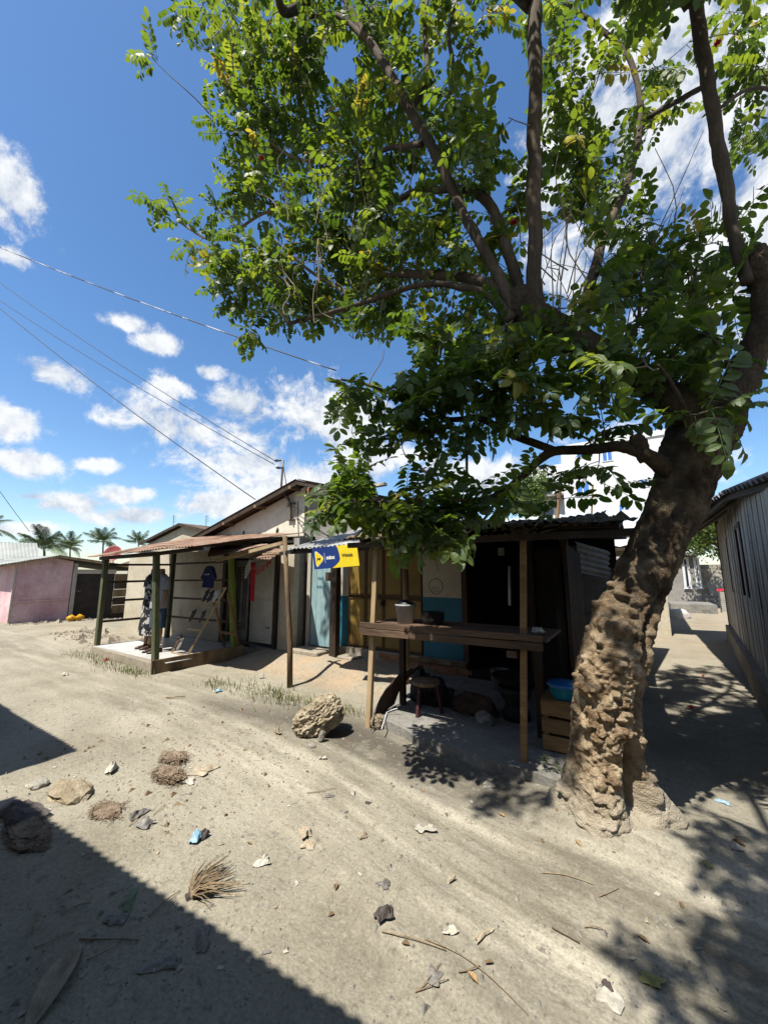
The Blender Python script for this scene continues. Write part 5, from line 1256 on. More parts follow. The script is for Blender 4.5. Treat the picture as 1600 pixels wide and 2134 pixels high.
# ------------------------------------------------------------------ things in and around the food stall
cr_ = root('crate', (-.52, 3.92, .1), 'slatted wooden crate under the blue basin beside the tree', 'crate')
for k in range(3):
    bx('slat', 'crate', cr_, -.80, -.26, 3.74, 3.755, .115 + k * .138, .228 + k * .138)
    bx('slat', 'crate', cr_, -.80, -.26, 4.085, 4.10, .115 + k * .138, .228 + k * .138)
    bx('slat', 'crate', cr_, -.802, -.787, 3.757, 4.083, .115 + k * .138, .228 + k * .138)
    bx('slat', 'crate', cr_, -.273, -.258, 3.757, 4.083, .115 + k * .138, .228 + k * .138)
for x, y in ((-.785, 3.757), (-.31, 3.757), (-.785, 4.05), (-.31, 4.05)): bx('corner_block', 'crate', cr_, x, x + .035, y, y + .033, .10, .50)
for k in range(4): bx('lid_board', 'crate', cr_, -.80, -.26, 3.745 + k * .09, 3.83 + k * .09, .505, .518)
bc = np.array([-.63, 3.86, .52]); bs = root('basin', bc, 'turquoise plastic basin with a blue lid on the wooden crate', 'basin')
MB().lathe(bc, [(.0, 0), (.085, 0), (.092, .01), (.118, .10), (.125, .105), (.122, .112), (.112, .10), (.08, .02), (0, .012)], 28).build('bowl', 'basin', bs, smooth=True)
MB().lathe(bc + np.array([.005, 0, .105]), [(.135, 0), (.138, .012), (.12, .03), (.04, .04), (0, .042)], 28).build('lid', 'basinlid', bs, smooth=True)
sc_ = np.array([-1.18, 4.36, .1]); stv = root('charcoal_stove', sc_, 'sooty round charcoal stove on the stall floor', 'stove')
MB().lathe(sc_, [(0, 0), (.14, 0), (.145, .06), (.11, .12), (.11, .16), (.17, .26), (.18, .32), (.15, .32), (.12, .24), (0, .22)], 20).build('body', 'charred', stv, smooth=True)
pn = sc_ + np.array([0, 0, .325]); tag(MB().lathe(pn, [(0, 0), (.12, .0), (.20, .06), (.235, .10), (.24, .105), (.225, .10), (.19, .07), (.11, .015), (0, .012)], 26).build('pan', 'charred', None, smooth=True), 'wide black frying pan on the charcoal stove', 'pan')
def lump(c, r, seed, sq=(1, 1, 1), amp=.35, freq=2.2, sub=3, fine=.08, flat=True):
    bm = bmesh.new(); bmesh.ops.create_icosphere(bm, subdivisions=sub, radius=1.0)
    p = np.array([v.co[:] for v in bm.verts]); d = 1 + amp * fbm(p * freq + seed * 3.1, 3, seed) + fine * fbm(p * freq * 5, 2, seed + 5)
    q = p * d[:, None] * np.array(sq) * r
    if flat: q[:, 2] = np.where(q[:, 2] < -.35 * r * sq[2], -.35 * r * sq[2], q[:, 2])
    mb = MB(); mb.add(q + np.array(c) + np.array([0, 0, .30 * r * sq[2] if flat else 0]), [tuple(v.index for v in f.verts) for f in bm.faces]); bm.free(); return mb
tag(lump((-1.42, 4.06, .1), .10, 61, (1.0, .8, .9)).build('stone', 'stone', None), 'squat grey stone beside the charcoal stove', 'stone')
# bucket, black pot, cloths on the counter
bk = np.array([-2.14, 3.72, 1.07]); bt = root('bucket', bk, 'whitish plastic bucket with a black bundle on the stall counter', 'bucket')
MB().lathe(bk, [(0, 0), (.085, 0), (.105, .18), (.112, .185), (.112, .20), (.10, .20), (.08, .02), (0, .01)], 22).build('pail', 'bucket', bt, smooth=True)
tag(lump(bk + np.array([0, 0, .17]), .11, 71, (1.05, .9, .55)).build('bundle', 'blackplastic', None, smooth=True), 'black plastic bundle stuffed into the bucket', 'bundle')
tag(MB().lathe((-1.85, 3.8, 1.07), [(0, 0), (.10, 0), (.12, .05), (.12, .12), (.125, .125), (.11, .12), (.1, .02), (0, .01)], 20).build('cooking_pot', 'charred', None, smooth=True), 'black cooking pot on the stall counter next to the bucket', 'pot')
def crumple(c, sx, sy, seed, mat, name, label, cat, group=None, h=.025, n=9, rot=0.0):
    c = np.array(c, float); r_ = np.random.default_rng(seed); vs = []
    ph = r_.uniform(0, 50)
    ang = np.linspace(0, 2 * math.pi, 12); edge = r_.uniform(.45, 1.1, 12); edge[-1] = edge[0]
    for j in range(n):
        for i in range(n):
            a, b = (i / (n - 1) * 2 - 1), (j / (n - 1) * 2 - 1)
            rr = max(abs(a), abs(b)); th_ = math.atan2(b, a) % (2 * math.pi); k = (1 - .22 * rr) * np.interp(th_, ang, edge)
            x, y = a * k * sx, b * k * sy
            z = h * (1 + fbm(np.array([[a * 1.6 + ph, b * 1.6, seed]]), 3, seed)[0] * 1.5) * (1 - .55 * rr ** 2)
            xr, yr = x * math.cos(rot) - y * math.sin(rot), x * math.sin(rot) + y * math.cos(rot)
            vs.append((xr, yr, max(.003, z)))
    vs = np.array(vs) + c
    o = MB().add(vs, [(j * n + i, j * n + i + 1, (j + 1) * n + i + 1, (j + 1) * n + i) for j in range(n - 1) for i in range(n - 1)]).build(name, mat, None)
    return tag(o, label, cat, group)
crumple((-.76, 3.62, 1.075), .10, .07, 5, 'paper', 'plastic_bag', 'pale plastic bag lying at the right end of the stall counter', 'bag', h=.05)
tag(MB().lathe((-1.95, 5.35, .31), [(0, 0), (.12, 0), (.13, .2), (.12, .2), (0, .05)], 16).build('tin_can', 'oldzinc', None, smooth=True) if False else MB().lathe((-1.62, 5.3, .10), [(0, 0), (.11, 0), (.12, .24), (.125, .25), (.11, .25), (.1, .04), (0, .03)], 18).build('tin_can', 'oldzinc', None, smooth=True), 'dull metal tin standing in the dark of the stall', 'tin')
MB_ = MB().tube([PY(1061, 1180, 4.9), PY(1062, 1262, 4.9)], .018, 8)
tag(MB_.build('ladle', 'whitecloth', None, smooth=True), 'pale ladle handle hanging inside the dark stall', 'ladle')
tag(MB().box(-1.50, -1.42, 5.05, 5.06, 1.83, 1.93).build('paper_note', 'paper', None), 'scrap of white paper pinned up inside the dark stall', 'paper')
# junk leaning at the left end of the stall
q00, q10, q01, q11 = G(774, 1524, .04), G(822, 1468, .12), PY(828, 1408, 4.05), PY(884, 1386, 4.35)
vs = []; nu, nv_ = 12, 12
rj = np.random.default_rng(3); rag = rj.uniform(-.05, .05, nu + 1)
for j in range(nv_ + 1):
    t = j / nv_
    for i in range(nu + 1):
        s_ = i / nu; tt = t + (rag[i] if j == nv_ else 0)
        p = (q00 * (1 - s_) + q10 * s_) * (1 - tt) + (q01 * (1 - s_) + q11 * s_) * tt
        vs.append(p + np.array([-.05, -.03, .02]) * math.sin(math.pi * min(1, tt)) + np.array([-.03, -.06, 0]) * math.sin(math.pi * s_))
js = MB().add(vs, [(j * (nu + 1) + i, j * (nu + 1) + i + 1, (j + 1) * (nu + 1) + i + 1, (j + 1) * (nu + 1) + i) for j in range(nv_) for i in range(nu)]).build('scrap_sheet', 'rustdark', None, smooth=True)
tag(js, 'curved rusty metal sheet leaning on the left post of the stall', 'metal sheet')
sm_ = js.modifiers.new('solid', 'SOLIDIFY'); sm_.thickness = .006
st_ = np.array([-2.05, 4.0, .1]); sto = root('stool', st_, 'low wooden stool among the junk at the end of the stall', 'stool')
MB().lathe(st_ + np.array([0, 0, .30]), [(0, 0), (.15, 0), (.155, .02), (.15, .035), (0, .035)], 20).build('seat', 'wood', sto)
for k in range(3):
    a = k * 2.1 + .4; MB().beam(st_ + np.array([.12 * math.cos(a), .12 * math.sin(a), .30]), st_ + np.array([.17 * math.cos(a), .17 * math.sin(a), 0]), .03, .03).build('leg', 'maroon', sto)
tag(lump((-2.15, 4.35, .1), .22, 81, (1.1, .8, .9), .5, 2.6, 4, .25).build('scrap_heap', 'charred', None), 'black tangled scrap heap behind the low stool', 'scrap heap')
tag(lump((-1.62, 4.30, .1), .20, 84, (1.3, .7, .75), .35, 2.0, 4, .12).build('folded_tarp', 'rustdark', None), 'dark folded tarpaulin beside the black scrap heap', 'tarpaulin')
tag(lump((-2.40, 4.55, .1), .13, 83, (1.0, 1.0, 1.7), .5, 2.6, 3, .25).build('scrap_heap', 'charred', None), 'tall charred scrap by the round stall post', 'scrap heap')
cable('bent_wire', [G(795, 1520, .1), PY(806, 1485, 3.72), PY(822, 1478, 3.75), PY(828, 1477, 3.76)], .006, 'whitecloth', 'white bent rod poking out of the junk by the stall', 'rod', n=4)

# ------------------------------------------------------------------ rocks and stones
rc0 = GG(655, 1535)
def boulder(c, r, seed, sq, tilt, mat):
    bm = bmesh.new(); bmesh.ops.create_icosphere(bm, subdivisions=5, radius=1.0)
    p = np.array([v.co[:] for v in bm.verts])
    d = 1 + .28 * fbm(p * 1.3 + seed, 3, seed) - .16 * np.abs(fbm(p * 3.4, 3, seed + 3)) * 1.5 + .10 * fbm(p * 9, 3, seed + 7) - .10 * (np.abs(fbm(p * 5.5, 2, seed + 11)) < .10)
    q = p * d[:, None] * np.array(sq) * r
    Rm = np.array(Matrix.Rotation(tilt, 3, 'Y')); q = q @ Rm.T; Rz = np.array(Matrix.Rotation(YAW, 3, 'Z')); q = q @ Rz.T
    q += np.array(c)
    mb = MB().add(q, [tuple(v.index for v in f.verts) for f in bm.faces]); bm.free(); return mb
tag(boulder(rc0 + np.array([-.02, .06, .15]), .235, 17, (1.22, .75, .74), -.55, 'rock').build('boulder', 'rock', None), 'pitted tan coral boulder on the road, the largest rock in view', 'boulder')
tag(boulder(GG(670, 1546) + np.array([0, 0, .045]), .06, 23, (.5, .6, 1.0), .3, 'rock').build('stone', 'stone', None), 'upright grey stone propping the big coral boulder', 'stone')
tag(lump(GG(650, 1557), .033, 24, (1.2, .8, .8)).build('stone', 'stone', None), 'small grey pebble in front of the big coral boulder', 'stone')
tag(boulder(GG(788, 1518) + np.array([0, 0, .06]), .085, 29, (.9, .8, 1.0), .3, 'rock').build('stone', 'rock', None), 'pale rough stone at the foot of the left stall post', 'stone')
rk2 = [(145, 1655, .15, 'large flat stone half sunk near the shaded wedge, left of road', (1.4, .8, .34)), (80, 1640, .06, 'small dark stone left of the large flat stone', (1, 1, .6)), (845, 1500, .05, 'grey lump on the edge of the stall slab', (1.5, 1, .6)), (1020, 1640, .04, 'pale stone on the dirt below the right stall post', (1.2, 1, .7)), (1115, 1618, .02, 'tiny white pebble beside the right stall post', (1, 1, .8)), (925, 1568, .07, 'broken stone at the slab edge left of the right post', (1.3, .8, .6)), (985, 1556, .09, 'stone wedged under the front edge of the slab', (1.4, .7, .7)), (1070, 1590, .08, 'mossy stone under the slab by the right post', (1.5, .6, .7))]
for k, (u, v, r, lab, sq) in enumerate(rk2):
    tag(lump(GG(u, v), r, 200 + k, sq, .4, 2.0, 3, .12).build('stone', 'rock' if k in (0, 2, 5) else 'stone', None), lab, 'stone')

# ------------------------------------------------------------------ litter
def at(u, v): return GG(u, v) + np.array([0, 0, .001])
rl = np.random.default_rng(77)
for u, v, sx, sy, mt, lab, cat, h in (
        (408, 1752, .075, .055, 'bluebag', 'crumpled pale blue wrapper on the road', 'wrapper', .035), (425, 1745, .05, .035, 'darkbag', 'black scrap lying against the pale blue wrapper', 'scrap', .03),
        (885, 1732, .085, .05, 'paper', 'bright white crumpled paper on the tyre track', 'paper', .03), (800, 1915, .075, .05, 'darkbag', 'dark curled rubber scrap in the foreground', 'scrap', .03),
        (940, 1945, .06, .03, 'paper', 'torn white paper at the middle of the foreground', 'paper', .02), (1010, 1948, .09, .02, 'tanscrap', 'long torn tan strip right of the torn white paper', 'scrap', .012),
        (578, 1528, .085, .06, 'tanscrap', 'yellowish crumpled paper left of the coral boulder', 'paper', .045), (415, 1612, .15, .10, 'tanscrap', 'large tan cardboard fragment beside the coconut husk', 'cardboard', .015), (440, 1600, .11, .08, 'tanscrap', 'second tan cardboard fragment, lying behind the large one', 'cardboard', .015), (395, 1630, .08, .06, 'paper', 'pale cardboard piece in front of the large fragment', 'cardboard', .015),
        (235, 1607, .10, .06, 'paper', 'crumpled white and purple paper in the road at left', 'paper', .04), (285, 1700, .10, .05, 'greybag', 'grey plastic film by the pale stick at left', 'plastic', .02), (302, 1720, .09, .06, 'greybag', 'round grey plastic piece nearest the pale stick', 'plastic', .03),
        (455, 1442, .09, .06, 'bluebag', 'pale blue plastic rag in the dry grass', 'plastic', .03), (545, 1414, .09, .07, 'paper', 'white crumpled bag in the grass by the leaning post', 'bag', .06), (135, 1407, .16, .06, 'paper', 'white rag on the road in front of the porch', 'rag', .03), (222, 1377, .10, .06, 'red', 'small red scrap on the bank of the tiled porch', 'scrap', .03), (70, 1640, .10, .05, 'paper', 'pale curved shard at the edge of the shadow', 'shard', .02),
        (635, 1740, .07, .05, 'tanscrap', 'cluster of tan paper scraps right of the pale blue wrapper', 'paper', .03), (640, 1765, .06, .04, 'tanscrap', 'tan scrap just below the cluster of tan paper', 'paper', .02), (545, 1800, .06, .05, 'paper', 'small cream paper near the straw bundle', 'paper', .02), (755, 1748, .05, .02, 'tanscrap', 'rolled tan strip left of the bright white paper', 'scrap', .02), (940, 1838, .045, .02, 'tanscrap', 'short tan stub on the road right of centre', 'scrap', .02),
        (690, 1548 + 112, .05, .03, 'greybag', 'thin reddish brown wrapper flattened on the track', 'wrapper', .006), (672, 1583, .05, .025, 'paper', 'little white paper twist below the coral boulder', 'paper', .025), (735, 1655, .05, .025, 'paper', 'white shard on the road right of the flattened wrapper', 'shard', .015), (765, 1675, .035, .025, 'darkbag', 'small dark purple square on the road', 'scrap', .008),
        (800, 1845, .05, .05, 'greybag', 'translucent grey plastic strip above the dark rubber scrap', 'plastic', .01), (905, 2035, .05, .05, 'greybag', 'grey-white spattered scrap beside the crossed sticks', 'scrap', .008), (1275, 2080, .08, .06, 'paper', 'white flaky litter near the bottom right', 'litter', .012), (1265, 2062, .025, .02, 'darkbag', 'little dark lump behind the white flaky litter', 'scrap', .02), (1360, 2050, .06, .035, 'yellowleaf', 'wilted pale yellow leaf at the bottom right', 'leaf', .015),
        (270, 1880, .11, .03, 'greenscrap', 'dull green torn strip in the foreground shadow', 'strip', .01), (240, 1920, .07, .05, 'greybag', 'grey scrap next to the dull green strip in shadow', 'scrap', .015), (420, 1968, .10, .04, 'greybag', 'folded grey plastic in the foreground shadow', 'plastic', .02), (330, 2015, .10, .04, 'greybag', 'flat dark plastic sheet deep in the foreground shadow', 'plastic', .012),
        (1455, 1500, .12, .05, 'paper', 'pale wet patch of plastic in the dark alley mouth', 'plastic', .008), (1440, 1478, .05, .04, 'red', 'small red wrapper in the alley shadow', 'wrapper', .03), (1465, 1410, .06, .035, 'red', 'orange-red scrap further up the sunlit alley', 'scrap', .02), (1505, 1672, .07, .04, 'bluebag', 'bluish plastic glint on the shaded dirt right of the tree', 'plastic', .01), (1525, 1768, .06, .05, 'paper', 'translucent white plastic by the brown seed pod', 'plastic', .02), (1475, 1806, .035, .03, 'yellowleaf', 'yellow-green leaf on the dirt right of the tree', 'leaf', .012)):
    crumple(at(u, v), sx, sy, int(u + v), mt, cat.replace(' ', '_'), lab, cat, h=h, n=8, rot=rl.uniform(0, 3))
# foreground pale shard, coconut husks, straw bundle, seed pod
c = at(115, 2060); u0 = nrm(G(150, 2015) - G(80, 2110)); s0 = np.array([-u0[1], u0[0], 0])
pts = [c + u0 * (t * .17) + s0 * (.05 * math.cos(t * 1.45) * sg + .02 * t) + np.array([0, 0, .035 * (1 - t * t)]) for sg, ts_ in ((1, np.linspace(-1, 1, 8)), (-1, np.linspace(1, -1, 8))) for t in ts_]
tag(MB().poly(pts, (0, 0, .006)).build('broken_sheet', 'tanscrap', None), 'pale curved broken board in the bottom left shadow', 'board')
def fibre_lump(name, c, r, seed, label, cat, sq):
    o = root(name, c, label, cat)
    lump(c, r * .8, seed, (sq[0], sq[1], sq[2] * .75), .45, 2.5, 4, .35).build('body', 'husk', o)
    rr = np.random.default_rng(seed); mb = MB()
    for k in range(240):
        a = rr.uniform(0, 6.28); p = np.array(c) + np.array([math.cos(a) * r * sq[0] * rr.uniform(.3, 1), math.sin(a) * r * sq[1] * rr.uniform(.3, 1), r * sq[2] * rr.uniform(.1, .7)])
        d = np.array([-math.sin(a + rr.normal() * .5), math.cos(a + rr.normal() * .5), rr.normal() * .15]) * rr.uniform(.03, .09) * rr.choice([-1, 1]) + np.array([.02, 0, -.012])
        mb.tube([p, p + d * .5 + rr.normal(size=3) * .006, p + d], [.0025, .002, .001], 3, cap=False)
    f = mb.build('fibres', 'husk', o); f['kind'] = 'stuff'
fibre_lump('coconut_husk', GG(360, 1585), .12, 301, 'brown fibrous coconut husk, upper one of the pair', 'husk', (1.3, .8, .6))
fibre_lump('coconut_husk', GG(350, 1622), .14, 302, 'brown fibrous coconut husk, lower one beside the cardboard', 'husk', (1.3, .7, .55))
fibre_lump('dirt_clod', GG(220, 1690), .13, 303, 'flattened matted clod of straw and dirt at left', 'clod', (1.1, .7, .12))
fibre_lump('coconut_husk', GG(55, 1740), .17, 304, 'dark brown husk lying deep in the left shadow', 'husk', (1.7, .6, .28))
crumple(at(40, 1700), .22, .14, 411, 'darkbag', 'rag', 'dark bluish rag heap in the left shadow', 'rag', h=.05)
br = root('straw_broom', GG(440, 1850), 'worn straw broom head lying at the shadow edge', 'broom')
c = GG(440, 1850); ax = nrm(G(500, 1820) - G(375, 1880)); sx_ = np.array([-ax[1], ax[0], 0]); rr = np.random.default_rng(12)
for k in range(80):
    s0_ = rr.uniform(-1, 1); b = c - ax * .10 + sx_ * s0_ * .03 + np.array([0, 0, .012 + rr.uniform(0, .02)])
    e = c + ax * rr.uniform(-.06, .13) + sx_ * (s0_ * .12 + rr.normal() * .035) + np.array([0, 0, .008 + rr.uniform(0, .05)])
    MB_ = MB().tube([b, (b + e) / 2 + np.array([0, 0, .02]), e], [.003, .003, .0015], 4, cap=False)
    MB_.build('straw', 'stick', br)
MB().tube([c - ax * .12, c - ax * .09], .022, 8).build('binding', 'darkbag', br)
pc_ = GG(1540, 1765); sp_rt = np.array([cy_, sy_, 0])
tag(MB().tube([pc_ + sp_rt * -.03 + np.array([0, .03, .02]), pc_ + np.array([0, 0, .03]), pc_ + sp_rt * .03 + np.array([0, -.03, .02])], [.004, .014, .004], 7).build('seed_pod', 'dryleaf', None, smooth=True), 'brown seed pod on the dirt right of the tree', 'seed pod')
# sticks
SK = [((795, 1945), (930, 1985), .006, 'straight dry stick in the middle foreground'), ((885, 1960), (1100, 2118), .004, 'long thin curved stem running to the bottom edge'), ((865, 2072), (915, 2015), .005, 'pale stick, left one of the crossed pair'), ((870, 2070), (935, 2045), .0045, 'dark stick, right one of the crossed pair'), ((955, 2030), (1000, 2018), .006, 'short dark stick near the crossed pair'),
      ((1130, 1822), (1235, 1846), .005, 'thin reddish twig below the tree roots'), ((1248, 1872), (1288, 1855), .005, 'short reddish twig right of the thin one'), ((1150, 1937), (1208, 1970), .007, 'grey peeled stick at right of the foreground'), ((1218, 1936), (1262, 1944), .006, 'small pale stick right of the grey peeled one'),
      ((268, 1725), (300, 1695), .006, 'pale split stick by the grey plastic film'), ((320, 1700), (345, 1680), .005, 'thin dark twig right of the grey plastic film'), ((125, 1910), (190, 1885), .006, 'upper of the long sticks in the left shadow'), ((70, 1980), (155, 1945), .006, 'lower of the long sticks in the left shadow'), ((165, 1962), (290, 1964), .006, 'level stick in the middle of the shadow'), ((310, 1915), (375, 1860), .006, 'stick crossing the edge of the shadow'), ((65, 1950), (80, 1900), .006, 'upright-lying stick near the left edge in shadow'), ((180, 2005), (245, 1975), .005, 'forked twig in the foreground shadow'),
      ((1530, 1745), (1565, 1755), .007, 'dry twig behind the brown seed pod'), ((345, 1457), (385, 1455), .02, 'dark weathered stick on the far side of the road'), ((640, 1655), (700, 1645), .006, 'thin red-brown stick left of the flattened wrapper')]
for k, (a, b, r, lab) in enumerate(SK):
    A_, B_ = at(*a), at(*b); d = B_ - A_; rr = np.random.default_rng(500 + k); s_ = np.array([-d[1], d[0], 0]) * rr.uniform(-.08, .08)
    pts = [A_ + np.array([0, 0, r]), A_ + d * .35 + s_ + np.array([0, 0, r + .004]), A_ + d * .7 + s_ * .7 + np.array([0, 0, r + .006]), B_ + np.array([0, 0, r])]
    tag(MB().tube(catmull(pts, 10), np.linspace(r * .5, r * .35, 10), 5, jit=.1, seed=k).build('stick', 'stick', None, smooth=True), lab, 'stick')
# fallen leaves and scraps nobody can tell apart
LP = [(1060, 1665), (1045, 1700), (690, 1910), (545, 1795), (1205, 1760), (995, 1965), (845, 1970), (1020, 2010), (985, 2040), (820, 1520), (1160, 1690), (640, 1610), (560, 1640), (880, 1650), (1280, 1780), (1130, 1755), (700, 1850), (520, 1760), (470, 1700), (300, 1560), (600, 1480), (930, 1700), (1340, 1960), (1420, 1890)]
for k, (u, v) in enumerate(LP):
    c = at(u, v); rr = np.random.default_rng(700 + k); a = rr.uniform(0, 6.28); d = np.array([math.cos(a), math.sin(a), 0]); s_ = np.array([-d[1], d[0], 0]); L_ = rr.uniform(.014, .028); W = L_ * .5
    vs = [c - d * L_, c - d * L_ * .3 + s_ * W + np.array([0, 0, .012]), c + d * L_ * .4 + s_ * W * .8 + np.array([0, 0, .014]), c + d * L_ + np.array([0, 0, .006]), c + d * L_ * .4 - s_ * W * .8 + np.array([0, 0, .010]), c - d * L_ * .3 - s_ * W + np.array([0, 0, .008]), c + np.array([0, 0, .004])]
    tag(MB().add(vs, [(6, 0, 1), (6, 1, 2), (6, 2, 3), (6, 3, 4), (6, 4, 5), (6, 5, 0)]).build('fallen_leaf', 'dryleaf', None), 'small dry fallen leaf on the dirt road', 'leaf', 'dry leaves scattered on the road')
rr = np.random.default_rng(909); k = 0
while k < 70:
    u, v = rr.uniform(20, 1560), rr.uniform(1420, 2120) if k % 3 else rr.uniform(1400, 1700)
    c = at(u, v)
    if c[1] > 3.3 and c[0] > -2.7 or (abs(c[0] + .27) < .5 and abs(c[1] - 3.1) < .5): continue
    dist = np.linalg.norm(c[:2])
    crumple(c, rr.uniform(.010, .028), rr.uniform(.008, .02), 1000 + k, ['paper', 'tanscrap', 'tanscrap', 'greybag'][k % 4], 'paper_scrap', 'tiny scrap of paper or wrapper trodden into the road', 'scrap', 'scraps trodden into the road', h=.006, n=4, rot=rr.uniform(0, 3)); k += 1
# crumbs of gravel and straw
def scatter(name, n, fn, mat, label, cat, k0=.0025, k1=.008, zfn=None):
    V_, F_ = [], []; rr = np.random.default_rng(n)
    tet = np.array([(1, 0, 0), (-.5, .86, 0), (-.5, -.86, 0), (0, 0, 1.1)])
    xs, ys = fn(rr, n); zs = gz_arr(xs, ys) if zfn is None else zfn(xs, ys)
    for x, y, z in zip(xs, ys, zs):
        s_ = rr.uniform(k0, k1) * (1 + (rr.uniform() < .06) * 1.6); a = rr.uniform(0, 6.28); ca, sa = math.cos(a), math.sin(a)
        q = tet * np.array([s_ * rr.uniform(.7, 1.5), s_, s_ * rr.uniform(.5, 1)]); q = np.stack([q[:, 0] * ca - q[:, 1] * sa + x, q[:, 0] * sa + q[:, 1] * ca + y, q[:, 2] + z - .001], 1)
        o = len(V_); V_ += q.tolist(); F_ += [(o, o + 1, o + 3), (o + 1, o + 2, o + 3), (o + 2, o, o + 3)]
    ob = MB().add(V_, F_).build(name, mat, None); ob['kind'] = 'stuff'; ob['label'] = label; ob['category'] = cat
def near_road(rr, n):
    d = rr.uniform(1.35, 5.2, n) ** 1.0; a = rr.uniform(-.85, .85, n)
    f = np.array([-sy_, cy_]); r = RIGHT[:2]
    x = f[0] * d + r[0] * d * np.tan(a); y = f[1] * d + r[1] * d * np.tan(a)
    ok = ~((y > 3.25) & (x > -2.7)) & (y > .3); return x[ok], y[ok]
scatter('gravel', 9000, near_road, 'stone', 'fine pale gravel crumbs on the dirt road', 'gravel')
scatter('rubble', 420, lambda rr, n: (rr.uniform(-13.2, -9.4, n), 4.45 + rr.normal(size=n) * .28), 'plinth', 'broken plaster rubble along the cream shop wall', 'rubble', .012, .06)
scatter('rubble', 260, lambda rr, n: (-16.75 + np.abs(rr.normal(size=n)) * .35, rr.uniform(4.0, 7.5, n)), 'plinth', 'rubble along the foot of the pink kiosk', 'rubble', .012, .05)
scatter('leaf_litter', 1500, lambda rr, n: (rr.uniform(-2.6, -.05, n), 3.25 + np.abs(rr.normal(size=n)) * .35), 'stick', 'dead leaves and dirt lying on the stall roof', 'leaf litter', .008, .03, lambda x, y: 1.975 + (y - 3.22) * .149)
scatter('wood_chips', 700, lambda rr, n: (rr.uniform(-4.6, -2.4, n), rr.uniform(1.4, 3.2, n)), 'stick', 'straw chips and husk crumbs trodden into the road', 'chips', .004, .013)
def grass(name, spots, n, label, hmax):
    rr = np.random.default_rng(len(spots) * 7); V_, F_ = [], []
    for (cx, cy, sx, sy) in spots:
        xs = cx + rr.normal(size=n) * sx; ys = cy + rr.normal(size=n) * sy; zs = gz_arr(xs, ys)
        for x, y, z in zip(xs, ys, zs):
            h = rr.uniform(.25, 1) * hmax; a = rr.uniform(0, 6.28); ln = rr.uniform(.2, 1.0) * h; w = .0035
            b = np.array([x, y, z]); d = np.array([math.cos(a), math.sin(a), 0]); s_ = np.array([-d[1], d[0], 0]) * w
            m1 = b + d * ln * .4 + np.array([0, 0, h * .7]); e = b + d * ln + np.array([0, 0, h])
            o = len(V_); V_ += [b - s_, b + s_, m1 + s_ * .8, m1 - s_ * .8, e]; F_ += [(o, o + 1, o + 2, o + 3), (o + 3, o + 2, o + 4)]
    ob = MB().add(V_, F_).build(name, MT['grass'], None); ob['kind'] = 'stuff'; ob['label'] = label; ob['category'] = 'grass'
MT['grass'] = material('sparse_grass', (.10, .14, .03), (.30, .27, .12), 3.5, .7, fine=.3)
grass('grass', [(-4.22, 3.80, .16, .14), (-3.9, 3.66, .14, .12), (-3.5, 3.74, .20, .10), (-4.75, 3.76, .30, .16), (-5.2, 3.6, .2, .1), (-3.0, 3.75, .15, .08)], 150, 'sparse green grass at the foot of the leaning post', .10)
grass('grass', [(-8.5, 3.38, .35, .12), (-7.8, 3.26, .3, .14), (-7.1, 3.28, .3, .10), (-9.3, 3.45, .3, .14), (-6.9, 3.3, .2, .06)], 120, 'dry weeds along the front of the tiled porch', .10)

# ------------------------------------------------------------------ pink kiosk at the left
kk = root('pink_kiosk', (-18.5, 5.6, -.1), 'faded pink kiosk with a black steel door at far left', 'kiosk')
KX = -17.0
MB().poly([(KX, 4.11, -.3), (KX, 5.62, -.3), (KX, 5.62, 2.02), (KX, 5.11, 2.13), (KX, 4.11, 1.93)], (-.15, 0, 0)).build('side_wall', 'pinkwall', kk)
MB().box(-22, KX - .152, 4.10, 4.25, -.3, 1.90).build('front_wall', 'pinkwall', kk)
MB().box(KX - .10, KX + .03, 5.64, 5.76, -.3, 1.95).build('door_frame', 'whitewood', kk)
MB().box(KX - .09, KX + .02, 5.762, 7.02, 1.60, 1.74).build('door_frame', 'whitewood', kk)
dk = bx('door', 'blackdoor', kk, KX - .06, KX - .02, 5.765, 7.0, -.2, 1.597)
bx('bolt', 'metalpole', dk, KX - .019, KX + .0, 5.80, 5.95, .95, .98)
for k in range(6):
    bx('plank', 'wood' if k % 2 else 'darkwood', kk, KX - .08, KX - .02 + .004 * k, 7.03, 8.6, -.2 + k * .30, .08 + k * .30)
MB().box(KX + .002, KX + .03, 4.25, 5.5, .66, .71).build('rail', 'pinkwall', kk)
MB().beam((KX + .02, 4.08, -.2), (KX + .02, 4.08, 1.80), .05, .04).build('corner_strip', 'whitepaint', kk)
roof_sheets(kk, (KX + .25, 3.6, 1.86), (KX + .25, 5.13, 2.22), (-22, 3.6, 1.86), (-22, 5.13, 2.22), 2, 'whitesheet', rows=2, ragged=.05, seed=61, spw=4)
roof_sheets(kk, (KX + .25, 5.10, 2.22), (KX + .25, 8.7, 1.72), (-22, 5.10, 2.22), (-22, 8.7, 1.72), 3, 'brownsheet', rows=2, ragged=.05, seed=62, spw=4)
MB().beam((KX + .2, 3.62, 1.82), (KX + .2, 5.12, 2.17), .04, .06).build('barge_board', 'palewood', kk)
MB().beam((KX + .2, 5.12, 2.17), (KX + .2, 8.6, 1.68), .04, .06).build('barge_board', 'palewood', kk)
fb = np.array([-16.2, 5.6, gz(-16.2, 5.6)]); yb = root('yellow_float', fb, 'yellow plastic float lying in front of the black steel door', 'float')
MB().tube([fb + np.array([0, -.24, .10]), fb + np.array([0, -.12, .11]), fb + np.array([0, 0, .07]), fb + np.array([0, .12, .11]), fb + np.array([0, .24, .10])], [.06, .12, .07, .12, .06], 12).build('body', 'yellowplastic', yb, smooth=True)

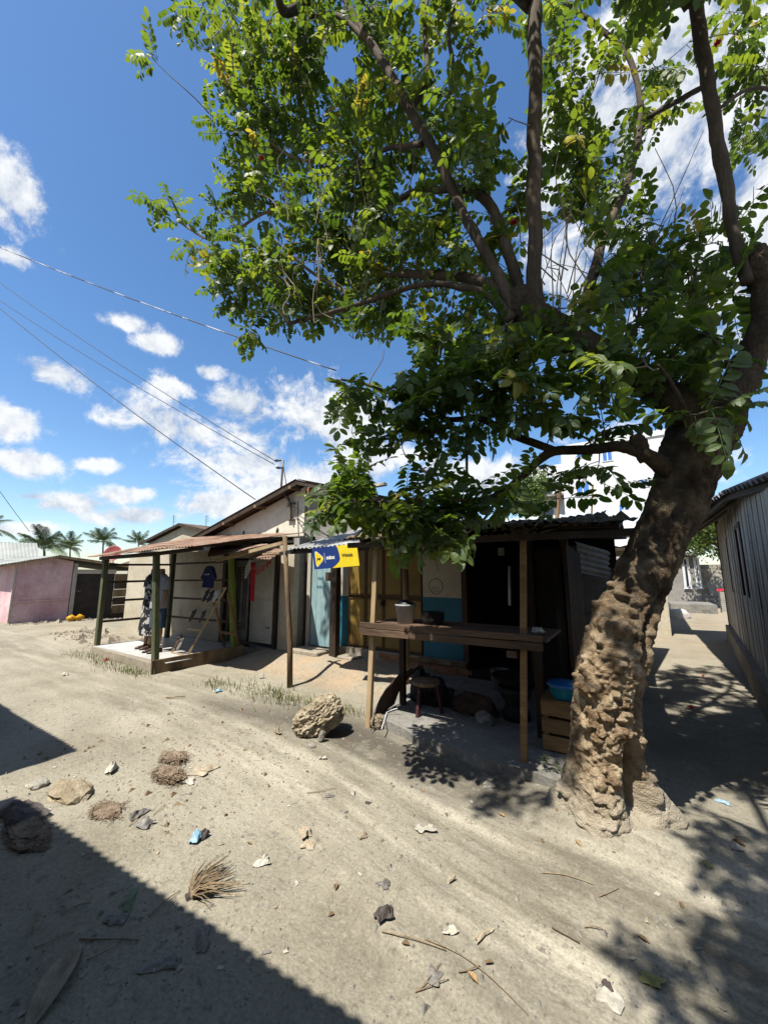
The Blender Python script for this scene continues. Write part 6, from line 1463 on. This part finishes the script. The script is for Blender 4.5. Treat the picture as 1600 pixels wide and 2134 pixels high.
# low houses and roofs behind
def low_house(name, x0, x1, y0, y1, z_e, z_r, wall, roofm, label, n, seed):
    r = root(name, ((x0 + x1) / 2, (y0 + y1) / 2, 0), label, 'house')
    MB().box(x0 + .3, x1 - .3, y0 + .3, y1 - .3, -.4, z_e - .04).build('wall', wall, r)
    ym = (y0 + y1) / 2
    roof_sheets(r, (x0, y0, z_e), (x1, y0, z_e), (x0, ym, z_r), (x1, ym, z_r), n, roofm, pitch=.2, amp=.02, rows=2, ragged=.06, seed=seed, spw=4)
    roof_sheets(r, (x0, y1, z_e), (x1, y1, z_e), (x0, ym, z_r), (x1, ym, z_r), n, roofm, pitch=.2, amp=.02, rows=2, ragged=.06, seed=seed + 1, spw=4)
    for xe in (x0 + .31, x1 - .33): MB().poly([(xe, y0 + .3, z_e - .05), (xe, y1 - .3, z_e - .05), (xe, ym, z_r - .08)], (.02, 0, 0)).build('gable', wall, r)
    MB().box(x0 + .05, x1 - .05, y0 + .05, y0 + .09, z_e - .10, z_e - .02).build('fascia', 'whitewood', r)
    return r
wr_ = root('low_house', P(0, 1290, 20), 'low house with a whitish sheet roof behind the pink kiosk', 'house')
e0, e1, r0_, r1_2 = P(-260, 1166, 19), P(84, 1166, 19), P(-260, 1124, 21.5), P(77, 1132, 21.5)
roof_sheets(wr_, e0, e1, r0_, r1_2, 6, 'whitesheet', pitch=.2, amp=.018, rows=2, ragged=.02, seed=71, spw=4)
bk_ = (r1_2 - e1) * np.array([1, 1, -1]); roof_sheets(wr_, e0 + 2 * (r0_ - e0) * np.array([1, 1, 0]), e1 + 2 * (r1_2 - e1) * np.array([1, 1, 0]), r0_, r1_2, 6, 'whitesheet', pitch=.2, amp=.018, rows=2, seed=72, spw=4)
i0, i1 = P(-250, 1166, 19.3), P(78, 1166, 19.3); dp = (r1_2 - e1) * np.array([1.7, 1.7, 0])
MB().hexa([i0 * [1, 1, 0], i1 * [1, 1, 0], (i1 + dp) * [1, 1, 0], (i0 + dp) * [1, 1, 0]], [i0 - [0, 0, .05], i1 - [0, 0, .05], i1 + dp - [0, 0, .05], i0 + dp - [0, 0, .05]]).build('wall', 'cream', wr_)
MB().poly([i1 - [0, 0, .05], i1 + dp - [0, 0, .05], (r1_2 + (i1 - e1) * .2) - [0, 0, .1]], (-.05, 0, 0)).build('gable', 'cream', wr_)
low_house('low_house', -22.5, -14.0, 9.4, 13.2, 2.05, 2.85, 'block', 'brownsheet', 'grey block house with a flat brown roof behind the kiosk', 7, 73)
h3 = root('low_house', (-16.5, 10.5, 0), 'cream house with a dark ragged roof behind the clothes shop', 'house')
a0, a1, a2 = PY(290, 1131, 8.7), PY(372, 1090, 8.7), PY(440, 1102, 8.7)
MB().poly([(a0[0] + .3, 8.9, -.3), (a2[0] + 1.5, 8.9, -.3), (a2[0] + 1.5, 8.9, a2[2] - .4), (a1[0], 8.9, a1[2] - .12), (a0[0] + .3, 8.9, a0[2] - .1)], (0, .15, 0)).build('gable_wall', 'cream', h3)
roof_sheets(h3, (a0[0], 8.7, a0[2]), (a0[0], 13, a0[2]), (a1[0], 8.7, a1[2]), (a1[0], 13, a1[2]), 5, 'brownsheet', rows=3, ragged=.08, seed=81, spw=4)
roof_sheets(h3, (a2[0] + 2, 8.7, a2[2] - .5), (a2[0] + 2, 13, a2[2] - .5), (a1[0], 8.7, a1[2]), (a1[0], 13, a1[2]), 5, 'brownsheet', rows=3, ragged=.05, seed=82, spw=4)
MB().beam((a0[0], 8.72, a0[2] - .06), (a1[0], 8.72, a1[2] - .06), .05, .10).build('barge_board', 'darkwood', h3)
MB().beam((a1[0], 8.72, a1[2] - .06), (a2[0] + 1.9, 8.72, a2[2] - .53), .05, .10).build('barge_board', 'darkwood', h3)
for (u, lab) in ((362, 'television aerial above the dark ragged roof, left one'), (430, 'television aerial nearer the gabled house, right one')):
    b0, b1 = PY(u, 1096, 11.5), PY(u, 1074, 11.5); an = root('aerial', b0, lab, 'aerial')
    MB().tube([b0 - np.array([0, 0, .5]), b1], .018, 5).build('mast', 'antenna', an)
    for t in (.35, .6, .85):
        c = b0 + (b1 - b0) * t; MB().tube([c - np.array([.08, 0, 0]), c + np.array([.22, 0, .05])], .010, 4).build('element', 'antenna', an)
# red satellite dish
dc = PY(234, 1154, 9.2); ds = root('satellite_dish', dc, 'faded red satellite dish on the roof behind the porch', 'dish')
dn = nrm(np.array([.55, -.75, .35])); dx = nrm(np.cross(dn, [0, 0, 1.0])); dy = np.cross(dx, dn)
MB().rings([[dc + (dx * math.cos(t) + dy * math.sin(t)) * r + dn * z for t in np.linspace(0, 2 * math.pi, 24, endpoint=False)] for r, z in ((.02, -.12), (.25, -.085), (.42, -.01), (.46, .02), (.42, 0.0), (.25, -.07), (.02, -.105))]).build('bowl', 'reddish', ds, smooth=True)
MB().tube([dc + dy * -.42, dc + dn * .35 + dy * -.15, dc + dn * .42], .012, 5).build('feed_arm', 'antenna', ds)
MB().tube([dc - dn * .1, dc - dn * .2 - np.array([0, 0, .7])], .025, 6).build('mount', 'antenna', ds)

# coconut palms
def frond(seed):
    r_ = np.random.default_rng(seed); mb = MB(); droop = r_.uniform(.15, 1.1)
    f = lambda t: np.array([t * 1.0 - .2 * droop * t * t, .06 * math.sin(3 * t + seed), .35 * t - droop * t * t])
    mb.tube([f(t) for t in np.linspace(0, 1, 7)], np.linspace(.012, .003, 7), 4, cap=False)
    for i in range(30):
        t = .14 + .84 * i / 29; p = f(t); ax = nrm(f(min(1, t + .02)) - f(t - .02))
        L_ = .30 * math.sin(math.pi * min(1, .18 + .8 * t)) + .05
        for sg in (-1, 1):
            sd = nrm(np.cross(ax, [0, 0, 1.0])) * sg; d = nrm(sd * .8 + ax * .75 + np.array([0, 0, -.25 + r_.uniform(-.2, .15)])); w = ax * .011
            m1 = p + d * L_ * .5; e = p + d * L_ + np.array([0, 0, -.14 * L_ - .05])
            mb.add([p - w, p + w, m1 + w, m1 - w, e], [(0, 1, 2, 3), (3, 2, 4)])
    return mb
FR = []
for k in range(5):
    me_o = frond(900 + k).build('frond', 'palm', None, origin=(0, 0, 0)); FR.append(me_o.data); bpy.data.objects.remove(me_o)
def palm(u, v, d, size, label, seed, nf=17):
    c = P(u, v, d); r_ = np.random.default_rng(seed); b = np.array([c[0] + r_.uniform(-.5, .5), c[1] + .3, -.2])
    r_.uniform(); r = root('palm_tree', b, label, 'palm', 'coconut palms on the skyline')
    MB().tube(catmull([b, b + (c - b) * .5 + np.array([.25, 0, 0]), c], 12), np.linspace(.20, .12, 12) * size / 3.2, 8, jit=.05).build('trunk', 'palmtrunk', r, smooth=True)
    for k in range(nf):
        a = k * 2.4 + r_.uniform(-.2, .2); el = 1.35 - 1.55 * (k / nf) ** .8 + r_.uniform(-.1, .1)
        M4 = Matrix.Translation(Vector(c - b)) @ Matrix.Rotation(a, 4, 'Z') @ Matrix.Rotation(-el, 4, 'Y') @ Matrix.Rotation(r_.uniform(-.5, .5), 4, 'X') @ Matrix.Scale(size * r_.uniform(.6, 1.15), 4)
        o = bpy.data.objects.new('frond', FR[k % 5]); col.objects.link(o); o.parent = r; o.matrix_local = M4
palm(92, 1142, 26, 1.75, 'nearest coconut palm with tall upright fronds, left of the others', 1, 20)
palm(146, 1142, 36, 1.6, 'coconut palm between the nearest palm and the round-headed one', 2)
palm(215, 1130, 40, 1.9, 'round-headed coconut palm above the red dish', 3)
palm(288, 1130, 48, 1.7, 'smallest coconut palm peeping over the porch roof', 4)
palm(-30, 1110, 40, 2.6, 'coconut palm cut off by the left edge of the picture', 5)

# ------------------------------------------------------------------ right: plank house along the alley
wh = root('plank_house', (2.5, 8, 0), 'whitewashed plank house with a grey cement-sheet roof along the alley', 'house')
def wx(y): return .99 + .0999 * (y - 4.55)
dW = nrm([.0999, 1, 0]); nW = np.array([-dW[1], dW[0], 0])       # nW points to the alley
y = 3.95; k = 0; rw_ = np.random.default_rng(8)
def wall_piece(y0, y1, z0a, z1a, z1b, out, name, mat, thick=.025):
    a = np.array([wx(y0), y0, 0]) + nW * out; b = np.array([wx(y1), y1, 0]) + nW * out; t = -nW * thick
    return MB().hexa([a + [0, 0, z0a], b + [0, 0, z0a], b + t + [0, 0, z0a], a + t + [0, 0, z0a]], [a + [0, 0, z1a], b + [0, 0, z1b], b + t + [0, 0, z1b], a + t + [0, 0, z1a]]).build(name, mat, wh)
def ztop(y): return 2.28 + .30 * min(1, (y - 4.2) / 3.0) + .34 * np.clip((wx(y) - .95), 0, .6)
WIN = [(6.95, 7.75, 1.28, 2.30), (9.40, 9.95, 1.25, 2.27)]
while y < 12.6:
    w = rw_.uniform(.08, .19); y1 = min(y + w, 12.65); ym = (y + y1) / 2; o = rw_.uniform(0, .016)
    zs = 1.22 + rw_.uniform(-.01, .01)
    win = [q for q in WIN if q[0] < ym < q[1]]
    wall_piece(y + .003, y1 - .003, .40, zs - .006, zs - .006, o, 'plank', 'whiteplank')
    if win:
        wall_piece(y + .003, y1 - .003, zs, win[0][2], win[0][2], o, 'plank', 'whiteplank')
        wall_piece(y + .003, y1 - .003, win[0][3], ztop(y), ztop(y1), o, 'plank', 'whiteplank')
    else:
        wall_piece(y + .003, y1 - .003, zs, ztop(y), ztop(y1), o, 'plank', 'whiteplank')
    y = y1
wall_piece(3.95, 12.65, .35, 2.25, 2.9, -.03, 'backing', 'soot_shade', .05)
for (y0, y1, z0, z1) in WIN:
    wall_piece(y0, y0 + .07, z0, z1, z1, .015, 'window_frame', 'maroon', .04); wall_piece(y1 - .07, y1, z0, z1, z1, .015, 'window_frame', 'maroon', .04)
    ym = (y0 + y1) / 2; wall_piece(ym - .10, ym + .10, z0, z1, z1, .006, 'shutter', 'whiteplank', .03)
    wall_piece(y0 + .07, y1 - .07, z1 - .06, z1, z1, .014, 'window_frame', 'maroon', .035)
wall_piece(3.9, 12.7, -.05, .42, .36, .09, 'plinth', 'plinth', .2)
wall_piece(12.6, 12.66, -.05, 2.9, 2.9, .03, 'corner_post', 'wood', .1)
MB().hexa([(wx(12.6), 12.62, -.05), (5, 12.62, -.05), (5, 12.74, -.05), (wx(12.6), 12.74, -.05)], [(wx(12.6), 12.62, 2.9), (5, 12.62, 4.4), (5, 12.74, 4.4), (wx(12.6), 12.74, 2.9)]).build('end_wall', 'whiteplank', wh)
EZ = lambda y: 2.30 + .25 * np.clip((y - 3.9) / 2.2, 0, 1)
ys = np.linspace(3.7, 12.9, 10)
for k in range(9):
    y0, y1 = ys[k], ys[k + 1] + .06
    for (t0, t1, dz) in ((0, .95, 0), (.85, 1.8, .018), (1.7, 2.7, .036)):
        xa = .90 if y0 < 7 else .93
        roof_sheets(wh, (xa + t0, y0, EZ(y0) + .42 * t0 + dz), (xa + t0, y1, EZ(y1) + .42 * t0 + dz), (xa + t1, y0, EZ(y0) + .42 * t1 + dz), (xa + t1, y1, EZ(y1) + .42 * t1 + dz), 1, 'oldzinc', pitch=.177, amp=.026, rows=3, ragged=.02, seed=400 + k * 3, warp=.004, spw=10)
for t in (.06, .26, .46):
    MB().beam((.93 + t, 3.75, EZ(3.75) + .42 * t - .07), (.95 + t, 6.1, EZ(6.1) + .42 * t - .07), .05, .06).build('purlin', 'darkwood', wh)
    MB().beam((.95 + t, 6.1, EZ(6.1) + .42 * t - .07), (.95 + t, 12.8, EZ(12.8) + .42 * t - .07), .05, .06).build('purlin', 'darkwood', wh)

# houses at the end of the alley
ch = root('cream_house', (-1.4, 15.2, 0), 'cream plastered house with a pale steel roof behind the trunk', 'house')
MB().box(-6.5, .62, 12.6, 18.0, -.1, 2.35).build('wall', 'cream', ch)
MB().box(.60, .66, 16.5, 16.62, 0, 2.35).build('downpipe', 'metalpole', ch)
roof_sheets(ch, (-7, 12.0, 2.32), (.95, 12.0, 2.32), (-7, 15.4, 3.75), (.95, 15.4, 3.75), 8, 'palesheet', pitch=.25, amp=.018, rows=2, ragged=.01, seed=91, spw=5)
roof_sheets(ch, (-7, 18.6, 2.32), (.95, 18.6, 2.32), (-7, 15.4, 3.75), (.95, 15.4, 3.75), 8, 'palesheet', pitch=.25, amp=.018, rows=2, ragged=.01, seed=92, spw=5)
MB().box(-6.9, .90, 12.02, 12.08, 2.20, 2.30).build('fascia', 'darkwood', ch)
MB().poly([(.60, 12.6, 2.35), (.60, 18.0, 2.35), (.60, 15.4, 3.6)], (-.12, 0, 0)).build('gable', 'cream', ch)
aw = roof_sheets(ch, (.62, 17.0, 2.05), (.62, 18.0, 2.05), (1.35, 17.0, 1.93), (1.35, 18.0, 1.93), 1, 'blackroof', rows=2, seed=95, spw=4)
gr = root('grey_house', (.6, 27, 0), 'grey rendered house with white framed windows at the alley end', 'house')
MB().box(-3, 2.62, 24.9, 31, -.1, 2.62).build('wall', 'grey_plaster', gr)
roof_sheets(gr, (-3.4, 24.5, 2.62), (2.95, 24.5, 2.62), (-3.4, 28, 3.8), (2.95, 28, 3.8), 5, 'palesheet', pitch=.25, amp=.02, rows=2, seed=96, spw=4)
MB().box(-3.3, 2.9, 24.52, 24.58, 2.5, 2.6).build('fascia', 'whitewood', gr)
for u0, u1 in ((1423, 1437), (1448, 1459)):
    a, b = PY(u0, 1165, 24.86), PY(u1, 1222, 24.86)
    w = bx('window', 'whitebldg', gr, a[0] - .08, b[0] + .08, 24.84, 24.90, b[2] - .08, a[2] + .08)
    bx('pane', 'darkglass', w, a[0] + .02, b[0] - .02, 24.83, 24.838, b[2] + .02, (a[2] + b[2]) / 2 + .32)
    bx('pane', 'darkglass', w, a[0] + .02, b[0] - .02, 24.83, 24.838, (a[2] + b[2]) / 2 + .38, a[2] - .02)
    bx('sill', 'whitebldg', w, a[0] - .12, b[0] + .12, 24.80, 24.839, b[2] - .13, b[2] - .081)
bw = root('block_wall', (3.5, 25.5, 0), 'concrete block wall closing the far end of the alley', 'wall')
MB().box(2.66, 6.2, 25.44, 25.56, -.1, 2.04).build('core', 'mortar', bw)
for r_ in range(10):
    for c_ in range(9):
        x0 = 2.64 + c_ * .41 - (.2 if r_ % 2 else 0); x1 = min(x0 + .395, 6.2); x0 = max(x0, 2.64)
        bx('block', 'block', bw, x0, x1, 25.40, 25.439, r_ * .205, r_ * .205 + .192)
c = PY(1497, 1226, 25.36); tag(MB().poly([c + np.array([x, 0, z]) for x, z in ((-.45, .35), (.2, .38), (.5, .0), (.45, -.35), (-.35, -.38))], (0, .02, 0)).build('tin_sheet', 'zinc', None), 'shiny tin sheet propped on the block wall', 'tin sheet')
# pillar of bricks with a red cloth, sacks, step
pl = root('block_pillar', (2.75, 17.5, 0), 'low block pillar beside the far corner of the plank house', 'pillar')
px0 = G(1512, 1278)
for r_ in range(10): bx('brick_course', 'block', pl, px0[0] - .1, px0[0] + .5, px0[1], px0[1] + .4, r_ * .085, r_ * .085 + .076)
crumple((px0[0] + .1, px0[1] + .15, .85), .35, .25, 55, 'red', 'cloth', 'red cloth bundled on the low block pillar', 'cloth', h=.15)
for (u, v, r, lab) in ((1412, 1288, .32, 'white sack slumped by the cream wall, nearest one'), (1432, 1258, .30, 'white sack on the step at the alley end')):
    g_ = G(u, v); tag(lump(g_, r, int(u), (1.2, .7, .8), .3, 1.5, 3, .08).build('sack', 'sack', None, smooth=True), lab, 'sack')
s0 = G(1425, 1278); st2 = MB().box(s0[0] - .4, s0[0] + 1.1, s0[1] + .2, s0[1] + 2.4, -.1, .34).build('doorstep', 'concrete', None); tag(st2, 'grey concrete step in front of the grey house', 'step')
# pink cloth on a line beside the shed wall
c = PY(1274, 1190, 9.6)
tag(MB().add([c + np.array([x, .05 * math.sin(6 * x + 3 * z), z]) for z in np.linspace(.28, -.75, 8) for x in np.linspace(-.16, .22 - .1 * (z < -.2), 7)], [(j * 7 + i, j * 7 + i + 1, (j + 1) * 7 + i + 1, (j + 1) * 7 + i) for j in range(7) for i in range(6)]).build('hanging_cloth', 'pinkcloth', None, smooth=True), 'magenta cloth hanging on a line behind the trunk', 'cloth')
c2 = PY(1288, 1180, 9.62); tag(MB().add([c2 + np.array([x, .04 * math.sin(6 * x + 3 * z), z]) for z in np.linspace(.2, -.4, 6) for x in np.linspace(-.02, .25, 5)], [(j * 5 + i, j * 5 + i + 1, (j + 1) * 5 + i + 1, (j + 1) * 5 + i) for j in range(5) for i in range(4)]).build('hanging_cloth', 'whitecloth', None, smooth=True), 'white cloth hanging on the line next to the magenta one', 'cloth')
cable('clothesline', [(-1.0, 9.55, 2.02), (1.2, 9.7, 1.98)], .004, 'wire', 'washing line strung across the alley behind the trunk', 'line', sag=.04)

# white apartment block with blue windows
wb = root('apartment_block', (-3, 44, 0), 'white apartment block with blue glass windows behind the stall', 'building')
BY = 40.0
xl, xr = PY(1176, 1050, BY)[0], PY(1430, 1000, BY)[0]
MB().box(xl, xr, BY, BY + 10, -.2, 13.5).build('wall', 'whitebldg', wb)
MB().box(xl - 3.4, xl - .01, BY + 2.2, BY + 10, -.2, 12.8).build('wall', 'whitebldg', wb)
for z in (3.3, 6.25, 9.2):
    sl_ = bx('balcony', 'grey_plaster', wb, xl - 3.4, xl - .02, BY + .4, BY + 2.19, z, z + .18)
    bx('handrail', 'darkglass', sl_, xl - 3.4, xl - .02, BY + .42, BY + .46, z + 1.0, z + 1.06)
    for q in range(14): bx('baluster', 'darkglass', sl_, xl - 3.35 + q * .25, xl - 3.32 + q * .25, BY + .42, BY + .45, z + .19, z + .99)
    bx('window', 'darkglass', wb, xl - 2.6, xl - 1.4, BY + 2.15, BY + 2.19, z + .2, z + 2.3)
def blue_win(u0, v0, u1, v1):
    a, b = PY(u0, v0, BY), PY(u1, v1, BY); w = bx('window', 'whitebldg', wb, a[0] - .1, b[0] + .1, BY - .06, BY - .01, b[2] - .1, a[2] + .1)
    m = (a[0] + b[0]) / 2
    for x0, x1 in ((a[0], m - .05), (m + .05, b[0])): bx('pane', 'blueglass', w, x0, x1, BY - .08, BY - .061, b[2], a[2])
blue_win(1201, 1009, 1228, 1030); blue_win(1290, 1052, 1311, 1070); blue_win(1334, 1000, 1350, 1012); blue_win(1255, 940, 1275, 958); blue_win(1201, 930, 1225, 950); blue_win(1370, 1060, 1390, 1078)
bx('parapet', 'whitebldg', wb, xl - .1, xr + .1, BY - .12, BY + .2, 13.5, 14.0)

# background trees with small leaves
def small_tree(base, c, rad, nl, label, seed, ls=.09, trunk_r=.14):
    r_ = np.random.default_rng(seed); base = np.array(base, float); c = np.array(c, float); r = root('tree', base, label, 'tree')
    MB().tube(catmull([base, base + (c - base) * .6 + np.array([.2, 0, 0]), c], 10), np.linspace(trunk_r, trunk_r * .4, 10), 8, jit=.06).build('trunk', 'bark', r, smooth=True)
    cl = [c + np.array(rad) * r_.normal(size=3) * .5 for _ in range(26)]
    for q in cl[:12]: MB().tube(catmull([base + (c - base) * .7, (c + q) / 2 + r_.normal(size=3) * .1, q], 6), np.linspace(trunk_r * .35, .012, 6), 5).build('branch', 'bark', r)
    V_ = np.zeros((nl * 4, 3)); 
    for i in range(nl):
        q = cl[int(r_.integers(0, 26))] + r_.normal(size=3) * np.array(rad) * .20
        d = nrm(r_.normal(size=3) + np.array([0, 0, -.3])); s_ = nrm(np.cross(d, r_.normal(size=3))); L_ = ls * r_.uniform(.6, 1.3)
        V_[i * 4:i * 4 + 4] = [q, q + d * L_ * .5 + s_ * L_ * .28, q + d * L_, q + d * L_ * .5 - s_ * L_ * .28]
    mm = mesh_np('crown', V_ - base, np.arange(nl * 4).reshape(-1, 4)); fattr(mm, 'lv', np.repeat(r_.uniform(0, .95, nl), 4)); mm.materials.append(MT['leaf'])
    o = bpy.data.objects.new('crown', mm); col.objects.link(o); o.parent = r
g1 = PY(1472, 1128, 23.0); small_tree((g1[0] + 1.2, 23.6, 0), g1 + np.array([.5, 0, .6]), (1.2, 1.0, 1.2), 9000, 'bushy green tree at the far end of the alley', 5, .13, .14)
g2 = PY(1105, 1050, 17.5); small_tree((g2[0] - .6, 17.6, 0), g2 + np.array([0, 0, .2]), (.75, .75, 1.3), 5000, 'dark feathery tree behind the stall roof', 6, .12, .12)
for u, lab in ((1162, 'bare leaning pole behind the stall roof'), (1231, 'thin rod standing behind the stall roof')):
    a, b = PY(u - (4 if u < 1200 else 0), 1115, 9), PY(u + 4, 1010, 9.1)
    tag(MB().tube([np.array([a[0], a[1], 0]), a, b], .045 if u < 1200 else .02, 7).build('pole', 'wood', None), lab, 'pole')
